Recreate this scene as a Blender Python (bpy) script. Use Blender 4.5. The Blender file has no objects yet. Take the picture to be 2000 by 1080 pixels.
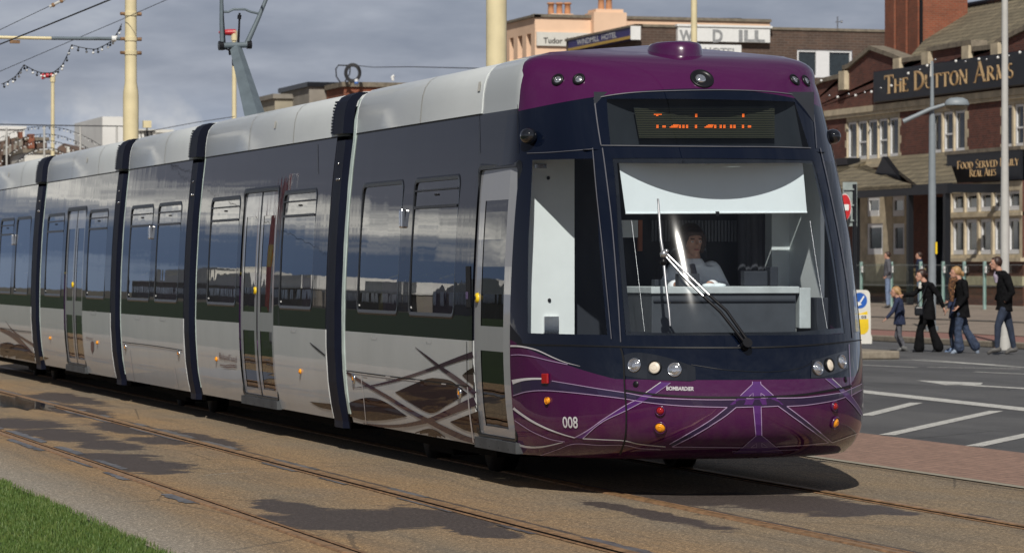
import bpy, bmesh, math, random
from math import sin, cos, pi, sqrt, atan, tan, radians
from mathutils import Vector, Matrix
from mathutils.bvhtree import BVHTree
random.seed(7)
SC = bpy.context.scene
COL = SC.collection
# ------------------------------------------------------------------ camera model
F = 6500.0
PHI = atan(1947.0/F)
SP, CP = sin(PHI), cos(PHI)
EYE = 1.6
HY = 521.0
def ray(px, py):
    a, b = (px-1000)/F, (HY-py)/F
    return Vector((SP + CP*a, CP - SP*a, b))
ORG = Vector((0, 0, EYE))
def onG(px, py, z=0.0):
    d = ray(px, py); return ORG + d*((z-EYE)/d.z)
def onX(px, py, X):
    d = ray(px, py); return ORG + d*(X/d.x)
def onY(px, py, Y):
    d = ray(px, py); return ORG + d*(Y/d.y)
def atZ(px, py, Z):
    return ORG + ray(px, py)*Z
def proj(p):
    Z = p.x*SP + p.y*CP; xc = p.x*CP - p.y*SP
    return 1000 + F*xc/Z, HY - F*(p.z-EYE)/Z
cam_d = bpy.data.cameras.new('camera'); cam = bpy.data.objects.new('camera', cam_d); COL.objects.link(cam)
cam.location = ORG; cam.rotation_euler = (pi/2, 0, -PHI)
cam_d.lens = 36*F/2000; cam_d.sensor_width = 36; cam_d.shift_y = -19/2000
cam_d.clip_end = 5000; cam_d.clip_start = 0.5
cam_d.dof.use_dof = True; cam_d.dof.focus_distance = 23.5; cam_d.dof.aperture_fstop = 8.0
SC.camera = cam
SC.view_settings.view_transform = 'Standard'; SC.view_settings.look = 'None'
SC.view_settings.exposure = 0.0; SC.view_settings.gamma = 1
SC.cycles.max_bounces = 8; SC.cycles.transparent_max_bounces = 12
SC.cycles.sample_clamp_indirect = 6
try: SC.cycles.use_denoising = True
except Exception: pass
# ------------------------------------------------------------------ object helpers
def tag(o, label=None, cat=None, group=None, kind=None):
    if label: o['label'] = label
    if cat: o['category'] = cat
    if group: o['group'] = group
    if kind: o['kind'] = kind
    return o
def empty(name, loc=(0, 0, 0), rz=0.0, parent=None):
    o = bpy.data.objects.new(name, None); COL.objects.link(o)
    o.location = loc; o.rotation_euler = (0, 0, rz); o.empty_display_size = .2
    if parent: o.parent = parent
    return o
class MB:
    def __init__(s): s.v = []; s.f = []; s.m = []; s.sm = []
    def add(s, vs, fs, m=0, smooth=False):
        b = len(s.v); s.v += [tuple(v) for v in vs]
        for f in fs: s.f.append(tuple(b+i for i in f)); s.m.append(m); s.sm.append(smooth)
    def box(s, a, b, m=0, M=None):
        x0, y0, z0 = a; x1, y1, z1 = b
        if x0 > x1: x0, x1 = x1, x0
        if y0 > y1: y0, y1 = y1, y0
        if z0 > z1: z0, z1 = z1, z0
        vs = [Vector(p) for p in ((x0,y0,z0),(x1,y0,z0),(x1,y1,z0),(x0,y1,z0),(x0,y0,z1),(x1,y0,z1),(x1,y1,z1),(x0,y1,z1))]
        if M: vs = [M @ v for v in vs]
        s.add(vs, [(0,3,2,1),(4,5,6,7),(0,1,5,4),(1,2,6,5),(2,3,7,6),(3,0,4,7)], m)
    def tube(s, pts, rs, n=10, m=0, cap=True, smooth=True, sq=None, up=None):
        pts = [Vector(p) for p in pts]
        if not hasattr(rs, '__len__'): rs = [rs]*len(pts)
        rings = []; prev = None
        for i, p in enumerate(pts):
            t = (pts[min(i+1, len(pts)-1)] - pts[max(i-1, 0)])
            t = t.normalized() if t.length > 1e-9 else Vector((0, 0, 1))
            ref = up if up is not None else (Vector((0, 0, 1)) if abs(t.z) < .95 else Vector((0, 1, 0)))
            if prev is not None and up is None: a = (prev - t*prev.dot(t)).normalized()
            else: a = (Vector(ref) - t*Vector(ref).dot(t)).normalized()
            prev = a; b = t.cross(a)
            r = rs[i]; ra, rb = (r if hasattr(r, '__len__') else (r, r))
            rings.append([p + a*cos(2*pi*k/n)*ra + b*sin(2*pi*k/n)*rb for k in range(n)])
        base = []; fs = []
        for r in rings: base += r
        for i in range(len(pts)-1):
            for k in range(n):
                k2 = (k+1) % n
                fs.append((i*n+k, i*n+k2, (i+1)*n+k2, (i+1)*n+k))
        s.add(base, fs, m, smooth)
        if cap:
            c0 = rings[0]; c1 = rings[-1]
            s.add(c0, [tuple(range(n-1, -1, -1))], m); s.add(c1, [tuple(range(n))], m)
    def cyl(s, a, b, r, n=16, m=0, r2=None):
        s.tube([a, b], [r, r if r2 is None else r2], n, m)
    def lathe(s, prof, c=(0, 0, 0), n=20, m=0, M=None, smooth=True):
        vs = []; c = Vector(c)
        for (r, z) in prof:
            for k in range(n):
                p = Vector((r*cos(2*pi*k/n), r*sin(2*pi*k/n), z))
                if M: p = M @ p
                vs.append(c+p)
        fs = []
        for i in range(len(prof)-1):
            for k in range(n):
                k2 = (k+1) % n; fs.append((i*n+k, i*n+k2, (i+1)*n+k2, (i+1)*n+k))
        s.add(vs, fs, m, smooth)
    def ball(s, c, r, m=0, n=16, sc=(1, 1, 1), M=None):
        h = n//2
        vs = []; c = Vector(c)
        for i in range(h+1):
            th = pi*i/h
            for k in range(n):
                p = Vector((r*sc[0]*sin(th)*cos(2*pi*k/n), r*sc[1]*sin(th)*sin(2*pi*k/n), r*sc[2]*cos(th)))
                if M: p = M @ p
                vs.append(c+p)
        fs = [(i*n+k, (i+1)*n+k, (i+1)*n+(k+1) % n, i*n+(k+1) % n) for i in range(h) for k in range(n)]
        s.add(vs, fs, m, True)
    def prism(s, poly, d, m=0, mside=None):
        # poly: list of Vectors (planar), d: extrusion vector
        n = len(poly); d = Vector(d); P = [Vector(p) for p in poly]
        s.add(P + [p+d for p in P], [tuple(range(n))[::-1], tuple(range(n, 2*n))], m)
        s.add(P + [p+d for p in P], [(i, (i+1) % n, n+(i+1) % n, n+i) for i in range(n)], m if mside is None else mside)
    def quad(s, a, b, c, d, m=0): s.add([a, b, c, d], [(0, 1, 2, 3)], m)
    def build(s, name, mats, parent=None, bevel=0, fixn=False, origin=None):
        me = bpy.data.meshes.new(name)
        vs = s.v
        if origin is not None: vs = [(x-origin[0], y-origin[1], z-origin[2]) for (x, y, z) in vs]
        me.from_pydata(vs, [], s.f)
        if not isinstance(mats, (list, tuple)): mats = [mats]
        for m in mats: me.materials.append(m)
        me.polygons.foreach_set('material_index', s.m)
        me.polygons.foreach_set('use_smooth', s.sm)
        me.update()
        if fixn:
            bm = bmesh.new(); bm.from_mesh(me); bmesh.ops.remove_doubles(bm, verts=bm.verts, dist=1e-5)
            if fixn != 'weld': bmesh.ops.recalc_face_normals(bm, faces=bm.faces)
            bm.to_mesh(me); bm.free()
        o = bpy.data.objects.new(name, me); COL.objects.link(o)
        if origin is not None: o.location = origin
        if parent: o.parent = parent
        if bevel:
            b = o.modifiers.new('bevel', 'BEVEL'); b.width = bevel; b.segments = 2; b.limit_method = 'ANGLE'; b.angle_limit = radians(50)
        return o
def link_copy(o, parent=None, loc=None):
    c = o.copy(); COL.objects.link(c)
    if parent: c.parent = parent
    if loc is not None: c.location = loc
    return c
# ------------------------------------------------------------------ materials
class NT:
    def __init__(s, name):
        s.mat = bpy.data.materials.new(name); s.mat.use_nodes = True
        s.t = s.mat.node_tree; s.n = s.t.nodes; s.l = s.t.links
        s.b = s.n['Principled BSDF']; s.out = s.n['Material Output']
        s.pos = None
    def new(s, t, **kw):
        n = s.n.new(t)
        for k, v in kw.items(): setattr(n, k, v)
        return n
    def set(s, n, key, v):
        i = n.inputs[key]
        if isinstance(v, bpy.types.NodeSocket): s.l.new(v, i)
        elif v is not None: i.default_value = v if not (hasattr(v, '__len__') and len(v) == 3 and i.type == 'RGBA') else (*v, 1)
    def position(s):
        if s.pos is None: s.pos = s.new('ShaderNodeNewGeometry').outputs['Position']
        return s.pos
    def xyz(s, v=None):
        n = s.new('ShaderNodeSeparateXYZ'); s.l.new(v or s.position(), n.inputs[0]); return n.outputs
    def math(s, op, a, b=None, c=None, clamp=False):
        n = s.new('ShaderNodeMath', operation=op); n.use_clamp = clamp
        s.set(n, 0, a)
        if b is not None: s.set(n, 1, b)
        if c is not None: s.set(n, 2, c)
        return n.outputs[0]
    def scale(s, v, sc):
        n = s.new('ShaderNodeVectorMath', operation='MULTIPLY'); s.set(n, 0, v); s.set(n, 1, sc); return n.outputs[0]
    def noise(s, scale=5, detail=4, rough=.5, vec=None, stretch=None, dist=0):
        n = s.new('ShaderNodeTexNoise'); n.inputs['Scale'].default_value = scale
        n.inputs['Detail'].default_value = detail; n.inputs['Roughness'].default_value = rough
        n.inputs['Distortion'].default_value = dist
        v = vec or s.position()
        if stretch: v = s.scale(v, stretch)
        s.l.new(v, n.inputs['Vector']); return n.outputs['Fac']
    def ramp(s, fac, stops):
        n = s.new('ShaderNodeValToRGB'); s.l.new(fac, n.inputs[0]); e = n.color_ramp.elements
        while len(e) < len(stops): e.new(.5)
        for i, (p, c) in enumerate(stops):
            e[i].position = p; e[i].color = (*c, 1) if hasattr(c, '__len__') else (c, c, c, 1)
        return n.outputs[0]
    def mix(s, fac, a, b):
        n = s.new('ShaderNodeMix', data_type='RGBA'); s.set(n, 0, fac); s.set(n, 6, a); s.set(n, 7, b); return n.outputs[2]
    def bump(s, h, strength=.3, dist=.01, normal=None):
        n = s.new('ShaderNodeBump'); n.inputs['Strength'].default_value = strength; n.inputs['Distance'].default_value = dist
        s.l.new(h, n.inputs['Height'])
        if normal: s.l.new(normal, n.inputs['Normal'])
        s.l.new(n.outputs[0], s.b.inputs['Normal'])
        return n.outputs[0]
    def col(s, c): s.set(s.b, 'Base Color', c)
    def p(s, **kw):
        for k, v in kw.items(): s.set(s.b, k.replace('_', ' '), v)
        return s
def plain(name, c, rough=.5, metal=0, var=.15, nscale=6, coat=0, bump=0, spec=None, bdist=.005):
    t = NT(name); f = t.noise(nscale, 5, .6)
    lo = tuple(x*(1-var) for x in c); hi = tuple(min(1, x*(1+var)) for x in c)
    t.col(t.ramp(f, [(.3, lo), (.7, hi)])); t.p(Roughness=rough, Metallic=metal)
    if coat: t.p(Coat_Weight=coat, Coat_Roughness=.03)
    if spec is not None: t.p(Specular_IOR_Level=spec)
    if bump: t.bump(t.noise(nscale*(8 if bdist < .01 else 1.2), 3), bump, bdist)
    return t.mat
def emit(name, c, s):
    t = NT(name); t.p(Base_Color=c, Emission_Color=c, Emission_Strength=s, Roughness=.4); return t.mat
def glassy(name, tint, ior=1.5, rough=.0, wav=0.0, wscale=(1, 1, 1), boost=1.0, floor=0.0):
    t = NT(name); t.n.remove(t.b)
    tr = t.new('ShaderNodeBsdfTransparent'); tr.inputs[0].default_value = (*tint, 1)
    gl = t.new('ShaderNodeBsdfGlossy'); gl.inputs['Roughness'].default_value = rough
    fr = t.new('ShaderNodeLayerWeight'); fr.inputs[0].default_value = .5
    f0 = ((ior-1)/(ior+1))**2
    sch = t.math('MULTIPLY_ADD', t.math('POWER', fr.outputs['Facing'], 5.0), 1-f0, f0)
    fac = t.math('MULTIPLY_ADD', sch, boost, floor, clamp=True)
    if wav:
        b = t.new('ShaderNodeBump'); b.inputs['Strength'].default_value = wav; b.inputs['Distance'].default_value = .02
        t.l.new(t.noise(1.0, 2, .5, stretch=wscale), b.inputs['Height']); t.l.new(b.outputs[0], gl.inputs['Normal']); t.l.new(b.outputs[0], fr.inputs['Normal'])
    mx = t.new('ShaderNodeMixShader'); t.l.new(fac, mx.inputs[0]); t.l.new(tr.outputs[0], mx.inputs[1]); t.l.new(gl.outputs[0], mx.inputs[2])
    t.l.new(mx.outputs[0], t.out.inputs[0]); return t.mat
def brick(name, c1, c2, mortar, scale=1.0, var=.3, bw=.225, bh=.075):
    t = NT(name); x, y, z = t.xyz()
    u = t.math('ADD', x, y); cb = t.new('ShaderNodeCombineXYZ'); t.l.new(u, cb.inputs[0]); t.l.new(z, cb.inputs[1])
    b = t.new('ShaderNodeTexBrick'); t.l.new(cb.outputs[0], b.inputs['Vector'])
    b.inputs['Scale'].default_value = 1; b.inputs['Brick Width'].default_value = bw*scale; b.inputs['Row Height'].default_value = bh*scale
    b.inputs['Mortar Size'].default_value = .008*scale; b.inputs['Mortar Smooth'].default_value = .2
    b.inputs['Color1'].default_value = (*c1, 1); b.inputs['Color2'].default_value = (*c2, 1); b.inputs['Mortar'].default_value = (*mortar, 1)
    f = t.noise(1.3, 6, .65)
    m = t.new('ShaderNodeMix', data_type='RGBA', blend_type='MULTIPLY'); m.inputs[0].default_value = 1
    t.l.new(b.outputs[0], m.inputs[6]); t.l.new(t.ramp(f, [(.25, 1-var), (.75, 1+var*.4)]), m.inputs[7])
    t.col(m.outputs[2]); t.p(Roughness=.9); t.bump(b.outputs['Fac'], -.4, .01)
    return t.mat
M = {}
M['black'] = plain('black_paint', (.008, .008, .010), .35, spec=.3)
M['rubber'] = plain('dark_rubber', (.015, .015, .018), .6)
M['dark'] = plain('underframe_dark', (.006, .0055, .005), .9, spec=.1)
M['steel'] = plain('steel', (.35, .35, .36), .35, metal=.9)
M['greymetal'] = plain('grey_painted_metal', (.12, .15, .17), .45)
M['doorgrey'] = plain('door_grey', (.30, .31, .33), .25, coat=.5, var=.05)
M['rustrail'] = plain('rusty_rail', (.23, .13, .065), .7, var=.5, nscale=9)
M['railtop'] = plain('worn_rail_head', (.33, .195, .095), .45, metal=.25, var=.5, nscale=11)
M['cream'] = plain('cream_pole_paint', (.72, .62, .38), .45, var=.10, nscale=3, bump=.05)
M['offwhite'] = plain('off_white_paint', (.66, .64, .58), .5, var=.06)
M['palepole'] = plain('pale_grey_pole', (.50, .49, .46), .45, var=.06)
M['whitepaint'] = plain('white_paint', (.75, .75, .73), .5, var=.05)
M['red'] = plain('red_paint', (.45, .02, .03), .4)
M['amber'] = plain('amber_lens', (.95, .36, .01), .15, coat=1, var=.05)
M['redlens'] = plain('red_lens', (.35, .008, .01), .12, coat=1, var=.05)
M['yellow'] = plain('yellow_plastic', (.8, .55, .02), .35)
M['green'] = plain('green_plastic', (.03, .3, .08), .4)
M['chrome'] = plain('chrome', (.8, .8, .8), .12, metal=1, var=.03)
M['gold'] = plain('gold_leaf', (.85, .58, .30), .32, metal=.6, var=.12, nscale=20)
M['signblack'] = plain('black_sign_board', (.008, .009, .012), .35)
M['stone'] = plain('cream_stone', (.52, .44, .31), .85, var=.25, nscale=2.5, bump=.2)
M['capstone'] = plain('weathered_coping', (.19, .16, .12), .9, var=.35, nscale=4, bump=.3)
M['sash'] = plain('white_window_sash', (.72, .72, .72), .4, var=.04)
M['pane'] = plain('dark_window_pane', (.02, .028, .032), .06, var=.3, spec=.9)
M['rbrick'] = brick('red_brick', (.175, .055, .036), (.105, .036, .027), (.15, .10, .08))
M['bbrick'] = brick('brown_brick', (.115, .070, .050), (.085, .055, .042), (.14, .11, .09), scale=1.6)
M['chbrick'] = brick('orange_red_brick', (.30, .085, .042), (.22, .065, .035), (.24, .15, .1))
M['peach'] = plain('peach_render', (.80, .55, .38), .9, var=.08, nscale=.6, bump=.05)
M['white_render'] = plain('white_render', (.72, .71, .68), .9, var=.08, nscale=.5)
M['skin'] = plain('skin', (.50, .27, .19), .5, var=.08)
M['hair_dark'] = plain('dark_brown_hair', (.035, .015, .010), .5, nscale=60, var=.5)
M['hair_blonde'] = plain('blonde_hair', (.36, .21, .09), .5, nscale=60, var=.4)
M['denim'] = plain('blue_denim', (.030, .045, .085), .85, var=.4, nscale=14, bump=.9, bdist=.03)
M['denim_light'] = plain('pale_denim', (.16, .21, .32), .85, var=.3, nscale=10, bump=.9, bdist=.03)
M['black_cloth'] = plain('black_cloth', (.008, .008, .009), .95, var=.4, nscale=12, bump=.9, bdist=.03, spec=.1)
M['navy_cloth'] = plain('navy_cloth', (.016, .024, .06), .85, var=.3, nscale=12, bump=.9, bdist=.03)
M['grey_cloth'] = plain('grey_cloth', (.10, .10, .115), .9, var=.3, nscale=12, bump=.9, bdist=.03)
M['shirt'] = plain('white_shirt', (.88, .90, .93), .8, var=.06)
M['shoe'] = plain('grey_shoe', (.09, .085, .08), .6)
# ------------------------------------------------------------------ world and sun
SUN_AZ, SUN_EL = radians(20), radians(42)     # azimuth measured from -Y towards -X
sd = Vector((-sin(SUN_AZ)*cos(SUN_EL), -cos(SUN_AZ)*cos(SUN_EL), sin(SUN_EL)))
sl = bpy.data.lights.new('sun', 'SUN'); sl.energy = 3.9; sl.angle = radians(.53); sl.color = (1, .955, .88)
so = bpy.data.objects.new('sun', sl); COL.objects.link(so); so.rotation_euler = sd.to_track_quat('Z', 'Y').to_euler()
so.location = (0, 0, 60)
w = bpy.data.worlds.new('World'); SC.world = w; w.use_nodes = True
wt = w.node_tree; bg = wt.nodes['Background']
sky = wt.nodes.new('ShaderNodeTexSky'); sky.sky_type = 'NISHITA'; sky.sun_disc = False
sky.sun_elevation = SUN_EL; sky.sun_rotation = pi+SUN_AZ; sky.air_density = 1.2; sky.dust_density = 1.5
tc = wt.nodes.new('ShaderNodeTexCoord')
sx = wt.nodes.new('ShaderNodeSeparateXYZ'); wt.links.new(tc.outputs['Generated'], sx.inputs[0])
def wm(op, a, b=None, c=None, clamp=False):
    n = wt.nodes.new('ShaderNodeMath'); n.operation = op; n.use_clamp = clamp
    for i, v in enumerate((a, b, c)):
        if v is None: continue
        if isinstance(v, bpy.types.NodeSocket): wt.links.new(v, n.inputs[i])
        else: n.inputs[i].default_value = v
    return n.outputs[0]
# cloud layer: project the direction onto a flat ceiling so clouds foreshorten towards the horizon
zz = wm('MAXIMUM', sx.outputs[2], 0.0); den = wm('ADD', zz, 0.22)
cu, cv = wm('DIVIDE', sx.outputs[0], den), wm('DIVIDE', sx.outputs[1], den)
cc = wt.nodes.new('ShaderNodeCombineXYZ'); wt.links.new(cu, cc.inputs[0]); wt.links.new(cv, cc.inputs[1]); 
wt.links.new(wm('MULTIPLY', zz, 3.0), cc.inputs[2])
def wnoise(sc, det, off=0.0, rough=.55, vec=None):
    n = wt.nodes.new('ShaderNodeTexNoise'); n.inputs['Scale'].default_value = sc; n.inputs['Detail'].default_value = det; n.inputs['Roughness'].default_value = rough
    m = wt.nodes.new('ShaderNodeVectorMath'); m.operation = 'ADD'; wt.links.new(vec or cc.outputs[0], m.inputs[0]); m.inputs[1].default_value = (off, off*.7, off*.3)
    wt.links.new(m.outputs[0], n.inputs['Vector']); return n.outputs['Fac']
def wramp(f, stops):
    n = wt.nodes.new('ShaderNodeValToRGB'); wt.links.new(f, n.inputs[0]); e = n.color_ramp.elements
    while len(e) < len(stops): e.new(.5)
    for i, (p, c) in enumerate(stops): e[i].position = p; e[i].color = (*c, 1)
    return n.outputs[0]
def wmix(f, a, b):
    n = wt.nodes.new('ShaderNodeMix'); n.data_type = 'RGBA'
    for k, v in ((0, f), (6, a), (7, b)):
        if isinstance(v, bpy.types.NodeSocket): wt.links.new(v, n.inputs[k])
        else: n.inputs[k].default_value = v if k == 0 else (*v, 1)
    return n.outputs[2]
CK = 1.0
n1 = wnoise(2.6, 5, 3.1, .5); n2 = wnoise(8.0, 5, 9.0, .55)
tone = wm('ADD', wm('MULTIPLY', n1, .6), wm('MULTIPLY', n2, .4))
cloud = wramp(tone, [(.34, (1.9, 2.2, 3.0)), (.48, (2.7, 3.0, 3.8)), (.58, (3.5, 3.8, 4.6)), (.70, (4.8, 5.1, 5.7))])
# paler, bluer air low over the horizon with bright cumulus heads
low = wm('MULTIPLY', wm('SUBTRACT', .056, zz), 36.0, clamp=True)
hn = wnoise(42.0, 5, 1.7, .55, vec=tc.outputs['Generated'])
lowc = wmix(wm('MULTIPLY', wm('SUBTRACT', hn, .53), 7.0, clamp=True), (3.9, 4.6, 5.9), (8.6, 8.7, 8.8))
cl = wmix(wm('MULTIPLY', low, .85), cloud, lowc)
# over the sea side (behind the camera's left): deep blue gap, a torn bright bank, then heavy grey
sea_in = wt.nodes.new('ShaderNodeVectorMath'); sea_in.operation = 'MULTIPLY'; wt.links.new(tc.outputs['Generated'], sea_in.inputs[0]); sea_in.inputs[1].default_value = (34, 34, 150)
sn = wnoise(1.0, 6, 4.0, .6, vec=sea_in.outputs[0])
el = wm('SUBTRACT', wm('ADD', sx.outputs[2], wm('MULTIPLY_ADD', sn, .044, -.022)), wm('MULTIPLY', wm('ADD', sx.outputs[0], .257), .15))
sea = wramp(wm('MULTIPLY', el, 8.0, clamp=True), [(.0, (2.2, 2.9, 4.2)), (.06, (1.1, 1.7, 3.0)), (.20, (1.2, 1.8, 3.1)), (.27, (4.5, 4.7, 5.2)), (.33, (13.0, 12.6, 11.6)), (.38, (7.5, 7.4, 7.2)), (.47, (1.9, 2.0, 2.6)), (.9, (1.5, 1.6, 2.1))])
smask = wm('MULTIPLY', wm('SUBTRACT', .06, sx.outputs[0]), 12.0, clamp=True)
smask = wm('MULTIPLY', smask, wm('MULTIPLY', wm('ADD', sx.outputs[1], .2), 2.5, clamp=True))
cl = wmix(smask, cl, sea)
fin = wmix(.93, sky.outputs[0], cl)
# unseen upper dome darkened towards the zenith to lower the ambient light
dk = wm('MULTIPLY_ADD', wm('MULTIPLY', wm('SUBTRACT', zz, .10), 2.5, clamp=True), -.50, 1.0)
vmul = wt.nodes.new('ShaderNodeVectorMath'); vmul.operation = 'SCALE'; wt.links.new(fin, vmul.inputs[0]); wt.links.new(dk, vmul.inputs['Scale']); fin = vmul.outputs[0]
wt.links.new(fin, bg.inputs[0]); bg.inputs[1].default_value = .10
# ------------------------------------------------------------------ ground sheets
def sheet(name, x0, x1, y0, y1, z, mat, dx=None, zf=None, kind='structure'):
    mb = MB(); nx = max(1, int(abs(x1-x0)/(dx or 1e9))); ny = max(1, int(abs(y1-y0)/(dx or 1e9)))
    for i in range(nx):
        for j in range(ny):
            xa, xb = x0+(x1-x0)*i/nx, x0+(x1-x0)*(i+1)/nx; ya, yb = y0+(y1-y0)*j/ny, y0+(y1-y0)*(j+1)/ny
            g = zf or (lambda x, y: z)
            mb.quad((xa, ya, g(xa, ya)), (xb, ya, g(xb, ya)), (xb, yb, g(xb, yb)), (xa, yb, g(xa, yb)))
    o = mb.build(name, mat); o['kind'] = kind; return o
t = NT('ground_earth'); t.col(t.ramp(t.noise(.2, 5), [(.3, (.07, .065, .05)), (.7, (.12, .11, .085))])); t.p(Roughness=.95)
sheet('ground', -1800, 2200, -300, 3500, -.05, t.mat)
# lawn
t = NT('lawn_soil'); t.col(t.ramp(t.noise(3, 6, .7), [(.3, (.012, .026, .006)), (.7, (.026, .050, .010))])); t.p(Roughness=.95); t.bump(t.noise(60, 3), .6, .03)
M['lawn'] = t.mat
sheet('lawn', -40, 3.47, 4, 260, .0, M['lawn'])
# track bed: exposed-aggregate surface, rust washed, with damp stains
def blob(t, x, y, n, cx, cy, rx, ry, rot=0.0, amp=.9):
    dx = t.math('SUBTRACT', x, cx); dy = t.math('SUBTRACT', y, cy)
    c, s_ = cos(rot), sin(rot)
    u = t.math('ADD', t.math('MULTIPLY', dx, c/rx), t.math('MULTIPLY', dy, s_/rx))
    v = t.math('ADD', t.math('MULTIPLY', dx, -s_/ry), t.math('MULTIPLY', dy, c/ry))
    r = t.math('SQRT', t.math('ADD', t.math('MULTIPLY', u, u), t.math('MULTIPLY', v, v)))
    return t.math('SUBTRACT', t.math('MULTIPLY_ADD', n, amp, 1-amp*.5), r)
t = NT('track_bed_aggregate'); x, y, z = t.xyz()
big = t.noise(.9, 5, .6, stretch=(1, .45, 1)); mid = t.noise(5, 5, .65); fine = t.noise(95, 3, .8); grit = t.noise(42, 2, .7)
base = t.mix(t.ramp(big, [(.34, 0.), (.62, 1.)]), (.195, .162, .120), (.26, .188, .112))
# rust wash strongest beside the near track's rails
def near(cx, wd):
    d = t.math('ABSOLUTE', t.math('SUBTRACT', x, cx)); return t.math('SUBTRACT', 1.0, t.math('DIVIDE', d, wd), clamp=True)
rust = t.math('MAXIMUM', near(5.95, .9), near(4.48, .55))
rust = t.math('MULTIPLY', rust, t.math('MULTIPLY_ADD', mid, 1.2, .1), clamp=True)
base = t.mix(t.math('MULTIPLY', rust, .75), base, (.34, .195, .080))
stk = t.noise(1.0, 5, .65, stretch=(7, .3, 1)); base = t.mix(t.ramp(stk, [(.50, 0.), (.72, .55)]), base, (.13, .105, .08))
vc = t.new('ShaderNodeTexVoronoi', feature='DISTANCE_TO_EDGE'); vc.inputs['Scale'].default_value = .45; t.l.new(t.scale(t.position(), (1, .6, 1)), vc.inputs['Vector'])
base = t.mix(t.math('MULTIPLY', t.math('LESS_THAN', t.math('ADD', vc.outputs['Distance'], t.math('MULTIPLY', t.noise(7, 4, .7), .02)), .0135), .55), base, (.06, .048, .038))
grey = t.math('MULTIPLY', near(3.6, .55), .8)
base = t.mix(grey, base, (.30, .27, .225))
nz = t.noise(1.2, 6, .68, stretch=(1, 1.15, 1)); nz2 = t.noise(3.6, 6, .72, stretch=(.8, 1.5, 1))
n_ = t.math('ADD', t.math('MULTIPLY', nz, .6), t.math('MULTIPLY', nz2, .4))
BL = []
for (px, py, rx, ry) in ((560,905,0,0),): pass
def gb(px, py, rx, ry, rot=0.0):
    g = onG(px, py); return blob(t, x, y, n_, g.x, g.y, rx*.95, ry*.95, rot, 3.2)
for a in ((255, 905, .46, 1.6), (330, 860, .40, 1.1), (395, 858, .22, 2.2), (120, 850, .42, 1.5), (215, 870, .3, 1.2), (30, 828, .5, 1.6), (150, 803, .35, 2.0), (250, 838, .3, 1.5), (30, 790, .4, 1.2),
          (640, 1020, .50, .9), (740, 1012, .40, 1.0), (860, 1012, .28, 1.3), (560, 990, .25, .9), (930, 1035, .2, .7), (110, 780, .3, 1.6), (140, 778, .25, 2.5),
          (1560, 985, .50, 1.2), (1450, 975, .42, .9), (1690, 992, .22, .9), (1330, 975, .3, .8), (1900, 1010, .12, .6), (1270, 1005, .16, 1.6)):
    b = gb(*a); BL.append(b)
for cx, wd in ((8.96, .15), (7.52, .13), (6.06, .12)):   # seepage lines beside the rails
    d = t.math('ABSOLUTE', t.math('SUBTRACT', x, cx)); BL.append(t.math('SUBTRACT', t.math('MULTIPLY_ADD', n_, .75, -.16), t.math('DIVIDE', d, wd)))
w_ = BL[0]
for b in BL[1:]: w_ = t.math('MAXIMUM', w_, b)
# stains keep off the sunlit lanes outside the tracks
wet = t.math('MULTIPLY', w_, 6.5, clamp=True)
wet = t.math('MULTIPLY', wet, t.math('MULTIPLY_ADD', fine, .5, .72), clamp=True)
colr = t.mix(wet, base, (.070, .056, .050))
m = t.new('ShaderNodeMix', data_type='RGBA', blend_type='MULTIPLY'); m.inputs[0].default_value = 1
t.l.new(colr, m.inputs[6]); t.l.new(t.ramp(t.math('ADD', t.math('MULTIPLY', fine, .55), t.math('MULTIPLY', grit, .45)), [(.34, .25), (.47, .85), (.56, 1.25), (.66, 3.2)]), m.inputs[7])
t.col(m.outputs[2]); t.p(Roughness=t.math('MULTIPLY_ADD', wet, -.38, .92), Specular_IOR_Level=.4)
t.bump(t.math('ADD', fine, grit), .8, .008)
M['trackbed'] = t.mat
RAILS = (4.49, 5.925, 7.42, 8.86)
# bed sheet in lanes between the rail slots
xs = [3.47] + [v for r in RAILS for v in (r-.075, r+.075)] + [10.38]
mb = MB()
for i in range(0, len(xs), 2):
    mb.quad((xs[i], 4, .004), (xs[i+1], 4, .004), (xs[i+1], 260, .004), (xs[i], 260, .004))
for r in RAILS: mb.quad((r-.075, 4, -.03), (r+.075, 4, -.03), (r+.075, 260, -.03), (r-.075, 260, -.03))
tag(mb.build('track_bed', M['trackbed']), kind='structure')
t = NT('seam_bitumen'); t.col(t.ramp(t.noise(7, 5, .7, stretch=(1, .3, 1)), [(.35, (.045, .042, .044)), (.6, (.17, .165, .17))])); t.p(Roughness=.35); M['bitumen'] = t.mat
for r, gs in zip(RAILS, (1, -1, 1, -1)):
    mb = MB()
    # grooved rail: head, groove and keeper lip, with bitumen seams each side
    prof = [(-.072, .004), (-.066, .010), (-.062, .014), (-.006, .014), (-.002, .008), (0, -.022), (.034, -.022), (.037, .006), (.040, .009), (.058, .009), (.062, .004)]
    prof = [(gs*a, b) for a, b in prof]
    mi = [1, 1, 0, 0, 2, 2, 2, 1, 1, 1]
    ys = [4 + 256*(k/60)**1.6 for k in range(61)]
    for k in range(60):
        for j in range(len(prof)-1):
            a, b = prof[j], prof[j+1]
            mb.add([(r+a[0], ys[k], a[1]), (r+b[0], ys[k], b[1]), (r+b[0], ys[k+1], b[1]), (r+a[0], ys[k+1], a[1])], [(0, 1, 2, 3)], mi[j])
    tag(mb.build('rail', [M['railtop'], M['rustrail'], M['dark']]), kind='structure')
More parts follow.
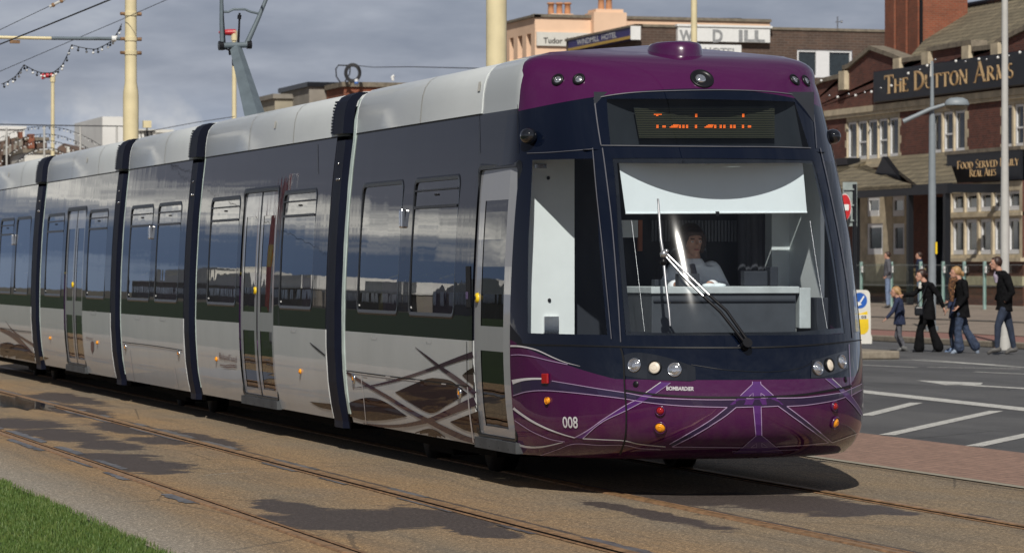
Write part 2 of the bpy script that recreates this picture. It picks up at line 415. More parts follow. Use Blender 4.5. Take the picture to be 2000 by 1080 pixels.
# bitumen strips running along the rails, broken and uneven
for r in (4.49, 5.925):
    for sd_ in (-1, 1):
        mb = MB(); yy = 12.0; rnd = random.Random(int(r*10)+sd_)
        while yy < 60:
            L = rnd.uniform(.5, 3.2); wv = rnd.uniform(.03, .10)
            if rnd.random() < .7:
                n = int(L/.12)+2; x0 = r+sd_*.076
                for k in range(n-1):
                    a = wv*(min(1, 4*sin(pi*k/(n-1)+.02)))*rnd.uniform(.8, 1.1); b = a*rnd.uniform(.85, 1.1)
                    ya, yb = yy+L*k/(n-1), yy+L*(k+1)/(n-1)
                    mb.quad((x0, ya, .0085), (x0+sd_*a, ya, .0085), (x0+sd_*b, yb, .0085), (x0, yb, .0085))
            yy += L+rnd.uniform(.1, 1.5)
        tag(mb.build('rail_seam', M['bitumen']), kind='structure')
# standing water on the far left of the near track
t = NT('puddle_water'); t.p(Base_Color=(.03, .028, .03), Roughness=.04, Specular_IOR_Level=1.0); M['water'] = t.mat
mb = MB(); c = onG(25, 786); n = 28
pts = [(c.x+.36*cos(2*pi*k/n)*(1+.25*sin(3*k)), c.y+2.2*sin(2*pi*k/n)*(1+.2*cos(2.3*k)), .0095) for k in range(n)]
mb.add(pts, [tuple(range(n))]); tag(mb.build('puddle', M['water']), kind='structure')
# edging, brick paving, road, pavements
sheet('edging', 10.38, 10.47, 4, 260, .012, plain('concrete_edging', (.30, .27, .21), .85, nscale=8))
t = NT('brick_paving'); x, y, z = t.xyz(); cb = t.new('ShaderNodeCombineXYZ'); t.l.new(y, cb.inputs[0]); t.l.new(x, cb.inputs[1])
b = t.new('ShaderNodeTexBrick'); t.l.new(cb.outputs[0], b.inputs['Vector']); b.inputs['Scale'].default_value = 1
b.inputs['Brick Width'].default_value = .21; b.inputs['Row Height'].default_value = .105; b.inputs['Mortar Size'].default_value = .006
b.inputs['Color1'].default_value = (.31, .19, .14, 1); b.inputs['Color2'].default_value = (.26, .16, .118, 1); b.inputs['Mortar'].default_value = (.16, .105, .08, 1)
m = t.new('ShaderNodeMix', data_type='RGBA', blend_type='MULTIPLY'); m.inputs[0].default_value = 1
t.l.new(b.outputs[0], m.inputs[6]); t.l.new(t.ramp(t.noise(14, 6, .75), [(.3, .62), (.7, 1.3)]), m.inputs[7]); t.col(m.outputs[2]); t.p(Roughness=.9)
t.bump(t.noise(60, 3), .3, .004); M['paver'] = t.mat
sheet('brick_path', 10.47, 12.36, 4, 260, .010, M['paver'])
t = NT('asphalt'); f = t.noise(120, 3, .75); g = t.noise(.5, 6, .6, stretch=(1, .4, 1)); st = t.noise(2.2, 5, .6, stretch=(1, .3, 1))
c0 = t.ramp(t.math('ADD', t.math('MULTIPLY', g, .6), t.math('MULTIPLY', st, .4)), [(.35, (.064, .064, .067)), (.65, (.115, .114, .113))])
m = t.new('ShaderNodeMix', data_type='RGBA', blend_type='MULTIPLY'); m.inputs[0].default_value = 1
t.l.new(c0, m.inputs[6]); t.l.new(t.ramp(f, [(.35, .5), (.5, 1.), (.68, 2.0)]), m.inputs[7]); x, y, z = t.xyz()
vo = t.new('ShaderNodeTexVoronoi', feature='DISTANCE_TO_EDGE'); vo.inputs['Scale'].default_value = .35; t.l.new(t.scale(t.position(), (1, .5, 1)), vo.inputs['Vector'])
crk = t.math('LESS_THAN', t.math('ADD', vo.outputs['Distance'], t.math('MULTIPLY', t.noise(6, 4, .7), .02)), .0145)
trk = t.math('MULTIPLY', t.math('SINE', t.math('MULTIPLY', x, 3.6)), .10)
cc2 = t.mix(t.math('MULTIPLY_ADD', trk, 1.0, .12, clamp=True), m.outputs[2], (.035, .034, .034))
cc2 = t.mix(t.math('MULTIPLY', crk, .6), cc2, (.02, .02, .02))
pat = t.math('MULTIPLY', t.math('GREATER_THAN', t.noise(.22, 1, .3, stretch=(1.4, .35, 1)), .58), .35)
cc2 = t.mix(pat, cc2, (.045, .044, .046))
t.col(cc2); t.p(Roughness=.85); t.bump(f, .6, .006); M['asphalt'] = t.mat
sheet('road', 12.36, 28.0, 4, 320, .002, M['asphalt'])
t = NT('road_marking'); f = t.noise(9, 6, .7); f2 = t.noise(70, 3, .7)
t.col(t.ramp(t.math('ADD', t.math('MULTIPLY', f, .5), t.math('MULTIPLY', f2, .5)), [(.40, (.16, .155, .15)), (.50, (.55, .54, .50))])); t.p(Roughness=.75); M['marking'] = t.mat
def mark(pts, ww=None):
    mb = MB()
    if ww:                        # strip along px polyline, width in metres
        P = [onG(*p) for p in pts]
        for a, b in zip(P, P[1:]):
            d = (b-a).normalized(); n = Vector((-d.y, d.x, 0))*ww/2
            mb.quad(a-n, b-n, b+n, a+n)
    else:
        mb.add([onG(*p) for p in pts], [tuple(range(len(pts)))])
    o = mb.build('road_marking', M['marking']); o.location.z = .006; tag(o, kind='structure')
mark([(1640, 760), (2120, 813)], .34)
mark([(1690, 812), (1790, 787)], .16); mark([(1732, 850), (1946, 803)], .16); mark([(1902, 872), (2080, 834)], .17)
mark([(1789, 743), (1920, 748), (1915, 752), (1848, 752.5)]); mark([(1848, 750), (2100, 765)], .22)
mark([(1686, 704.5), (1780, 703), (2060, 722)], .12); mark([(1660, 712), (1790, 718)], .12); mark([(1812, 717.5), (1995, 720.5)], .12)
mark([(1905, 726.5), (2070, 734)], .12)
mark([(402, 929), (440, 925.5), (482, 922.5)], .012)
mark([(1775, 700), (1880, 708), (2000, 716), (1900, 711)])
# traffic island
t = NT('worn_concrete'); t.col(t.ramp(t.noise(7, 6, .7), [(.3, (.17, .14, .105)), (.7, (.30, .26, .20))])); t.p(Roughness=.95); t.bump(t.noise(40, 3), .4, .01); M['concrete'] = t.mat
a = onG(1758, 702); mb = MB()
mb.box((a.x-1.7, a.y-.0, .006), (a.x, a.y+9.0, .15)); 
o = mb.build('traffic_island', M['concrete'], bevel=.03); tag(o, kind='structure')
# far pavement, sloping gently up to the terrace
t = NT('pavement_slabs'); x, y, z = t.xyz(); cb = t.new('ShaderNodeCombineXYZ'); t.l.new(y, cb.inputs[0]); t.l.new(x, cb.inputs[1])
b = t.new('ShaderNodeTexBrick'); t.l.new(cb.outputs[0], b.inputs['Vector']); b.inputs['Scale'].default_value = 1
b.inputs['Brick Width'].default_value = .9; b.inputs['Row Height'].default_value = .6; b.inputs['Mortar Size'].default_value = .008
b.inputs['Color1'].default_value = (.27, .215, .17, 1); b.inputs['Color2'].default_value = (.235, .19, .15, 1); b.inputs['Mortar'].default_value = (.14, .11, .09, 1)
m = t.new('ShaderNodeMix', data_type='RGBA', blend_type='MULTIPLY'); m.inputs[0].default_value = 1
t.l.new(b.outputs[0], m.inputs[6]); t.l.new(t.ramp(t.noise(1.6, 6, .7), [(.3, .75), (.7, 1.15)]), m.inputs[7]); t.col(m.outputs[2]); t.p(Roughness=.9); M['slab'] = t.mat
KX = 29.0
mb = MB(); mb.box((28.0, 4, .0), (28.2, 320, .125)); tag(mb.build('kerb', M['concrete'], bevel=.02), kind='structure')
def zslope(x): return .12 + max(0, min(1, (x-30)/11))*.23
sheet('red_pavement', 28.2, 30.6, 4, 320, .12, plain('red_block_paving', (.24, .12, .095), .9, nscale=5))
mb = MB(); xs = [30.6, 33, 36, 39, 41, 44]
for a, b in zip(xs, xs[1:]): mb.quad((a, 4, zslope(a)), (b, 4, zslope(b)), (b, 320, zslope(b)), (a, 320, zslope(a)))
tag(mb.build('pavement', M['slab']), kind='structure')
sheet('pavement_band', 35.2, 35.7, 4, 320, zslope(35.7)+.006, plain('dark_band_paving', (.10, .09, .08), .9))
sheet('terrace', 44, 70, 60, 260, .352, plain('terrace_paving', (.26, .23, .19), .9, nscale=2))
# lawn grass blades where the lawn shows
mb = MB(); rnd = random.Random(3)
vs = []; fs = []
for i in range(90000):
    yb = 15.5+ (rnd.random()**1.25)*13; xb = 3.50 - (rnd.random()**1.15)*(1.75)
    if xb > 3.44+.03*sin(yb*7)+.03*sin(yb*2.3+1) and rnd.random() < .8: continue
    px, py = proj(Vector((xb, yb, 0)))
    if px < -25 or py > 1110: continue
    h = rnd.uniform(.015, .045)*(1.4 if rnd.random() < .06 else 1); a = rnd.random()*6.28; l = rnd.uniform(0, .022); wd = rnd.uniform(.0022, .004); b_ = rnd.random()*6.28
    dx, dy = cos(b_)*wd, sin(b_)*wd; lx, ly = cos(a)*l, sin(a)*l
    k = len(vs)
    vs += [(xb-dx, yb-dy, 0), (xb+dx, yb+dy, 0), (xb+dx*.7+lx*.4, yb+dy*.7+ly*.4, h*.6), (xb-dx*.7+lx*.4, yb-dy*.7+ly*.4, h*.6), (xb+lx, yb+ly, h)]
    fs += [(k, k+1, k+2, k+3), (k+3, k+2, k+4)]
mb.v = vs; mb.f = fs; mb.m = [0]*len(fs); mb.sm = [False]*len(fs)
t = NT('grass_blade'); f = t.noise(9, 4, .7); f2 = t.noise(140, 2, .6)
t.col(t.ramp(t.math('ADD', t.math('MULTIPLY', f, .5), t.math('MULTIPLY', f2, .5)), [(.35, (.045, .095, .016)), (.50, (.080, .140, .024)), (.60, (.135, .175, .04)), (.70, (.32, .32, .12))])); t.p(Roughness=.6, Subsurface_Weight=0)
o = mb.build('grass', t.mat); tag(o, kind='stuff', label='short green lawn grass beside the gravelly track bed', cat='grass')
# ================================================================== TRAM
XC = 8.14; HW = 1.325; YS = 23.05; YE = 23.87
def interp(tab, z):
    if z <= tab[0][0]: return tab[0][1]
    for (a, va), (b, vb) in zip(tab, tab[1:]):
        if z <= b:
            f = (z-a)/(b-a); return va+(vb-va)*f
    return tab[-1][1]
def ZS(z): return z if z <= 2.73 else 2.73+(z-2.73)*1.15
OFF = [(.27,.075),(.4,.045),(.6,.018),(.9,0),(1.3,0),(1.6,.010),(2.0,.032),(2.4,.066),(2.73,.105),(2.76,.108),(2.90,.122),(3.0,.158),(3.06,.23),(3.10,.38)]
def spline_tab(tab):
    # Catmull-Rom resample for smooth nose profiles
    out = []
    for i in range(len(tab)-1):
        p0 = tab[max(i-1,0)]; p1 = tab[i]; p2 = tab[i+1]; p3 = tab[min(i+2,len(tab)-1)]
        for k in range(6):
            u = k/6; z = p1[0]+(p2[0]-p1[0])*u
            m1 = (p2[1]-p0[1])/(p2[0]-p0[0])*(p2[0]-p1[0]); m2 = (p3[1]-p1[1])/(p3[0]-p1[0])*(p2[0]-p1[0])
            h = (2*u**3-3*u*u+1)*p1[1]+(u**3-2*u*u+u)*m1+(-2*u**3+3*u*u)*p2[1]+(u**3-u*u)*m2
            out.append((z, h))
    out.append(tab[-1]); return out
OFFS = [(ZS(a), b_) for a, b_ in spline_tab(OFF)]
TIP = spline_tab([(.26,21.86),(.30,21.66),(.36,21.49),(.45,21.37),(.60,21.32),(.80,21.32),(1.0,21.36),(1.2,21.42),(1.5,21.54),(1.85,21.685),(2.2,21.85),(2.5,22.08),(2.7,22.23),(2.85,22.34),(2.95,22.44),(3.02,22.56),(3.07,22.72),(3.10,22.92)])
TIP = [(ZS(a), b_) for a, b_ in TIP]
def off(z): return interp(OFFS, z)
def hw(z): return HW - off(z)
PE = 2.1
INS = [(.5, 0), (.6, .013), (.8, .028), (1.05, .037), (1.5, .045), (1.8, .046), (2.05, .064), (2.3, .071), (2.6, .08), (2.75, .088), (2.95, .12), (3.05, .09), (3.2, .09)]
def smst(q): q = max(0, min(1, q)); return q*q*(3-2*q)
def nose(t, z):
    """t in [0, pi]: 0 = left start, pi = right start"""
    s, c = max(sin(t), 0), cos(t)
    N = YS - interp(TIP, z); Y = YS - N*(s**(2/PE))
    b = hw(z) - interp(INS, z)*(smst((s-.13)/.34) if c > 0 else smst((YE+.25-Y)/1.35))
    x = -(abs(c)**(2/PE))*b*(1 if c >= 0 else -1)
    return Vector((XC+x, Y, z))
def right_x(Y, z): return XC+hw(z)-interp(INS, z)*smst((YE+.25-Y)/1.35)
def side_x(Y, z):
    """left side surface X at station Y"""
    if Y >= YS: return XC - hw(z)
    N = YS - interp(TIP, z); f = min(.98, (YS-Y)/N)
    return nose(math.asin(f**(PE/2)), z).x
def Yp(px, X=6.83): return onX(px, 500, X).y
# ---- tram materials (two-tone paint laid out in body coordinates)
def coat(t, r=.22, cr=.02):
    t.p(Roughness=.5, Specular_IOR_Level=0.0, Coat_Weight=1, Coat_Roughness=cr, Coat_IOR=1.55)
t = NT('tram_side_dark'); t.col((.012, .013, .020)); coat(t, .25, .012)
b1 = t.noise(1.0, 3, .5, stretch=(1, 1.1, .25)); b2 = t.noise(1.0, 3, .55, stretch=(1, 9, .8))
nb = t.bump(t.math('ADD', t.math('MULTIPLY', b1, 1.0), t.math('MULTIPLY', b2, .10)), .10, .02); t.l.new(nb, t.b.inputs['Coat Normal']); M['sdark'] = t.mat
t = NT('tram_side_white'); f = t.noise(1.4, 6, .65, stretch=(1, 1, .4)); f2 = t.noise(9, 5, .7, stretch=(1, 2, .3))
x, y, z = t.xyz(); dirt = t.math('MULTIPLY', t.math('SUBTRACT', 1.0, t.math('MULTIPLY_ADD', z, 2.2, -.55), clamp=True), t.math('MULTIPLY_ADD', f2, .8, .15), clamp=True)
t.col(t.mix(t.math('MULTIPLY', dirt, .55), t.ramp(f, [(.3, (.51, .525, .53)), (.7, (.57, .585, .59))]), (.40, .38, .35))); coat(t, .3, .03); t.p(Coat_Weight=.65)
b1 = t.noise(1.0, 3, .5, stretch=(1, .8, 1.6)); nb = t.bump(b1, .10, .02); t.l.new(nb, t.b.inputs['Coat Normal']); M['swhite'] = t.mat
t = NT('tram_roof_white'); f = t.noise(1.2, 6, .65, stretch=(1, .5, 1)); t.col(t.ramp(f, [(.3, (.60, .63, .63)), (.7, (.68, .71, .71))])); t.p(Roughness=.4, Coat_Weight=.5, Coat_Roughness=.1); M['rwhite'] = t.mat
t = NT('tram_gap_cover'); f = t.noise(3, 4, .6, stretch=(1, 3, .6)); t.col(t.ramp(f, [(.3, (.003, .004, .012)), (.7, (.006, .009, .022))])); t.p(Roughness=.5, Specular_IOR_Level=.2); M['gap'] = t.mat
t = NT('tram_nose_paint'); x, y, z = t.xyz()
g = lambda a, b_: t.math('GREATER_THAN', a, b_)
lat = t.math('ABSOLUTE', t.math('SUBTRACT', x, XC))
browz = t.math('SUBTRACT', 2.868, t.math('MULTIPLY', t.math('MULTIPLY', lat, lat), .100))
isbrow = g(z, browz)
lowz = t.math('ADD', .828, t.math('MULTIPLY', t.math('MAXIMUM', t.math('SUBTRACT', y, 21.75), 0.0), .235))
islow = t.math('LESS_THAN', z, lowz)
fl = t.noise(340, 2, .6)
purple = t.mix(t.ramp(fl, [(.45, 0.), (.75, 1.)]), (.058, .006, .050), (.088, .014, .078))
nosec = t.mix(t.math('MAXIMUM', isbrow, islow), (.0025, .005, .014), purple)
back = g(y, t.math('ADD', t.math('SUBTRACT', 23.2, t.math('MULTIPLY', g(z, 2.70), .24)), t.math('ADD', t.math('MAXIMUM', t.math('SUBTRACT', z, 2.98), 0.0), t.math('MULTIPLY', t.math('MAXIMUM', t.math('SUBTRACT', z, 3.11), 0.0), 14.0))))
sidec = t.mix(g(z, 2.738), t.mix(g(z, 1.05), (.52, .52, .505), (.010, .011, .016)), (.52, .55, .55))
gr_ = t.math('MULTIPLY', t.math('MULTIPLY', t.math('SUBTRACT', 1.0, t.math('MULTIPLY_ADD', z, 1.9, -.45), clamp=True), t.ramp(t.noise(5, 6, .7, stretch=(1, 1, .5)), [(.42, 0.), (.75, 1.)])), .35)
t.col(t.mix(gr_, t.mix(back, nosec, sidec), (.16, .13, .10))); coat(t, .22, .01); nb = t.bump(t.noise(1.1, 2, .5), .05, .02); t.l.new(nb, t.b.inputs['Coat Normal']); M['nose'] = t.mat
M['glass'] = glassy('window_glass', (.20, .22, .24), 1.52, .0, wav=.08, wscale=(1, 1.5, .5), boost=1.5, floor=.03)
M['wsglass'] = glassy('windscreen_glass', (.94, .97, .98), 1.5, .045, wav=.03, wscale=(1.2, 1.2, 1.2), boost=1.1)
M['frit'] = plain('black_glass_border', (.008, .009, .012), .05, coat=1, var=.05)
M['frame'] = plain('window_rubber_frame', (.008, .009, .011), .3)
M['purple'] = plain('purple_pod_paint', (.060, .006, .055), .25, coat=1)
M['interior'] = plain('cab_interior_white', (.84, .88, .88), .6, var=.03)
M['idark'] = plain('interior_dark', (.018, .022, .032), .7)
M['idesk'] = plain('desk_grey', (.055, .062, .075), .6)
M['ideskt'] = plain('desk_top_light', (.50, .54, .55), .5)
M['blind'] = plain('sun_blind_fabric', (.80, .87, .90), .85, var=.02)
M['line'] = plain('livery_lilac_line', (.42, .30, .48), .35, var=.03, coat=.6)
M['wline'] = plain('livery_white_line', (.60, .58, .60), .35, var=.03, coat=.6)
M['band'] = plain('livery_dark_band', (.022, .010, .045), .3, var=.05, coat=.8)
M['vband'] = plain('livery_violet_band', (.085, .018, .15), .3, var=.05, coat=.8)
M['brown'] = plain('livery_plum_leaf', (.026, .012, .012), .4, var=.15, coat=.6, spec=0)
M['brownline'] = plain('livery_plum_stroke', (.055, .028, .048), .4, var=.05, coat=.7, spec=0)
M['decal_black'] = plain('panel_gap_black', (.004, .004, .005), .6)
M['lamp_lens'] = plain('lamp_reflector', (.75, .76, .78), .10, metal=.9, var=.4, nscale=120)
M['warm'] = emit('warm_lit_lamp', (.50, .44, .36), .5)
M['led'] = emit('orange_led', (1, .16, .02), 1.15)
M['film'] = plain('pale_plastic_film', (.42, .50, .47), .3, var=.15)
M['seat'] = plain('seat_fabric', (.16, .05, .20), .8)
tram = empty('tram', (XC, 21.32, 0)); tag(tram, 'long five-section articulated tram with purple nose and black and white sides', 'tram')
TOFF = Vector((-XC, -21.32, 0))
def tb(mb, name, mats, parent=None, **kw):
    """build in world coordinates, parented below the tram (or a part of it)"""
    o = mb.build(name, mats, **kw)
    par = parent or tram; o.parent = par
    o.matrix_parent_inverse = Matrix.Translation(TOFF) if par is tram else Matrix.Identity(4)
    return o
# ---------------- body sections with holes
ZR = [.27,.31,.36,.42,.5,.6,.75,.9,1.05]
def zrows(extra=()):
    z = sorted(set([.27,.3,.34,.4,.5,.6,.7,.8,.9,1.0,1.05,1.12,1.22,1.35,1.5,1.65,1.8,1.95,2.1,2.2,2.30,2.4,2.5,2.6,2.7,2.735]+list(extra)))
    return z
WZ0, WZ1 = 1.225, 2.285
DZ0, DZ1 = .345, 2.335
def section(y0, y1, holes, label=None):
    """holes: list of (ya, yb, za, zb)"""
    zs = zrows([h[2] for h in holes]+[h[3] for h in holes]); zs = sorted(set(round(v, 4) for v in zs))
    ys = sorted(set([y0, y1]+[round(h[0], 4) for h in holes]+[round(h[1], 4) for h in holes]+[y0+.02, y1-.02]))
    full = []
    for a, b in zip(ys, ys[1:]):
        n = max(1, int((b-a)/.5)); full += [a+(b-a)*k/n for k in range(n)]
    full.append(ys[-1]); ys = full
    mb = MB()
    def inh(yc, zc): return any(h[0] < yc < h[1] and h[2] < zc < h[3] for h in holes)
    idx = {}
    def vid(i, j, sgn, inn):
        k = (i, j, sgn, inn)
        if k not in idx:
            z = zs[j]; o_ = off(z)
            if inn: o_ += .022        # returned edge at section ends
            x = XC - sgn*(HW-o_); idx[k] = len(mb.v); mb.v.append((x, ys[i], z))
        return idx[k]
    for i in range(len(ys)-1):
        for j in range(len(zs)-1):
            yc, zc = (ys[i]+ys[i+1])/2, (zs[j]+zs[j+1])/2
            for sg in (1, -1):
                if sg == 1 and inh(yc, zc): continue
                q = [vid(i, j, sg, 0), vid(i+1, j, sg, 0), vid(i+1, j+1, sg, 0), vid(i, j+1, sg, 0)]
                if sg == 1: q = q[::-1]
                mb.f.append(tuple(q)); mb.m.append(0 if zc > 1.05 else 1); mb.sm.append(True)
    # end returns (thickness) so that the front-facing edges catch light
    for sg in (1, -1):
        for i in (0, len(ys)-1):
            for j in range(len(zs)-1):
                z0, z1 = zs[j], zs[j+1]
                xa, xb = XC-sg*(HW-off(z0)), XC-sg*(HW-off(z1))
                mb.add([(xa, ys[i], z0), (xb, ys[i], z1), (xb+sg*.05, ys[i], z1), (xa+sg*.05, ys[i], z0)], [(0, 1, 2, 3)], 0 if z0 >= 1.05 else 1)
    mb.quad((XC-HW+.08, y0+.02, .272), (XC+HW-.08, y0+.02, .272), (XC+HW-.08, y1-.02, .272), (XC-HW+.08, y1-.02, .272), 2)
    # inner end bulkheads
    for yy in (y0+.03, y1-.03): mb.quad((XC-HW+.12, yy, .3), (XC+HW-.12, yy, .3), (XC+HW-.15, yy, 2.9), (XC-HW+.15, yy, 2.9), 2)
    o = tb(mb, 'body_section', [M['sdark'], M['swhite'], M['dark']])
    # inner lining with holes: floor, ceiling, far wall
    mb = MB(); mb.quad((XC-HW+.1, y0+.05, .36), (XC+HW-.1, y0+.05, .36), (XC+HW-.1, y1-.05, .36), (XC-HW+.1, y1-.05, .36), 0)
    mb.quad((XC-HW+.2, y0+.05, 2.45), (XC+HW-.2, y0+.05, 2.45), (XC+HW-.2, y1-.05, 2.45), (XC-HW+.2, y1-.05, 2.45), 1)
    tb(mb, 'floor_pan', [M['idark'], M['idesk']]) if False else None
    for k_, (z_, o_, m_) in enumerate(((.36, .1, M['idark']), (2.45, .2, M['idesk']))):
        mb = MB(); mb.quad((XC-HW+o_, y0+.05, z_), (XC+HW-o_, y0+.05, z_), (XC+HW-o_, y1-.05, z_), (XC-HW+o_, y1-.05, z_)); tb(mb, ('cabin_floor', 'cabin_ceiling')[k_], [m_])
    return o
def fairing(y0, y1, lip=0, seams=(), vents=()):
    tabl = [(.098, 2.742), (.101, 2.78), (.108, 2.86), (.119, 2.93), (.142, 2.99), (.182, 3.035), (.24, 3.065), (.34, 3.085), (.6, 3.10), (1.325, 3.12)]
    tabl = [(a_, ZS(z_)) for a_, z_ in tabl]
    mb = MB(); n = len(tabl); ys = [y0, y0+.02, y1-.02, y1]
    for i, yy in enumerate(ys):
        for sg in (1, -1):
            pass
    prof = [(XC-HW+o_, z) for o_, z in tabl] + [(XC+HW-o_, z) for o_, z in tabl[::-1][1:]]
    nn = len(prof); base = []
    for yy in ys:
        e = .008 if yy in (y0, y1) else 0
        base += [(x+(e if x < XC else -e), yy, z-e) for x, z in prof]
    fs = [(i*nn+k, i*nn+k+1, (i+1)*nn+k+1, (i+1)*nn+k) for i in range(3) for k in range(nn-1)]
    mb.add(base, fs, 0, True)
    mb.add([(x, y0+.001, z) for x, z in prof], [tuple(range(nn))], 0); mb.add([(x, y1-.001, z) for x, z in prof], [tuple(range(nn))], 0)
    for sy in seams:      # panel joints: raised thin pale bead
        for (a, b) in zip(tabl[:-2], tabl[1:-1]):
            mb.quad((XC-HW+a[0]-.003, sy-.006, a[1]), (XC-HW+a[0]-.003, sy+.006, a[1]), (XC-HW+b[0]-.003, sy+.006, b[1]+.002), (XC-HW+b[0]-.003, sy-.006, b[1]+.002), 1)
            mb.quad((XC-HW+a[0]-.0025, sy+.006, a[1]), (XC-HW+a[0]-.0025, sy+.014, a[1]), (XC-HW+b[0]-.0025, sy+.014, b[1]+.002), (XC-HW+b[0]-.0025, sy+.006, b[1]+.002), 2)
    mb.box((XC-HW+.10, y0, 2.733), (XC-HW+.14, y1, 2.742), 2)
    for vy in vents: mb.quad((XC-HW+.106, vy-.035, 2.915), (XC-HW+.106, vy+.035, 2.915), (XC-HW+.116, vy+.035, 2.985), (XC-HW+.116, vy-.035, 2.985), 1)
    return tb(mb, 'roof_fairing', [M['rwhite'], M['offwhite'], M['decal_black']])
def rrect(ya, yb, za, zb, r, n=6):
    pts = []
    for (cy, cz, a0) in ((yb-r, zb-r, 0), (ya+r, zb-r, pi/2), (ya+r, za+r, pi), (yb-r, za+r, 3*pi/2)):
        for k in range(n+1):
            a = a0+pi/2*k/n; pts.append((cy+r*cos(a), cz+r*sin(a)))
    return pts
def surf(y, z, out=0.0):  # point on left side, pushed outwards
    return Vector((side_x(y, z)-out, y, z))
def ring(mb, o_, i_, do, di, m=0):
    n = len(o_)
    P = [surf(*p, do) for p in o_]+[surf(*p, di) for p in i_]
    mb.add(P, [(k, (k+1) % n, n+(k+1) % n, n+k)[::-1] for k in range(n)], m, False)
def window(ya, yb, hopper=True, za=WZ0, zb=WZ1):
    mb = MB()
    O = rrect(ya-.022, yb+.022, za-.022, zb+.022, .085); O2 = rrect(ya-.008, yb+.008, za-.008, zb+.008, .075); I = rrect(ya+.018, yb-.018, za+.018, zb-.018, .055); 
    ring(mb, O, O2, .001, .006); ring(mb, O2, I, .006, .003); ring(mb, I, I, .003, -.03)
    if hopper:
        zt = za+(zb-za)*.795
        for (zc, h) in ((zt, .011), (zb-.085, .006)):
            mb.add([surf(ya+.025, zc-h, .006), surf(yb-.025, zc-h, .006), surf(yb-.025, zc+h, .006), surf(ya+.025, zc+h, .006)], [(3, 2, 1, 0)], 1)
            mb.add([surf(ya+.025, zc-h, .006), surf(yb-.025, zc-h, .006), surf(yb-.025, zc-h, -.01), surf(ya+.025, zc-h, -.01)], [(3, 2, 1, 0)], 1)
        yc = (ya+yb)/2
        for d in (-.03, .03): mb.ball(surf(yc+d, zb-.125, -.002), .009, 1, 8)
    pane = MB(); nz_ = 8
    zs = [za+.01+(zb-za-.02)*k/nz_ for k in range(nz_+1)]
    P = []
    for z in zs: P += [surf(ya+.01, z, -.008), surf(yb-.01, z, -.008)]
    pane.add(P, [(2*k, 2*k+2, 2*k+3, 2*k+1) for k in range(nz_)], 0, True)
    wo = tb(pane, 'window', [M['glass']])
    tb(mb, 'window_frame', [M['frame'], M['black']], wo)
    return wo
def door_leaf(ya, yb, hand=0, button=None):
    """leaf follows the body curve; two glazed openings"""
    zs = [DZ0+.02]+[.40,.42,.5,.6,.75,.9,1.0,1.045,1.09,1.14,1.22,1.4,1.6,1.8,2.0,2.06,2.12,2.2,2.28]+[DZ1-.02]
    wd = yb-ya; fr = .17 if wd > .8 else .115*1.0
    fr = min(fr, wd*.24)
    ga = [(.43, .985), (1.165, 2.085)]
    ys = [ya, ya+fr, yb-fr, yb]
    zs = sorted(set(zs+[g_[0] for g_ in ga]+[g_[1] for g_ in ga]))
    mb = MB(); panes = [MB(), MB()]; ins = .014
    for i in range(3):
        sub = 4 if i == 1 else 1
        for k in range(sub):
            y0_, y1_ = ys[i]+(ys[i+1]-ys[i])*k/sub, ys[i]+(ys[i+1]-ys[i])*(k+1)/sub
            for z0, z1 in zip(zs, zs[1:]):
                zc = (z0+z1)/2; q = [surf(y0_, z0, -ins), surf(y0_, z1, -ins), surf(y1_, z1, -ins), surf(y1_, z0, -ins)]
                isg = i == 1 and any(g_[0] < zc < g_[1] for g_ in ga)
                if isg: panes[0 if zc < 1.05 else 1].add([surf(y0_, z0, -ins-.004), surf(y0_, z1, -ins-.004), surf(y1_, z1, -ins-.004), surf(y1_, z0, -ins-.004)], [(0, 1, 2, 3)], 0, True)
                else: mb.add(q, [(0, 1, 2, 3)], 0, True)
    o = tb(mb, 'door', [M['doorm']], None)
    for q_ in panes: tb(q_, 'door_pane', [M['glass']], o)
    if button:
        mb = MB(); c = surf(button, 1.37, -ins); Mx = Matrix.Rotation(-pi/2, 4, 'Y')
        mb.lathe([(0, .020), (.020, .020), (.034, .016), (.038, 0)], c, 16, 0, Mx); mb.lathe([(.0, .024), (.014, .024), (.014, .018)], c, 12, 1, Mx)
        tb(mb, 'door_button', [M['yellow'], M['decal_black']], o)
    return o
t = NT('tram_door_paint'); t.col((.36, .37, .39)); t.p(Metallic=.0); coat(t, .3, .02); nb = t.bump(t.noise(1.0, 3, .5, stretch=(1, 4, .5)), .10, .02); t.l.new(nb, t.b.inputs['Coat Normal']); M['doorm'] = t.mat
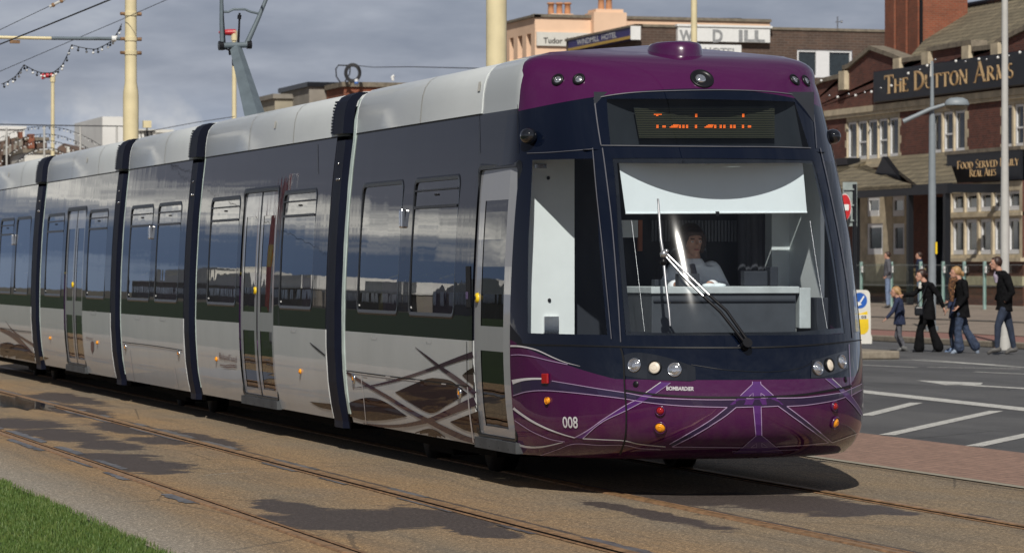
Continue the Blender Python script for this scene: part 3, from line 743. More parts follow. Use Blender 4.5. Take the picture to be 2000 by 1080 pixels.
def door_set(ya, yb, double=True):
    mb = MB()   # surround seal
    O = rrect(ya-.028, yb+.028, DZ0-.0, DZ1+.03, .05, 4); O2 = rrect(ya-.012, yb+.012, DZ0+.0, DZ1+.012, .045, 4); I = rrect(ya+.016, yb-.016, DZ0+.016, DZ1-.018, .035, 4)
    ring(mb, O, O2, .001, .008); ring(mb, O2, I, .008, .004); ring(mb, I, I, .004, -.04)
    if double:
        ym = (ya+yb)/2
        for z0, z1 in zip([DZ0+.02+k*.2 for k in range(10)], [DZ0+.02+k*.2 for k in range(1, 11)]):
            z1 = min(z1, DZ1-.02)
            mb.add([surf(ym-.014, z0, -.008), surf(ym-.014, z1, -.008), surf(ym+.014, z1, -.008), surf(ym+.014, z0, -.008)], [(0, 1, 2, 3)], 0)
    tb(mb, 'door_seal', [M['frame']])
    if double:
        door_leaf(ya+.014, ym-.014); door_leaf(ym+.014, yb-.014, button=ym+.065+.02)
    else: door_leaf(ya+.014, yb-.014, button=yb-.10)
    mb = MB(); za = .262
    P = [surf(ya-.03, .34, .0), surf(yb+.03, .34, .0)]
    n = 8
    for k in range(n):
        a, b_ = ya-.03+(yb-ya+.06)*k/n, ya-.03+(yb-ya+.06)*(k+1)/n
        A = [surf(a, .34, .03), surf(b_, .34, .03), surf(b_, .34, -.1), surf(a, .34, -.1)]
        B = [Vector((p.x, p.y, za)) for p in A]
        mb.add(A+B, [(0, 1, 2, 3), (4, 5, 1, 0), (7, 6, 5, 4)], 0)
        if k == 0: mb.add([A[0], A[3], B[3], B[0]], [(0, 1, 2, 3)], 0)
        if k == n-1: mb.add([A[1], A[2], B[2], B[1]], [(0, 1, 2, 3)], 0)
    for k in range(4):
        yy = ya+(yb-ya)*(k+.5)/4; c = surf(yy, .30, .031); c.z = .285; mb.ball(c, .012, 1, 8)
    tb(mb, 'door_step', [M['stepm'], M['black']])
M['stepm'] = plain('door_step_grey', (.055, .06, .065), .6, nscale=5, var=.3)
# section spans, front to back
EB = (YE, Yp(675, 6.82)); DB = (Yp(637, 6.82), Yp(384, 6.82)); CB = (Yp(359, 6.82), Yp(237, 6.82)); BB = (Yp(216, 6.82), Yp(79, 6.82)); AB = (Yp(61, 6.82), Yp(61, 6.82)+6.4)
def wy(a, b): return (Yp(b), Yp(a))
WE = [wy(701, 780), wy(802, 890)]; WD = [wy(407, 463), wy(548, 612)]; WCc = [wy(251, 294), wy(304, 349)]; WB = [wy(89, 121), wy(170, 206)]; WA = [wy(-2, 23), wy(29, 56)]
DD = wy(470, 537); DB2 = wy(127, 163); DE = (Yp(1003, 6.85), Yp(931, 6.85))
hole = lambda w_: (w_[0], w_[1], WZ0, WZ1)
dh = lambda d: (d[0], d[1], DZ0, DZ1)
section(EB[0], EB[1], [hole(w_) for w_ in WE])
section(DB[0], DB[1], [hole(w_) for w_ in WD]+[dh(DD)])
section(CB[0], CB[1], [hole(w_) for w_ in WCc])
section(BB[0], BB[1], [hole(w_) for w_ in WB]+[dh(DB2)])
section(AB[0], AB[1], [hole(w_) for w_ in WA])
window(*WE[0], hopper=False); window(*WE[1])
for w_ in WD+WCc+WB: window(*w_)
window(*WA[0]); window(*WA[1], hopper=False)
door_set(*DD); door_set(*DB2); door_set(*DE, double=False)
fairing(YE, EB[1], seams=(Yp(802),), vents=(Yp(912),))
fairing(DB[0]-.02, DB[1]+.02, seams=(Yp(470), Yp(556)), vents=(Yp(518),)); fairing(CB[0]-.02, CB[1]+.02, seams=(Yp(307),)); fairing(BB[0]-.02, BB[1]+.02, seams=(Yp(128), Yp(179)), vents=(Yp(155),)); fairing(AB[0]-.02, AB[1], seams=(Yp(30),), vents=(Yp(4),))
# gangways: pleated bellows, flush side cover, toothed roof cover
for (a, b) in ((EB[1], DB[0]), (DB[1], CB[0]), (CB[1], BB[0]), (BB[1], AB[0])):
    mb = MB(); n = 9; zs = [.24, .3, .4, .6, .9, 1.3, 1.7, 2.1, 2.5, 2.73, 2.9]
    for k in range(n):
        y0_, y1_, ym = a+(b-a)*k/n, a+(b-a)*(k+1)/n, a+(b-a)*(k+.5)/n
        for z0, z1 in zip(zs, zs[1:]):
            for sg in (1, -1):
                X0, X1 = XC-sg*(HW-off(z0)-.10), XC-sg*(HW-off(z1)-.10)
                d = sg*.035
                mb.quad((X0, y0_, z0), (X1, y0_, z1), (X1+d, ym, z1), (X0+d, ym, z0)); mb.quad((X0+d, ym, z0), (X1+d, ym, z1), (X1, y1_, z1), (X0, y1_, z0))
        mb.quad((XC-1.1, y0_, 2.95), (XC+1.1, y0_, 2.95), (XC+1.1, ym, 3.0), (XC-1.1, ym, 3.0)); mb.quad((XC-1.1, ym, 3.0), (XC+1.1, ym, 3.0), (XC+1.1, y1_, 2.95), (XC-1.1, y1_, 2.95))
    bo = tb(mb, 'gangway_bellows', [M['rubber']])
    # side cover: dark skirt panel covering the rear half of the gap
    mb = MB(); ya, yb = a+.32, b-.01; zs = [.20, .26, .4, .6, .9, 1.3, 1.7, 2.1, 2.5, 2.70]
    for z0, z1 in zip(zs, zs[1:]):
        for (u0, u1, o0, o1) in ((ya, ya+.05, -.05, .004), (ya+.05, yb-.06, .004, .006), (yb-.06, yb, .006, -.004)):
            mb.add([Vector((XC-HW+off(z0)-o0, u0, z0)), Vector((XC-HW+off(z1)-o0, u0, z1)), Vector((XC-HW+off(z1)-o1, u1, z1)), Vector((XC-HW+off(z0)-o1, u1, z0))], [(0, 1, 2, 3)], 0, False)
    for zc in (2.36,):
        for d in (.12, .20): mb.ball((XC-HW+off(zc)-.006, ya+d, zc), .014, 1, 8)
    mb.ball((XC-HW+off(2.5)-.006, ya+.2, 2.5), .012, 1, 8)
    tb(mb, 'gangway_side_cover', [M['gap'], M['chrome']], bo)
    mb = MB()    # toothed roof cover at the rear edge of the gap
    tabl = [(.085, 2.76), (.094, 2.88), (.106, 2.97), (.128, 3.04), (.168, 3.09), (.23, 3.12)]
    ya2, yb2 = a+.42, b+.10
    for j, ((o0, z0), (o1, z1)) in enumerate(zip(tabl, tabl[1:])):
        mb.quad((XC-HW+o0, ya2, z0), (XC-HW+o1, ya2, z1), (XC-HW+o1, yb2, z1), (XC-HW+o0, yb2, z0), 0)
        mb.quad((XC-HW+o0, ya2, z0), (XC-HW+o1, ya2, z1), (XC-HW+o1+.09, ya2, z1), (XC-HW+o0+.09, ya2, z0), 0)
    rnd = random.Random(5)
    for k in range(11):
        z0 = 2.77+.027*k; o0 = interp([(p[1], p[0]) for p in tabl], z0)
        mb.box((XC-HW+o0-.004, yb2-.004, z0), (XC-HW+o0+.03, yb2+.035+rnd.uniform(0, .02), z0+.017), 0)
    tb(mb, 'gangway_roof_cover', [M['gap']], bo)
    mb = MB()    # protective film strips on the next section's rear edge
    for s_ in range(4 if a < 28 else 1):
        yy = a+.012+.030*s_; P = []
        for k in range(16):
            z = .34+k*.18; P.append((XC-HW+off(z)+.001+.002*s_, yy+.006*sin(k*2.1+s_), z))
        mb.tube(P, .012 if a < 28 else .007, 6, 0)
    tb(mb, 'edge_seal', [M['film']], bo)
# ---------------- nose shell
def solve_t(px, z):
    lo, hi = .02, 2.6
    for _ in range(40):
        m_ = (lo+hi)/2
        if proj(nose(m_, z))[0] < px: lo = m_
        else: hi = m_
    return (lo+hi)/2
def keyt(px0, z0, px1, z1):
    t0, t1 = solve_t(px0, z0), solve_t(px1, z1)
    return lambda z: t0+(t1-t0)*(z-z0)/(z1-z0)
ZG0, ZG1 = 1.13, 2.36        # clear glass rows
ZD0, ZD1 = 2.455, 2.79       # display rows
kw0 = keyt(1031, ZG0, 1040, ZG1); kw1 = keyt(1186, ZG0, 1160, ZG1)
kg0 = keyt(1222, ZG0, 1196, ZG1)
kdoor = lambda z: math.asin(min(.95, ((YS-DE[0])/(YS-interp(TIP, z))))**(PE/2)) if (YS-DE[0]) < .95*(YS-interp(TIP, z)) else 1.2
keys = [lambda z: 0.0, lambda z: kdoor(z), kw0, kw1, kg0]
zs = sorted(set([.26,.28,.30,.33,.36,.40,.45,.52,.6,.7,.8,.9,1.0,1.06,ZG0,1.22,1.35,1.5,1.65,1.8,1.95,2.1,2.25,ZG1,2.41,ZD0,2.55,2.65,ZD1,2.83,2.87,2.91]+[ZS(v) for v in (2.92,2.95,2.98,3.01,3.035,3.055,3.07,3.082,3.092,3.10)]+[DZ0, DZ1]))
def cols(z):
    ks = [k(z) for k in keys]
    for i in range(1, len(ks)): ks[i] = max(ks[i], ks[i-1]+.02)
    left = []
    for (a, b), n in zip(zip(ks, ks[1:]), (4, 2, 7, 3)): left += [a+(b-a)*i/n for i in range(n)]
    mid = [ks[-1]+(pi-2*ks[-1])*i/26 for i in range(27)]
    return left+mid+[pi-v for v in left[::-1]]
NL = 4+2+7+3
segs = []    # region name by column index
def region(i, zc):
    n = 2*NL+26
    j = i if i < NL else (n-1-i if i >= NL+26 else None)
    if j is None: return 'ws' if ZG0 < zc < ZG1 else ('disp' if ZD0 < zc < ZD1 else None)
    if 6 <= j < 13 and ZG0 < zc < ZG1: return 'sidewin'
    if j < 4 and DZ0 < zc < DZ1 and i < NL: return 'door'
    return None
grid = []
for z in zs:
    row = [Vector((XC-hw(z), yy, z)) for yy in (YE, DE[1], YS+.2)]+[nose(t_, z) for t_ in cols(z)]+[Vector((right_x(yy, z), yy, z)) for yy in (YS+.2, YS+.4, DE[1], YE)]
    grid.append(row)
mb = MB(); ws = MB(); sw = [MB(), MB()]; dp = MB(); frit = MB()
nc = len(grid[0]); 
def addq(m_, r, c, mi=0): 
    m_.add([grid[r][c], grid[r][c+1], grid[r+1][c+1], grid[r+1][c]], [(0, 1, 2, 3)], mi, True)
for r in range(len(zs)-1):
    zc = (zs[r]+zs[r+1])/2
    for c in range(nc-1):
        k = c-3
        if k < 0 or k >= nc-8:
            if k in (-2, -1) and c < 3 and DZ0 < zc < DZ1: continue
            addq(mb, r, c); continue
        g_ = region(k, zc)
        if g_ == 'ws': addq(ws, r, c)
        elif g_ == 'sidewin': addq(sw[0 if k < nc/2 else 1], r, c)
        elif g_ == 'disp': addq(dp, r, c)
        elif g_ == 'door': continue
        else: addq(mb, r, c)
top = grid[-1]; ctr = Vector((XC, 23.4, 3.25)); base = len(mb.v)
mb.add(top+[ctr], [(i, i+1, len(top)) for i in range(len(top)-1)], 0, True)
bot = grid[0]; mb.add(bot+[Vector((XC, 23, .27))], [(i+1, i, len(bot)) for i in range(len(bot)-1)], 0)
cabshell = tb(mb, 'cab_shell', [M['nose']], fixn='weld')
for o_ in (cabshell,):
    for p in o_.data.polygons: p.use_smooth = True
wso = tb(ws, 'windscreen', [M['wsglass']], fixn='weld')
for p in wso.data.polygons: p.use_smooth = True
M['cabside'] = glassy('cab_side_glass', (.92, .95, .96), 1.5, .01, wav=.03, boost=1.1)
for s_ in sw: 
    q = tb(s_, 'cab_side_window', [M['cabside']], fixn='weld')
    for p in q.data.polygons: p.use_smooth = True
dpo = tb(dp, 'display_glass', [glassy('display_glass', (.75, .8, .8), 1.5, .015, wav=.03)], fixn='weld')
for p in dpo.data.polygons: p.use_smooth = True
# BVH of the outer surface for laying livery on it
def side_grid():
    V = []; Fc = []
    ys = [YE-.02+ (AB[1]-YE)*(k/60)**1.0 for k in range(61)]; zz_ = [.27,.3,.34,.4,.5,.6,.7,.8,.9,1.0,1.05,1.2,1.4,1.6,1.8,2.0,2.2,2.4,2.6,2.735]
    for yy in ys:
        for z in zz_: V.append(Vector((XC-HW+off(z), yy, z)))
    n = len(zz_)
    for i in range(60):
        for j in range(n-1): Fc.append((i*n+j, (i+1)*n+j, (i+1)*n+j+1, i*n+j+1))
    return V, Fc
V, Fc = side_grid()
b = len(V)
nz_, ncc = len(grid), len(grid[0])
for row in grid: V += row
for r in range(nz_-1):
    for c in range(ncc-1): Fc.append((b+r*ncc+c, b+r*ncc+c+1, b+(r+1)*ncc+c+1, b+(r+1)*ncc+c))
BV = BVHTree.FromPolygons(V, Fc)
def hit(px, py, out=.003):
    d = ray(px, py).normalized(); loc, nrm, idx, dist = BV.ray_cast(ORG, d)
    if loc is None: return None
    if nrm.dot(d) > 0: nrm = -nrm
    return loc+nrm*out
def cr(pts, step):
    """Catmull-Rom resample of pixel polyline of (x, y, *w)"""
    P = [tuple(map(float, p)) for p in pts]; out = []
    for i in range(len(P)-1):
        p0 = P[max(i-1, 0)]; p1 = P[i]; p2 = P[i+1]; p3 = P[min(i+2, len(P)-1)]
        n = max(1, int(math.hypot(p2[0]-p1[0], p2[1]-p1[1])/step))
        for k in range(n):
            u = k/n
            out.append(tuple(.5*((2*b_)+(-a_+c_)*u+(2*a_-5*b_+4*c_-d_)*u*u+(-a_+3*b_-3*c_+d_)*u**3) for a_, b_, c_, d_ in zip(p0, p1, p2, p3)))
    out.append(P[-1]); return out
def strip(mb, pts, wpx, m=0, out=.003, step=7, sub=1, straight=False):
    """ribbon following pixel polyline on the surface; wpx const or per-point third value"""
    P = [(p[0], p[1], p[2] if len(p) > 2 else wpx) for p in pts]
    if straight:
        Q = []
        for a, b_ in zip(P, P[1:]):
            n = max(1, int(math.hypot(b_[0]-a[0], b_[1]-a[1])/step)); Q += [tuple(a[i]+(b_[i]-a[i])*k/n for i in range(3)) for k in range(n)]
        P = Q+[P[-1]]
    else: P = cr(P, step)
    rows = []
    for i, p in enumerate(P):
        a = P[max(i-1, 0)]; b_ = P[min(i+1, len(P)-1)]; dx, dy = b_[0]-a[0], b_[1]-a[1]; L = math.hypot(dx, dy) or 1
        nx, ny = -dy/L*p[2]/2, dx/L*p[2]/2
        sb = max(sub, int(p[2]/8)+1 if wpx is not None else sub); rows.append([hit(p[0]+nx*(2*k/sub-1), p[1]+ny*(2*k/sub-1), out) for k in range(sub+1)])
    for r0, r1 in zip(rows, rows[1:]):
        for k in range(sub):
            q = (r0[k], r0[k+1], r1[k+1], r1[k])
            if None in q: continue
            if max((q[0]-q[3]).length, (q[1]-q[2]).length) > .6: continue
            mb.add(q, [(0, 1, 2, 3)], m, True)
def leaf(mb, up, lo, m=0, out=.003, n=16, sub=5):
    """filled shape between two pixel curves with common ends"""
    U = cr(up, 6); L = cr(lo, 6)
    def at(C, f):
        f = f*(len(C)-1); i = min(int(f), len(C)-2); u = f-i; return (C[i][0]+(C[i+1][0]-C[i][0])*u, C[i][1]+(C[i+1][1]-C[i][1])*u)
    rows = []
    for i in range(n+1):
        a, b_ = at(U, i/n), at(L, i/n); rows.append([hit(a[0]+(b_[0]-a[0])*k/sub, a[1]+(b_[1]-a[1])*k/sub, out) for k in range(sub+1)])
    for r0, r1 in zip(rows, rows[1:]):
        for k in range(sub):
            q = (r0[k], r0[k+1], r1[k+1], r1[k])
            if None in q: continue
            mb.add(q, [(0, 1, 2, 3)], m, True)
# ---------------- livery on the nose and sides
liv = MB()   # materials: 0 lilac line, 1 white line, 2 dark band, 3 violet, 4 plum leaf, 5 black gap, 6 plum stroke
LM = [M['line'], M['wline'], M['band'], M['vband'], M['brown'], M['decal_black'], M['brownline'], M['frame']]
def band(up, lo, m, out=.003): leaf(liv, up, lo, m, out, n=24, sub=3)
# nose side
b1u = [(1001,746),(1018.5,740.6),(1057,739),(1078.7,743.5),(1114.8,749.5),(1167.8,758.4),(1220.7,766.4),(1262,774),(1300,777.5),(1375,780),(1437,780)]
b1l = [(1003,772.4),(1028,765),(1059.4,762.3),(1100,764.7),(1160.5,771),(1220.7,778.4),(1254,784),(1300,789.5),(1350,793),(1420,795),(1450,794)]
band(b1u, b1l, 2)
band([(1437,779.5),(1475,780),(1516,777),(1575,775.5),(1640,767),(1686,747.5)], [(1437,795),(1475,795),(1535,793),(1575,790.5),(1625,782.5),(1650,775),(1686,760)], 2)
band([(1123,853.8),(1148.5,839.8),(1180,817.7),(1220.7,792),(1242,781),(1291,746)], [(1139,855.5),(1163,833.8),(1184.6,819.3),(1220.7,802.5),(1254.4,785),(1310,747)], 3, .004)
band([(1420,795),(1387.5,820),(1350,842.5),(1307.5,866)], [(1437.5,795),(1412,815),(1362,846),(1312.5,871)], 2, .0035)
band([(1519,792.5),(1560,822),(1617.5,863)], [(1536,793),(1575,822.5),(1625,863)], 2, .0035)
band([(1476,850),(1450,872.5),(1432,884)], [(1487.5,849),(1515,871),(1530,883)], 3, .0038)
band([(1469,745),(1469,750),(1446,772),(1425,790)], [(1485,745),(1485.5,750),(1510,772),(1530,790)], 3, .0038)
band([(1471,792),(1476,852)], [(1486,792),(1487.5,852)], 3, .0042)
band([(1611,739.5),(1635,759),(1650,775),(1665,790),(1682,810)], [(1624,739),(1642.5,756),(1661,772),(1675,792),(1684,809)], 3, .0036)
def ln(pts, w=1.3, m=0, straight=False, out=.0055): strip(liv, pts, w, m, out, 6, 1, straight)
ln([(998,675.6,3.4),(1011,675.6,3.2),(1028,678,2.8),(1052,684.5,2.2),(1081,697.8,1.8),(1105,707.4,1.2),(1134,715,.4)], None, 1)
ln([(999,693.4),(1013.7,692.5),(1040,695.8),(1076,704.5),(1110,711.7)])
ln([(1001.7,746,9),(1018.5,741.6,5.5),(1040,739.4,4),(1062,739.4,3.4)], None, 1); ln(b1u[3:]); ln(b1l[:9]+[(1420,795)])
ln([(1004,796.5,5),(1016,806,4.5),(1040,821.8,4),(1069,836.2,3.2),(1100.4,847.5,2.2),(1123,853.8,1.8)], None, 1)
ln([(1123,853.8),(1148.5,839.8),(1180,817.7),(1220.7,792),(1242,781)], 1.6, 0); ln([(1139,855.5),(1163,833.8),(1184.6,819.3),(1220.7,802.5),(1254.4,785)], 1.3)
ln([(1006.5,820.5),(1040,842),(1076,856.7),(1104,861.5)], 1.2)
ln([(1007.7,865,5),(1028,871.6,4),(1059.4,871.6,3),(1100.4,862.7,1)], None, 1)
ln([(1057,888),(1088.3,877),(1122,865.8),(1170,868),(1220,868),(1250,874),(1290,876)], 1.1)
ln([(1139,855.5),(1180,857.5),(1220.7,859.5),(1250,866),(1300,871)], 1.6, 1)
ln([(1516,777),(1575,775.5),(1640,767),(1650,764),(1686,747.5)]); ln([(1536,793),(1575,790.5),(1625,782.5),(1650,775)]); ln([(1661,772),(1686,759)])
ln([(1469,745),(1469,750),(1446,772)], 1.3, 0, True); ln([(1485,745),(1485.5,750),(1510,772)], 1.3, 0, True)
ln([(1437.5,795),(1471,794),(1476,850),(1450,872.5),(1312.5,871)], 1.3, 0, True); ln([(1519,792.5),(1486,794),(1487.5,849),(1515,871),(1575,867.5),(1617.5,863)], 1.3, 0, True)
ln([(1420,795),(1387.5,820),(1350,842.5),(1307.5,866)], 1.5); ln([(1437.5,795),(1412,815),(1362,846),(1312.5,871)], 1.5)
ln([(1519,792.5),(1560,822),(1617.5,863)], 1.5); ln([(1536,793),(1575,822.5),(1625,863)], 1.5); ln([(1625,863),(1640,857.5),(1675,845)], 1.2, 1)
ln([(1291,746),(1261,767)], 1.3, 1, True); ln([(1310,747.5),(1281,768)], .8, 0, True); ln([(1624,739),(1642.5,756)], 1.3, 1, True); ln([(1611,739.5),(1635,759)], .8, 0, True)
ln([(1650,775),(1665,790),(1682,812)], .9); ln([(1661,772),(1675,792),(1684,809)], .9)
for tri in (((1457.5,778),(1470.5,778),(1470.5,767.5)), ((1485.5,767.5),(1485.5,777),(1499,777)), ((1466,872),(1477.5,872),(1477.5,864)), ((1487.5,863),(1487.5,871),(1499,871))):
    ln(list(tri)+[tri[0]], 1.0, 0, True, .006)
ln([(1430,880),(1450,880),(1477,880)], .9); ln([(1488,880),(1515,878),(1560,876)], .9)
# panel joints
ln([(1213,680),(1218,700),(1221,760),(1224,800),(1223,845),(1218,868),(1211,886)], 3.4, 5, out=.0065)
ln([(1010,672.5),(1060,673.5),(1120,674.5),(1213,677),(1300,678.5),(1400,679),(1480,678.5),(1560,675.5),(1630,670),(1681,664)], 2.6, 5, out=.0065)
ln([(1222,762),(1262,768),(1320,773),(1400,775.5),(1480,775),(1560,771),(1630,760),(1662,753)], 3.4, 5, out=.0065)
ln([(1350,712),(1375,716),(1400,720),(1430,723),(1500,726),(1560,719),(1590,705)], 1.0, 7)
ln([(1657,672),(1659,720),(1662,770)], .8, 0); ln([(1012,205),(1013,300)], .8, 5)
tb(liv, 'nose_livery', LM, None)
# swirls on the side of the leading section (pixel traces laid on the body side)
liv = MB()
def c5(pts): return [(640+p[0]/2.843, 540+p[1]/2.843)+tuple(q/2.843 for q in p[2:]) for p in pts]
leaf(liv, c5([(375,642),(470,600),(560,565),(620,565),(690,580),(778,648)]), c5([(375,642),(460,700),(575,757),(660,715),(730,675),(778,648)]), 4, n=20)
leaf(liv, c5([(120,700),(180,678),(250,672),(330,700),(443,775)]), c5([(126,775),(200,795),(280,798),(360,790),(443,775)]), 4, n=20)
leaf(liv, c5([(440,885),(500,860),(577,842),(650,885),(722,928)]), c5([(440,885),(520,900),(600,915),(660,925),(722,932)]), 4, n=12)
leaf(liv, c5([(680,805),(760,775),(838,745)]), c5([(680,805),(760,850),(845,870)]), 4, n=10)
leaf(liv, c5([(748,548),(780,520),(812,503)]), c5([(748,548),(780,580),(816,605)]), 4, n=8)
def s5(pts, m=6, out=.004): strip(liv, c5(pts), None, m, out, 6)
s5([(488,392,2),(560,450,12),(625,502,18),(700,555,24),(780,615,26),(822,650,24)])
s5([(140,618,2),(240,606,7),(340,585,12),(460,552,15),(580,512,18),(680,475,22),(760,447,28),(810,434,38)])
s5([(108,532,12),(200,590,16),(330,665,18),(450,740,20),(560,800,24),(680,860,30),(760,895,30),(818,912,28)])
s5([(196,812,2),(300,828,14),(400,828,18),(500,812,22),(580,792,26),(680,750,34),(760,715,44),(822,690,50)])
s5([(1340/1000*0+0,0,0)]) if False else None
# hinged skirt line, latches, panel edges
strip(liv, c5([(105,522,6),(300,548,7),(560,580,7),(785,610,6)]), None, 5, .006, 6)
strip(liv, c5([(775,360,3),(778,605,3)]), None, 5, .006, 6, straight=True)
strip(liv, c5([(187,545,4),(205,690,4),(218,835,4)]), None, 1, .006, 6, straight=True)
strip(liv, c5([(780,612,6),(790,740,7),(818,955,7)]), None, 1, .006, 6, straight=True)
for (a, b) in ((210, 540), (340, 553), (505, 576), (650, 594)): strip(liv, c5([(a-13, b, 6), (a+13, b+3, 6)]), None, 1, .009, 6, straight=True)
# small marks further back
strip(liv, [(606,669,1),(620,681,3),(636,694,2)], None, 5, .005, 5)
leaf(liv, [(605,784),(625,786),(647,788)], [(605,784),(625,795),(648,800)], 4)
leaf(liv, [(0,640),(30,652),(66,690)], [(0,646),(30,664),(66,700)], 6); leaf(liv, [(0,690),(35,672),(68,690)], [(0,706),(35,700),(68,706)], 4); leaf(liv, [(0,672),(16,668),(34,676)], [(0,690),(16,688),(34,676)], 4)
leaf(liv, [(70,703),(80,696),(97,699)], [(70,708),(80,704),(97,699)], 4)
leaf(liv, [(10,625),(30,648),(68,672)], [(10,625),(30,652),(68,678)], 6)
strip(liv, [(240,668,1.6),(300,675,1.6),(357,684,1.6)], None, 5, .006, 6); strip(liv, [(0,640,1.4),(40,646,1.4),(62,648,1.4)], None, 5, .006, 6)
strip(liv, [(253,682,1.5),(258,715,1.5),(262,744,1.5)], None, 1, .006, 6); strip(liv, [(341,718,1.5),(346,744,1.5),(350,768,1.5)], None, 1, .006, 6)
strip(liv, [(915,520,9),(916,600,9)], None, 5, .005, 8, straight=True)
strip(liv, [(914,570,5),(914,584,5)], None, 3, .008, 5, straight=True)
for (px, wv) in ((620, 1), (936, 1)): strip(liv, [(px, 266 if px < 700 else 226, 1.0), (px+2, 340 if px < 700 else 300, 1.0)], None, 7, .004, 8, straight=True)
for (a, b) in ((731, 655), (838, 662), (573, 641), (182, 607), (268, 616), (318, 619)):
    strip(liv, [(a-4, b, 1.), (a-4, b+5, 1.), (a+5, b+6, 1.), (a+5, b, 1.)], None, 1, .006, 5, straight=True)
tb(liv, 'side_livery', LM, None)
# ---------------- lettering
def text_polys(s, size=1.0, bold=0.0):
    cu_ = bpy.data.curves.new('lettering', 'FONT'); cu_.body = s; cu_.size = size; cu_.offset = bold; cu_.resolution_u = 3
    ob = bpy.data.objects.new('lettering', cu_); COL.objects.link(ob)
    dg = bpy.context.evaluated_depsgraph_get(); dg.update(); me = bpy.data.meshes.new_from_object(ob.evaluated_get(dg))
    v = [(p.co.x, p.co.y) for p in me.vertices]; f = [tuple(p.vertices) for p in me.polygons]
    bpy.data.objects.remove(ob); bpy.data.curves.remove(cu_); bpy.data.meshes.remove(me)
    x0 = min(p[0] for p in v); x1 = max(p[0] for p in v); y0 = min(p[1] for p in v); y1 = max(p[1] for p in v)
    return [((a-x0)/(x1-x0), (b_-y0)/(y1-y0)) for a, b_ in v], f
def text_map(s, fn, mat, name, parent=None, bold=0.0, world=False):
    v, f = text_polys(s, 1.0, bold); mb = MB(); P = [fn(a, b_) for a, b_ in v]
    f = [q for q in f if all(P[i] is not None for i in q)]; P = [p or Vector() for p in P]
    mb.add(P, f, 0)
    return mb.build(name, mat) if world else tb(mb, name, mat, parent)
def quadpx(tl, tr, br, bl, out=.006):
    def fn(u, v):
        x = (tl[0]*(1-u)+tr[0]*u)*v+(bl[0]*(1-u)+br[0]*u)*(1-v); y = (tl[1]*(1-u)+tr[1]*u)*v+(bl[1]*(1-u)+br[1]*u)*(1-v); return hit(x, y, out)
    return fn
text_map('008', quadpx((1099,813),(1129,813),(1130,836),(1101,835)), M['wline'], 'fleet_number', bold=.015)
text_map('BOMBARDIER', quadpx((1302,754),(1356,755),(1355,763),(1302,762)), M['wline'], 'maker_lettering', bold=.03)
M['txt'] = plain('dark_red_lettering', (.16, .08, .08), .4)
text_map('BlackpoolCouncil', quadpx((429,688),(463,695),(463,712),(429,704)), M['txt'], 'council_lettering')
text_map('Blackpool', quadpx((169,657),(182,659),(182,664),(169,662)), M['txt'], 'council_lettering')
mb = MB()
leaf(mb, [(430,711),(440,713),(450,711),(463,713)], [(430,712.5),(440,715),(450,713),(463,715)], 0, .005, 8, 1); leaf(mb, [(436,716),(445,717),(455,715),(463,718)], [(436,717),(445,719),(455,717),(463,719)], 0, .005, 8, 1)
leaf(mb, [(178,668),(181,666),(184,668)], [(178,682),(181,690),(184,682)], 0, .005, 6, 1)
tb(mb, 'council_lettering', M['txt'])
# ---------------- lamps
def frame_at(px, py, out=0.0):
    p = hit(px, py, out); a = hit(px+2, py, out); b_ = hit(px, py-2, out)
    u = (a-p).normalized(); v = (b_-p); n = u.cross(v).normalized(); v = n.cross(u)
    Mx = Matrix((u, v, n)).transposed().to_4x4()
    return p, Mx
def lamp(px, py, r, name, lensmat, bez=1.25, bezmat=None, dome=.35, parent=None, depth=0.0):
    p, Mx = frame_at(px, py, .002)
    mb = MB(); mb.lathe([(r*bez, 0), (r*bez, .010), (r*1.12, .016), (r*1.0, .012), (r*.98, .003)], p, 24, 0, Mx)
    o = tb(mb, name, [bezmat or M['black']], parent)
    mb = MB(); n = 6
    mb.lathe([(r*.99*cos(pi/2*k/n), .004+r*dome*sin(pi/2*k/n)) for k in range(n)]+[(0.0001, .004+r*dome)], p, 20, 0, Mx)
    mb.lathe([(r*.55, .0045+r*dome*.8), (r*.5, .007+r*dome*.9), (r*.4, .0045+r*dome)], p, 16, 0, Mx)
    l = tb(mb, 'lens', [lensmat], o if parent is None else None)
    return o
mb = MB(); leaf(mb, [(1218,694),(1240,688),(1275,692),(1310,700),(1345,712),(1358,716)], [(1219,733),(1240,737),(1275,741),(1320,743),(1350,744),(1359,742)], 0, .004, 16, 6)
tb(mb, 'headlight_housing', [M['frit']]); mb = MB()
leaf(mb, [(1585,704),(1600,700),(1625,692),(1654,684)], [(1583,738),(1600,737),(1630,729),(1656,718)], 0, .004, 16, 6)
tb(mb, 'headlight_housing', [M['frit']])
for (x_, y_, w_) in ((1240,713,0),(1279,718,1),(1318,722,0),(1596,719,0),(1619,713,1),(1643,706,0)):
    lamp(x_, y_, .041, 'headlight', M['warm'] if w_ else M['lamp_lens'], 1.22, M['chrome'] if not w_ else M['black'])
for (x_, y_) in ((1090,157),(1131,156),(1551,157),(1573,159)): lamp(x_, y_, .030, 'upper_lamp', M['lamp_lens'], 1.55, M['black'])
for (x_, y_) in ((1290,802),(1628.5,793)): lamp(x_, y_, .027, 'tail_light', M['redlens'], 1.4, M['purple'], .8)
for (x_, y_) in ((1290,834),(1630,825)): lamp(x_, y_, .036, 'indicator', M['amber'], 1.3, M['purple'], .5)
lamp(1071,782,.022,'indicator',M['amber'],1.1,M['amber'],.6)
for (x_, y_) in ((424,701),(588,725),(99,660),(191,669)): lamp(x_, y_, .02, 'side_marker', M['amber'], 1.2, M['amber'], .8)
for (x_, y_) in ((692,739),(899,767),(246,678),(350,690)): lamp(x_, y_, .028, 'side_marker', M['amber'], 1.5, M['chrome'], .4)
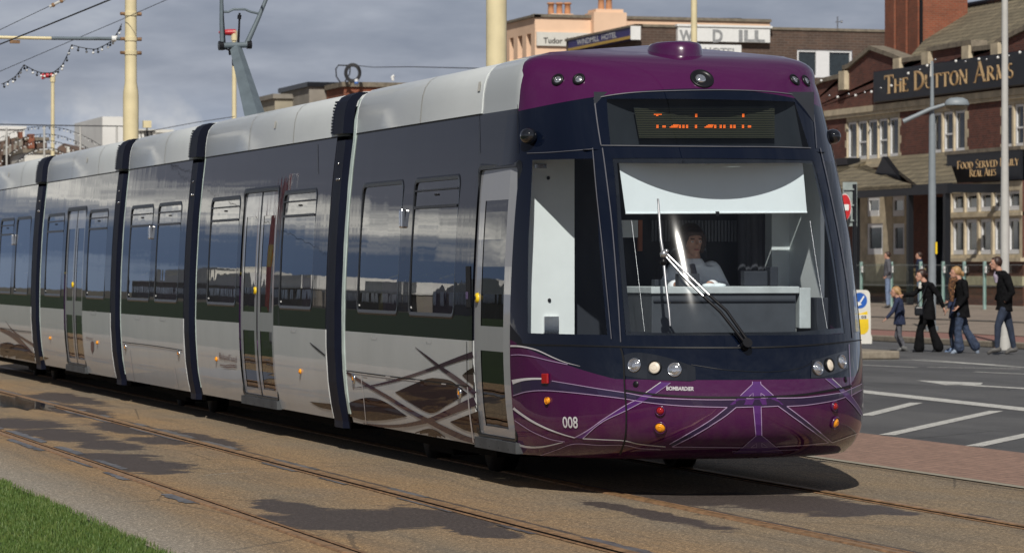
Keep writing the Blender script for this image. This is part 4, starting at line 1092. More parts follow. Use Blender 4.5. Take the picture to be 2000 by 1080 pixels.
p, Mx = frame_at(1067, 739, .002); mb = MB(); mb.box((-.036, -.036, 0), (.036, .036, .018), 0, Matrix.Translation(p) @ Mx); tb(mb, 'reflector', [M['redlens']], bevel=.006)
for (x_, y_) in ((1242,750),(1651,741)):
    mb = MB(); p, Mx = frame_at(x_, y_, .003); mb.lathe([(.022, 0), (.018, .004), (.0001, .005)], p, 14, 0, Mx); tb(mb, 'tow_cover', [M['black']])
# forward camera eye in the brow
p, Mx = frame_at(1371, 155, .002); mb = MB()
S_ = Matrix.Diagonal((1, 1, 1, 1))
mb.lathe([(.088, -.002), (.086, .008), (.074, .010), (.066, .004), (.060, .002), (.0001, .002)], p, 28, 0, Mx)
co = tb(mb, 'brow_camera', [M['black']])
mb = MB(); q = p+Mx.to_3x3() @ Vector((-.012, -.002, 0)); mb.lathe([(.040, .004), (.038, .012), (.024, .020), (.0001, .022)], q, 20, 0, Mx); tb(mb, 'lens', [M['lamp_lens']], co)
# rearward cameras
for (x_, y_) in ((1040,266),):
    p = hit(x_, y_, .0); c = p+Vector((-.035, -.02, 0)); mb = MB(); mb.ball(c+Vector((-.0, 0, 0)), .062, 0, 20, (1, 1.15, .95)); mb.tube([c, c+Vector((.08, .03, .0))], [.035, .03], 12, 0); tb(mb, 'camera_pod', [M['frit']])
    c2 = onY(1627, 267, c.y+.03); mb = MB(); mb.ball(c2, .058, 0, 20, (1, 1.15, .95)); mb.tube([c2, c2-Vector((.08, -.03, .0))], [.035, .03], 12, 0); tb(mb, 'camera_pod', [M['frit']])
# rear-view sensor lamps on the window piers
for (x_, y_) in ((785,427),(293,454),(25,468)):
    yy = Yp(x_); z = 1.6+(521-y_)*(46241/(x_+947))/6500; mb = MB(); c = surf(yy, z, .0)
    mb.box((c.x-.035, c.y-.035, c.z-.075), (c.x+.01, c.y+.035, c.z+.075), 0); o = tb(mb, 'passenger_lamp', [M['chrome']], bevel=.012)
# ---------------- trims, frit, wiper
M['trim'] = plain('grey_glazing_seal', (.10, .10, .115), .35); M['trim2'] = plain('bright_glazing_seal', (.22, .22, .23), .2, metal=.6)
for pts_, w_, m_ in (([(1161,193),(1167,240),(1174,284)], 2.2, 0), ([(1158,290),(1166,380),(1177,480),(1187,580),(1195,662)], 1.8, 0), ([(1177,290),(1184,340),(1196,440),(1206,560),(1213,668)], 2.2, 0), ([(1174,285),(1300,286.5),(1420,287.5),(1500,288),(1583,290)], 1.8, 1), ([(1161,193),(1200,186),(1250,181),(1330,178),(1420,177),(1500,180),(1560,187)], 1.6, 0), ([(1584,195),(1590,240),(1594,290)], 1.4, 0), ([(1601,290),(1615,350),(1636,450),(1655,560),(1665,660)], 2.0, 0), ([(1030,300),(1080,298),(1158,292)], 1.2, 0)):
    mb = MB(); strip(mb, pts_, w_, m_, .006, 8); tb(mb, 'glazing_seal', [M['trim'], M['trim2']])
mb = MB()   # black printed border on the inside edge of the windscreen
def edge(pts, w): strip(mb, pts, w, 0, -.004, 8, 2)
edge([(1226,655),(1213,500),(1199,318)], 12); edge([(1196,312),(1300,313),(1420,313),(1500,312),(1590,312)], 12)
edge([(1215,652),(1300,655),(1420,656),(1560,652),(1655,644)], 10)
edge([(1592,310),(1612,400),(1635,520),(1652,650)], 14)
edge([(1125,310),(1134,400),(1150,520),(1160,645)], 12) if False else None
tb(mb, 'windscreen_border', [M['frit']], wso)
mb = MB()
H = lambda x_, y_, o_=.05: hit(x_, y_, o_)
for off_ in ((0, 0), (12, -2)):
    mb.tube([H(1452+off_[0]*.6, 674), H(1405+off_[0]*.9, 615+off_[1], .06), H(1372+off_[0], 585+off_[1], .065)], [.012, .011, .010], 8, 0)
    mb.tube([H(1372+off_[0], 585+off_[1], .065), H(1335+off_[0]*.8, 546+off_[1], .066), H(1299+off_[0]*.5, 503, .06)], .009, 8, 1)
mb.ball(H(1299, 502, .06), .03, 1, 12); mb.ball(H(1298, 516, .05), .026, 0, 12); mb.ball(H(1303, 498, .075), .016, 1, 10)
mb.tube([H(1454, 676, .01), H(1454, 674, .07)], .035, 12, 0)
mb.tube([H(1286, 391, .02), H(1288, 420, .03), H(1292, 470, .035), H(1297, 500, .05)], [.006, .009, .010, .012], 8, 1)
mb.tube([H(1298, 516, .04), H(1302, 560, .03), H(1308, 610, .025), H(1310, 638, .02)], [.012, .010, .008, .006], 8, 1)
pb = [H(1285+25*k/16, 390+248*k/16, .012) for k in range(17)]; mb.tube(pb, .006, 6, 0)
tb(mb, 'windscreen_wiper', [M['black'], plain('wiper_metal', (.55, .55, .56), .25, metal=.8)])
# ---------------- cab interior
mb = MB()
def yq(mb, pts, Y, m=0): mb.add([onY(px, py, Y) for px, py in pts], [tuple(range(len(pts)))], m)
mb.box((6.97, 23.50, .3), (9.31, 23.56, 2.70), 0)
mb.box((7.2, 22.15, .40), (9.1, 23.5, .46), 0); mb.box((7.35, 22.7, 2.62), (8.95, 23.5, 2.66), 0)
tb(mb, 'cab_bulkhead', [M['idark']])
mb = MB(); a = onY(1031, 300, 23.0); b_ = onY(1122, 655, 23.0); mb.box((a.x, 23.0, .95), (b_.x, 23.06, 2.45), 0)
for (x_, y_) in ((1071,348),(1073,586)): q = onY(x_, y_, 22.995); mb.ball(q, .014, 1, 8)
q = onY(1062, 618, 22.99); mb.box((q.x, 22.975, q.z-.12), (q.x+.11, 22.995, q.z), 2)
q2 = onY(1044, 321, 22.99); mb.box((q2.x, 22.985, q2.z-.03), (q2.x+.09, 22.995, q2.z), 2)
tb(mb, 'cab_side_panel', [M['interior'], M['black'], M['chrome']])
mb = MB(); mb.box((9.11, 22.58, .8), (9.14, 23.5, 2.42), 0); mb.box((8.97, 23.2, .8), (9.11, 23.45, 2.42), 0); 
tb(mb, 'cab_wall_lining', [M['interior']])
mb = MB(); yq(mb, [(1206,300),(1566,300),(1576,415),(1222,417)], 22.20, 0); a = onY(1222, 417, 22.20); b_ = onY(1576, 415, 22.20); mb.tube([a, b_], .007, 8, 0)
q = onY(1401, 416, 22.19); mb.box((q.x-.012, 22.18, q.z-.02), (q.x+.012, 22.2, q.z+.01), 1)
tb(mb, 'sun_blind', [M['blind'], M['black']])
mb = MB()   # desk: deep console with light lip
a = onY(1272, 560, 22.15); b_ = onY(1562, 558, 22.15); zt = a.z
mb.box((a.x, 22.15, zt-.05), (b_.x, 22.75, zt), 1); mb.box((a.x+.01, 22.17, zt-.33), (b_.x-.02, 22.7, zt-.052), 0); mb.box((a.x-.03, 22.2, .8), (b_.x+.05, 22.7, zt-.332), 0)
mb.box((a.x+.02, 22.155, zt-.11), (b_.x-.03, 22.168, zt-.09), 2)
mb.box((b_.x+.003, 22.16, zt-.30), (b_.x+.09, 22.6, zt-.01), 1); mb.box((b_.x+.11, 22.1, zt-.42), (b_.x+.20, 22.5, zt-.08), 2)
for (x_, y_) in ((1350,555),(1395,556),(1413,558)): q = onY(x_, y_, 22.4); mb.ball((q.x, 22.5, zt+.005), .06, 3, 12, (1, .6, .3))
for (dx_, w__, h__) in ((.12, .10, .05), (.30, .16, .09), (.80, .18, .11), (1.0, .06, .14)): mb.box((a.x+dx_, 22.42, zt+.002), (a.x+dx_+w__, 22.50, zt+h__), 2)
tb(mb, 'driver_desk', [M['idesk'], M['ideskt'], M['idark'], M['blind']], bevel=.008)
mb = MB(); a = onY(1272, 430, 23.48); b_ = onY(1440, 472, 23.48); n = 26
for k in range(n): x0 = a.x+(b_.x-a.x)*k/n; mb.box((x0, 23.47, b_.z), (x0+(b_.x-a.x)/n*.6, 23.495, a.z), 0)
mb.box((a.x, 23.49, b_.z), (b_.x, 23.497, a.z), 1); tb(mb, 'cab_vent', [plain('vent_grey', (.16, .17, .19), .5), M['idesk']])
mb = MB(); a = onY(1213, 430, 23.3); b_ = onY(1246, 464, 23.3); mb.box((a.x, 23.3, b_.z), (b_.x, 23.32, a.z), 0); mb.box((b_.x+.004, 23.3, b_.z-.1), (b_.x+.035, 23.33, a.z), 1)
tb(mb, 'cab_notice', [M['interior'], plain('orange_trim', (.4, .12, .05), .5)])
mb = MB()   # driver seat and curtain
c = onY(1352, 520, 23.15); mb.box((c.x-.24, 23.18, 1.05), (c.x+.24, 23.30, 1.62), 0); mb.box((c.x-.14, 23.2, 1.63), (c.x+.14, 23.28, 1.82), 0); mb.box((c.x-.25, 22.75, .95), (c.x+.25, 23.2, 1.06), 0); mb.cyl((c.x, 23, .4), (c.x, 23, .95), .06)
tb(mb, 'driver_seat', [M['idark']], bevel=.03)
mb = MB(); x0 = onY(1445, 500, 23.4).x
for k in range(5): mb.tube([(x0+.05*k, 23.36+.02*(k % 2), z) for z in (.9, 1.5, 2.0, 2.5)], [.035, .032, .03, .03], 8)
tb(mb, 'cab_curtain', [plain('curtain_cloth', (.06, .06, .075), .9)])
# glare streaks on the windscreen, modelled as thin steel tubes behind the glass
for pts in ([(1232,430),(1245,540),(1257,646)], [(1586,430),(1603,540),(1620,640)]): mb = MB(); mb.tube([H(x_, y_, -.02) for x_, y_ in pts], .0022, 5); tb(mb, 'glare_line', [M['steel']])
# destination display
mb = MB(); YD = 22.42
yq(mb, [(1160,180),(1590,180),(1590,292),(1160,292)], 22.47, 0); yq(mb, [(1237,210),(1512,208),(1513,268),(1248,269)], YD, 1)
for k in range(17):
    f = k/16; yq(mb, [(1239+9*f, 213+55*f), (1513, 213+55*f), (1513, 214.4+55*f), (1239+9*f, 214.4+55*f)], YD-.006, 2)
t = NT('led_louvre'); t.col((.075, .072, .042)); t.p(Roughness=.5); M['louvre'] = t.mat
t = NT('led_board'); t.col((.010, .013, .014)); t.p(Roughness=.4); M['board'] = t.mat
mb.add([Vector((XC+x_, y__, 2.425)) for x_, y__ in ((-.92, 22.47), (-.92, 22.34), (-.6, 22.16), (-.3, 22.09), (0, 22.075), (.3, 22.09), (.6, 22.16), (.92, 22.34), (.92, 22.47))], [tuple(range(9))], 0)  # hidden shelf added under the display to keep sun off the blind
do = tb(mb, 'destination_display', [M['idark'], M['board'], M['louvre']])
mb = MB(); cx_ = lambda v: 1150+v/4.255; cy_ = lambda v: 180+v/4.255
def dots(xx, yy, cols_, rows_, skew=0):
    for r in range(rows_):
        for c in range(cols_):
            x_, y_ = cx_(xx+c*9.5), cy_(yy+r*9.5); s_ = .85
            yq(mb, [(x_-s_, y_-s_), (x_+s_, y_-s_), (x_+s_, y_+s_), (x_-s_, y_+s_)], YD-.012)
dots(545,187,7,1); dots(564,197,2,1); dots(888,187,2,3); dots(1279,187,2,3)
for (xx, n, up) in ((566,2,1),(616,3,0),(752,2,1),(782,2,1),(812,2,1),(886,2,1),(1046,2,1),(1092,2,1),(1122,2,1),(1178,2,1),(1206,2,1),(1277,2,1),(1326,3,0)):
    dots(xx, 278 if up else 283, n, 3 if up else 2)
for xx in (676, 966): dots(xx, 293, 7, 1); dots(xx+14, 284, 6, 1); dots(xx+28, 275, 5, 1)
tb(mb, 'display_lettering', [M['led']], do)
# roof pod
mb = MB(); c = Vector((XC, 23.0, 3.10)); c = onX(1317, 95, XC); c.z = 3.14
mb.lathe([(.20, -.02), (.195, .03), (.185, .070), (.17, .090), (.14, .098), (.0001, .101)], c, 24, 0, Matrix.Diagonal((1, 1.5, 1, 1))); tb(mb, 'roof_pod', [M['purple']])
mb = MB(); mb.box((XC-.75, 24.3, 3.06), (XC+.75, 27.0, 3.17)); tb(mb, 'roof_equipment', [M['rwhite']], bevel=.03)
# ---------------- underframe and wheels
mb = MB()
for (a, b_) in (EB, DB, CB, BB, AB): mb.box((XC-1.02, a+.3 if a > 23.8 else 23.1, .16), (XC+1.02, b_-.2, .268), 0)
pass
tb(mb, 'underframe', [M['dark']])
for yc in (25.0, 26.85, 36.0, 37.8, 47.2, 49.0):
    for sg in (-1, 1):
        mb = MB(); Mx = Matrix.Rotation(pi/2, 4, 'Y'); xx = XC+sg*.72
        mb.lathe([(.0001, -.05), (.10, -.05), (.12, -.03), (.25, -.03), (.27, -.06), (.30, -.06), (.30, .05), (.325, .055), (.325, .08), (.0001, .08)], (xx, yc, .305), 28, 0, Mx if sg > 0 else Matrix.Rotation(-pi/2, 4, 'Y'))
        tb(mb, 'wheel', [plain('wheel_steel', (.018, .016, .015), .5, metal=.6)] if yc == 25.0 and sg == -1 else [bpy.data.materials['wheel_steel']])
for yc in (25.9, 36.9, 48.1):
    mb = MB()
    for sg in (-1, 1): mb.box((XC+sg*.80, yc-1.1, .22), (XC+sg*.92, yc+1.1, .36)); mb.box((XC+sg*.74, yc-.35, .10), (XC+sg*.98, yc+.35, .2))
    mb.box((XC-.8, yc-.3, .24), (XC+.8, yc+.3, .34)); tb(mb, 'bogie_frame', [M['dark']], bevel=.02)
# ---------------- seats seen through the windows
seatm = MB()
for yc in (24.3, 25.1, 25.9, 26.7, 29.0, 29.7, 33.1, 33.8, 35.6, 36.5, 37.5, 38.2, 40.2, 44.2, 46.6, 47.6):
    for xx in (6.98, 8.65):
        s_ = MB(); s_.box((xx, yc, .75), (xx+.42, yc+.42, .85)); s_.box((xx, yc+.34, .86), (xx+.42, yc+.42, 1.50)); s_.tube([(xx+.05, yc+.38, 1.5), (xx+.21, yc+.38, 1.55), (xx+.37, yc+.38, 1.5)], .012, 8, 1); tb(s_, 'seat', [M['seat'], M['yellow']], bevel=.02)
for yc in (24.9, 26.3, 29.3, 33.5, 36.2, 37.8): mb = MB(); mb.tube([(7.45, yc, .4), (7.45, yc, 2.4)], .017, 8); tb(mb, 'grab_pole', [M['offwhite']])
# ---------------- pantograph
PY = onX(492, 222, XC).y; KN = onX(461, 95, XC)
mb = MB()
mb.box((XC-.6, PY-.7, 3.12), (XC+.6, PY+1.0, 3.175))
pan = tb(mb, 'pantograph', [M['greymetal']])
lo_ = onX(502, 240, XC); mb = MB()
mb.tube([lo_, KN], [(.10, .13), (.055, .075)], 4, 0, smooth=False); q = onX(486, 226, XC)
mb.tube([q, onX(459, 105, XC)], .018, 8, 1)
mb.tube([onX(465, 122, XC)-Vector((.07, .02, 0)), onX(465, 122, XC)+Vector((.07, -.02, 0))], .05, 6, 1)
tb(mb, 'lower_arm', [M['greymetal'], M['black']], pan)
Yk = KN.y; mb = MB()
kq = lambda x_, y_, dy=0: onY(x_, y_, Yk+dy)
mb.tube([kq(427,90), kq(490,88)], .035, 10, 0); mb.tube([kq(427,90)-Vector((.0, 0, 0)), kq(436,90)], .055, 10, 1); mb.tube([kq(482,88), kq(491,88)], .05, 10, 1)
mb.tube([kq(434,88), kq(432.5,40), kq(433,-60)], [.028, .024, .02], 8, 0); mb.tube([kq(439,86), kq(436,40), kq(434.5,8)], [.012, .012, .012], 8, 1)
mb.tube([kq(482,86), kq(503,40), kq(540,-50)], [.032, .026, .02], 8, 0)
mb.tube([kq(437,24), kq(446,24), kq(456,19), kq(478,19), kq(490,24), kq(504,27)], .014, 8, 0)
mb.tube([kq(465,90), kq(467,55), kq(468,26)], [.016, .012, .012], 8, 1); mb.tube([kq(467,38), kq(468,30)], .024, 8, 1)
mb.tube([kq(433,98), kq(440,96), kq(450,99)], .010, 6, 1); mb.tube([kq(450,95), kq(451,108)], .026, 8, 1)
mb.box(tuple(kq(433,-64)-Vector((.5, .04, .03))), tuple(kq(540,-54)+Vector((.3, .04, .03))), 1)
tb(mb, 'upper_arm', [M['greymetal'], M['black']], pan)
# ================================================================== BACKGROUND
def root(name, loc, label, cat, group=None):
    e = empty(name, loc); tag(e, label, cat, group); return e
def pt(mb, name, mats, par, **kw):
    o = mb.build(name, mats, **kw); o.parent = par
    o.matrix_parent_inverse = Matrix.Translation(-Vector(par.location)) if par.type == 'EMPTY' else Matrix.Identity(4)
    return o
# ---- lettering with serifs, built from ridged strokes
def arc(cx, cy, rx, ry, a0, a1, n=14): return [(cx+rx*cos(radians(a0+(a1-a0)*k/n)), cy+ry*sin(radians(a0+(a1-a0)*k/n))) for k in range(n+1)]
TK, TN = .215, .105
def serif(x, y, w=.30): return ([(x-w/2, y), (x+w/2, y)], .05)
GL = {
 'T': (.86, [([(.03,.955),(.83,.955)], TN), ([(.05,.98),(.03,.80)], .06), ([(.81,.98),(.83,.80)], .06), ([(.43,0),(.43,.95)], TK), serif(.43,.02,.34)]),
 'H': (.92, [([(.15,0),(.15,1)], TK), ([(.77,0),(.77,1)], TK), ([(.15,.52),(.77,.52)], TN), serif(.15,.02), serif(.77,.02), serif(.15,.98), serif(.77,.98)]),
 'E': (.70, [([(.15,0),(.15,1)], TK), ([(.1,.965),(.62,.965)], TN), ([(.1,.035),(.64,.035)], TN), ([(.15,.52),(.50,.52)], TN), ([(.62,1),(.62,.82)], .06), ([(.64,0),(.66,.2)], .06)]),
 'D': (.92, [([(.15,0),(.15,1)], TK), (arc(.22,.5,.60,.465,90,-90), 'arc'), ([(.05,.965),(.25,.965)], TN), ([(.05,.035),(.25,.035)], TN)]),
 'U': (.92, [([(.15,1),(.15,.35)], TK), (arc(.46,.35,.31,.31,180,360), .11), ([(.77,1),(.77,.30)], .10), serif(.15,.98), serif(.77,.98)]),
 'O': (.98, [(arc(.49,.5,.40,.47,0,360,24), 'arc')]),
 'N': (.96, [([(.14,0),(.14,1)], TN), ([(.10,1),(.82,.02)], TK), ([(.82,0),(.82,1)], TN), serif(.14,.02,.26), serif(.82,.98,.26)]),
 'A': (1.0, [([(.10,0),(.48,1.02)], TN), ([(.46,1.02),(.88,0)], TK), ([(.24,.36),(.72,.36)], TN), serif(.10,.02,.24), serif(.88,.02,.30)]),
 'R': (.88, [([(.15,0),(.15,1)], TK), (arc(.25,.73,.36,.235,90,-90), .13), ([(.36,.50),(.80,.02)], TK), serif(.15,.02), ([(.05,.965),(.25,.965)], TN), ([(.15,.5),(.3,.5)], TN)]),
 'M': (1.12, [([(.14,0),(.20,1)], TN), ([(.20,1),(.55,.05)], TK), ([(.55,.05),(.90,1)], TN), ([(.90,1),(.96,0)], TK), serif(.14,.02,.24), serif(.96,.02,.28)]),
 'S': (.66, [(arc(.33,.745,.22,.225,40,270,12)+arc(.33,.27,.24,.235,90,-140,12)[1:], .125)]),
 'F': (.64, [([(.15,0),(.15,1)], TK), ([(.1,.965),(.60,.965)], TN), ([(.15,.52),(.50,.52)], TN), serif(.15,.02), ([(.60,1),(.60,.82)], .06)]),
 'V': (.90, [([(.08,1),(.45,0)], TK), ([(.45,0),(.80,1)], TN), serif(.08,.98,.24), serif(.80,.98,.22)]),
 'I': (.36, [([(.18,0),(.18,1)], TK), serif(.18,.02), serif(.18,.98)]),
 'L': (.66, [([(.15,0),(.15,1)], TK), ([(.1,.035),(.62,.035)], TN), serif(.15,.98), ([(.62,0),(.63,.2)], .06)]),
 'Y': (.88, [([(.08,1),(.44,.45)], TK), ([(.44,.45),(.80,1)], TN), ([(.44,0),(.44,.46)], TK), serif(.44,.02)]),
 'P': (.80, [([(.15,0),(.15,1)], TK), (arc(.25,.71,.36,.25,90,-90), .13), serif(.15,.02)]),
}
def serif_text(s, fn, small=.74, space=.42, gap=.05):
    """fn(u, v, h) -> world point with u along the text in cap heights; capitals large, lower case as small capitals"""
    mb = MB(); x = 0.0
    for ch in s:
        if ch == ' ': x += space; continue
        k = small if ch.islower() else 1.0; w, st = GL[ch.upper()]
        for pts, wd in st:
            n = len(pts); rows = []
            for i, p in enumerate(pts):
                a = pts[max(i-1, 0)]; b_ = pts[min(i+1, n-1)]; dx, dy = b_[0]-a[0], b_[1]-a[1]; L = math.hypot(dx, dy) or 1; nx, ny = -dy/L, dx/L
                ww = (TN+(TK-TN)*abs(dy/L)) if wd == 'arc' else wd
                rows.append([(x+k*(p[0]+nx*ww/2*q), k*(p[1]+ny*ww/2*q), h) for q, h in ((-1, 0), (0, .055*ww/.17+.012), (1, 0))])
            for r0, r1 in zip(rows, rows[1:]):
                for j in (0, 1): mb.add([fn(*r0[j]), fn(*r0[j+1]), fn(*r1[j+1]), fn(*r1[j])], [(0, 1, 2, 3)], 0)
        x += k*w+gap
    return mb, x
def serif_len(s, small=.74, space=.42, gap=.05): return sum(space if c == ' ' else ((small if c.islower() else 1)*GL[c.upper()][0]+gap) for c in s)
# ---- public house
PX = 47.0
pub = root('public_house', onX(1800, 600, PX), 'two-storey red brick public house with black and gold sign board and cream stone windows', 'building')
Y_ = lambda px, X=PX: onX(px, 400, X).y
def wall_holes(mb, X, ys, zs, holes, m=0, depth=.22, mr=1, hidden=None):
    """wall in plane X facing -X with reveals"""
    ys = sorted(set(ys+[h[0] for h in holes]+[h[1] for h in holes])); zs = sorted(set(zs+[h[2] for h in holes]+[h[3] for h in holes]))
    for y0, y1 in zip(ys, ys[1:]):
        for z0, z1 in zip(zs, zs[1:]):
            yc, zc = (y0+y1)/2, (z0+z1)/2
            if any(h[0] < yc < h[1] and h[2] < zc < h[3] for h in holes): continue
            mb.quad((X, y1, z0), (X, y0, z0), (X, y0, z1), (X, y1, z1), m)
    for (y0, y1, z0, z1) in holes:
        mb.quad((X, y0, z0), (X+depth, y0, z0), (X+depth, y0, z1), (X, y0, z1), mr); mb.quad((X, y1, z0), (X, y1, z1), (X+depth, y1, z1), (X+depth, y1, z0), mr)
        mb.quad((X, y0, z1), (X+depth, y0, z1), (X+depth, y1, z1), (X, y1, z1), mr); mb.quad((X, y0, z0), (X, y1, z0), (X+depth, y1, z0), (X+depth, y0, z0), mr)
def sash(X, y0, y1, z0, z1, par, split=None, fr=.055, name='window'):
    """white framed window in plane X; glass behind, frame proud"""
    mb = MB(); mb.box((X+.05, y0+fr, z0+fr), (X+.07, y1-fr, z1-fr), 0)
    o = pt(mb, name, [M['pane']], par)
    mb = MB(); mb.box((X, y0, z0), (X+.08, y0+fr, z1)); mb.box((X, y1-fr, z0), (X+.08, y1, z1)); mb.box((X, y0+fr, z1-fr), (X+.08, y1-fr, z1)); mb.box((X-.01, y0+fr, z0), (X+.08, y1-fr, z0+fr*1.4))
    if split: mb.box((X+.005, y0+fr, z0+(z1-z0)*split-.03), (X+.08, y1-fr, z0+(z1-z0)*split+.03))
    pt(mb, 'window_frame', [M['sash']], o); return o
W1 = [(1659,1672.5),(1679,1692.5),(1699,1713),(1719.5,1733),(1740,1754)]
W2 = [(1824,1838),(1846,1860.5),(1868,1884)]
W3 = [(1963,1976),(1985,1999),(2007,2021),(2030,2044)]
YF, YN = Y_(1560), Y_(2120)
mb = MB(); H1 = []
G1 = [(Y_(b_), Y_(a-5.5), 5.50, 6.92) for a, b_ in W1+W2+W3]
grp = [(Y_(1757.5), Y_(1653)), (Y_(1889), Y_(1820)), (Y_(2050), Y_(1957))]
# stone surrounds replace the brick around each window group
surr = [(a, b_, 5.32, 7.12) for a, b_ in grp]
GF = [(1693,1718,384,423),(1742,1766,384,423),(1693,1724,437,497),(1743,1766,437,497)]
HG = [(Y_(b_), Y_(a), onX(a, y1, PX).z, onX(a, y0, PX).z) for a, b_, y0, y1 in GF]
gsurr = (Y_(1770), Y_(1676), .9, 4.35)
door_op = (Y_(1851), Y_(1828), .35, 4.0)
wall_holes(mb, PX, [YN, YF], [.3, 4.42, 7.3], surr+[gsurr, door_op], 0, .02, 0)
for (a, b_, z0, z1), G in zip(surr, (G1[:5], G1[5:8], G1[8:])): wall_holes(mb, PX+.004, [a, b_], [z0, z1], G, 1, .12, 1)
wall_holes(mb, PX+.004, [gsurr[0], gsurr[1]], [gsurr[2], gsurr[3]], HG, 1, .08, 1)
mb.quad((PX+1.2, door_op[0]-.3, .3), (PX+1.2, door_op[1]+.3, .3), (PX+1.2, door_op[1]+.3, 4.1), (PX+1.2, door_op[0]-.3, 4.1), 2)
mb.quad((PX, door_op[1], .3), (PX+1.2, door_op[1], .3), (PX+1.2, door_op[1], 4.0), (PX, door_op[1], 4.0), 2)
# quoins beside the surrounds
for (a, b_, z0, z1) in surr:
    for k in range(6):
        z = z0+.05+k*.3
        if k % 2 == 0: mb.box((PX-.004, a-.12, z), (PX+.05, a, z+.28), 1); mb.box((PX-.004, b_, z), (PX+.05, b_+.12, z+.28), 1)
    mb.box((PX-.06, a-.1, z0-.14), (PX+.1, b_+.1, z0), 1)
mb.box((PX-.12, YN, 7.20), (PX+.2, YF, 7.42), 1); mb.box((PX-.08, YN, 7.08), (PX+.1, YF, 7.195), 1)
mb.box((PX+1.3, YN, .3), (PX+9, YF, 7.2), 2)
pt(mb, 'wall', [M['rbrick'], M['stone'], M['idark']], pub)
# parapet outline (px traced on the facade plane)
par_px = [(1560,190),(1603,162),(1647,152),(1647,137),(1657,134),(1700,98),(1748,115),(1763,123),(1810,116),(1812,104),(1818,101),(1884,90),(1899,88),(1900,101),(1945,96),(1945,90),(1953,84),(2010,56),(2060,74),(2120,92)]
P3 = [onX(x_, y_, PX) for x_, y_ in par_px]
mb = MB()
poly = [Vector((PX+.05, YF, 7.43))]+[Vector((PX+.05, p.y, p.z)) for p in P3]+[Vector((PX+.05, YN, 7.43))]
poly[1].y = YF; poly[-2].y = YN
bm = bmesh.new(); vs_ = [bm.verts.new(p) for p in poly]; bm.faces.new(vs_); r_ = bmesh.ops.triangulate(bm, faces=bm.faces[:]); bm.verts.index_update()
tv = [v.co.copy() for v in bm.verts]; tf = [[v.index for v in f.verts] for f in bm.faces]; bm.free()
mb.add(tv, tf, 0); mb.add([v+Vector((.4, 0, 0)) for v in tv], tf, 0)
for a, b_ in zip(poly, poly[1:]): mb.quad(a, b_, b_+Vector((.4, 0, 0)), a+Vector((.4, 0, 0)), 0)
for a, b_ in zip(poly[1:-1], poly[2:-1]):     # coping
    d = Vector((0, 0, .16)); e = Vector((-.10, 0, 0)); f_ = Vector((.5, 0, 0))
    A = [a+e, b_+e, b_+f_, a+f_]; mb.add(A+[v+d for v in A], [(0,3,2,1),(4,5,6,7),(0,1,5,4),(1,2,6,5),(2,3,7,6),(3,0,4,7)], 1)
for x_, y_ in ((1650,152),(1757,128),(1813,116),(1892,104),(1949,99)):
    p = onX(x_, y_, PX); mb.box((PX-.14, p.y-.28, p.z-.45), (PX+.5, p.y+.28, p.z+.24), 2)
pt(mb, 'parapet', [M['rbrick'], M['capstone'], M['stone']], pub)
for (a, b_, z0, z1), k in zip(G1, range(99)): sash(PX+.07, a+.01, b_-.01, z0+.01, z1-.01, pub, .45 if k in (1, 3, 6, 9) else None, .09)
for (a, b_, z0, z1) in HG: sash(PX+.03, a+.0, b_-.0, z0+.0, z1-.0, pub, None, .15)
# main roof
t = NT('stone_slate'); x, y, z = t.xyz(); cb = t.new('ShaderNodeCombineXYZ'); t.l.new(y, cb.inputs[0]); t.l.new(t.math('MULTIPLY', z, 1.6), cb.inputs[1])
b = t.new('ShaderNodeTexBrick'); t.l.new(cb.outputs[0], b.inputs['Vector']); b.inputs['Scale'].default_value = 1; b.inputs['Brick Width'].default_value = .42; b.inputs['Row Height'].default_value = .26; b.inputs['Mortar Size'].default_value = .025; b.inputs['Mortar Smooth'].default_value = .6
b.inputs['Color1'].default_value = (.235, .195, .125, 1); b.inputs['Color2'].default_value = (.165, .14, .092, 1); b.inputs['Mortar'].default_value = (.06, .05, .036, 1)
m = t.new('ShaderNodeMix', data_type='RGBA', blend_type='MULTIPLY'); m.inputs[0].default_value = 1; t.l.new(b.outputs[0], m.inputs[6]); t.l.new(t.ramp(t.noise(1.2, 6, .7), [(.3, .65), (.7, 1.15)]), m.inputs[7]); t.col(m.outputs[2]); t.p(Roughness=.9); t.bump(b.outputs['Fac'], -.8, .04); M['slate'] = t.mat
rl = onX(1857, 24, 52); zr = 11.3; yl = onX(1752, 120, PX+.4).y; mb = MB(); y_end = YN-6
zev = 8.6
A, B, C, D = Vector((PX+.4, yl, zev)), Vector((PX+.4, y_end, zev)), Vector((52, y_end, zr)), Vector((52, rl.y, zr))
mb.quad(A, D, C, B); mb.quad((56.6, yl, zev), (56.6, y_end, zev), C, D); mb.add([A, Vector((56.6, yl, zev)), D], [(0, 1, 2)])
for k in range(40):
    yy = rl.y+(y_end-rl.y)*k/40; mb.tube([(52, yy, zr+.02), (52, yy+(y_end-rl.y)/44, zr+.02)], .14, 8, 1)
pt(mb, 'roof', [M['slate'], M['signblack']], pub)
# brick chimney stack
a = onX(1717, 60, 49.5); w_ = 1.62; mb = MB()
ya = onX(1728, 60, 49.5).y; yb_ = onX(1797, 60, 49.5).y
mb.box((49.6, yb_, 7.5), (51.4, ya, 13.2), 0)
for k in range(3): mb.box((49.48, yb_+.05+(ya-yb_)*k/3+.12, 7.5), (49.598, yb_-.05+(ya-yb_)*(k+1)/3, 13.2), 0)
mb.box((49.45, yb_-.1, 12.6), (51.5, ya+.1, 13.0), 0); mb.box((49.9, ya, 7.5), (51.3, ya+.35, 13.2), 0)
ch = pt(mb, 'chimney', [M['chbrick']], pub)
mb = MB(); mb.tube([(49.5, yb_-.12, 8.6), (49.5, yb_-.12, 13)], .06, 8); pt(mb, 'drainpipe', [M['black']], ch)
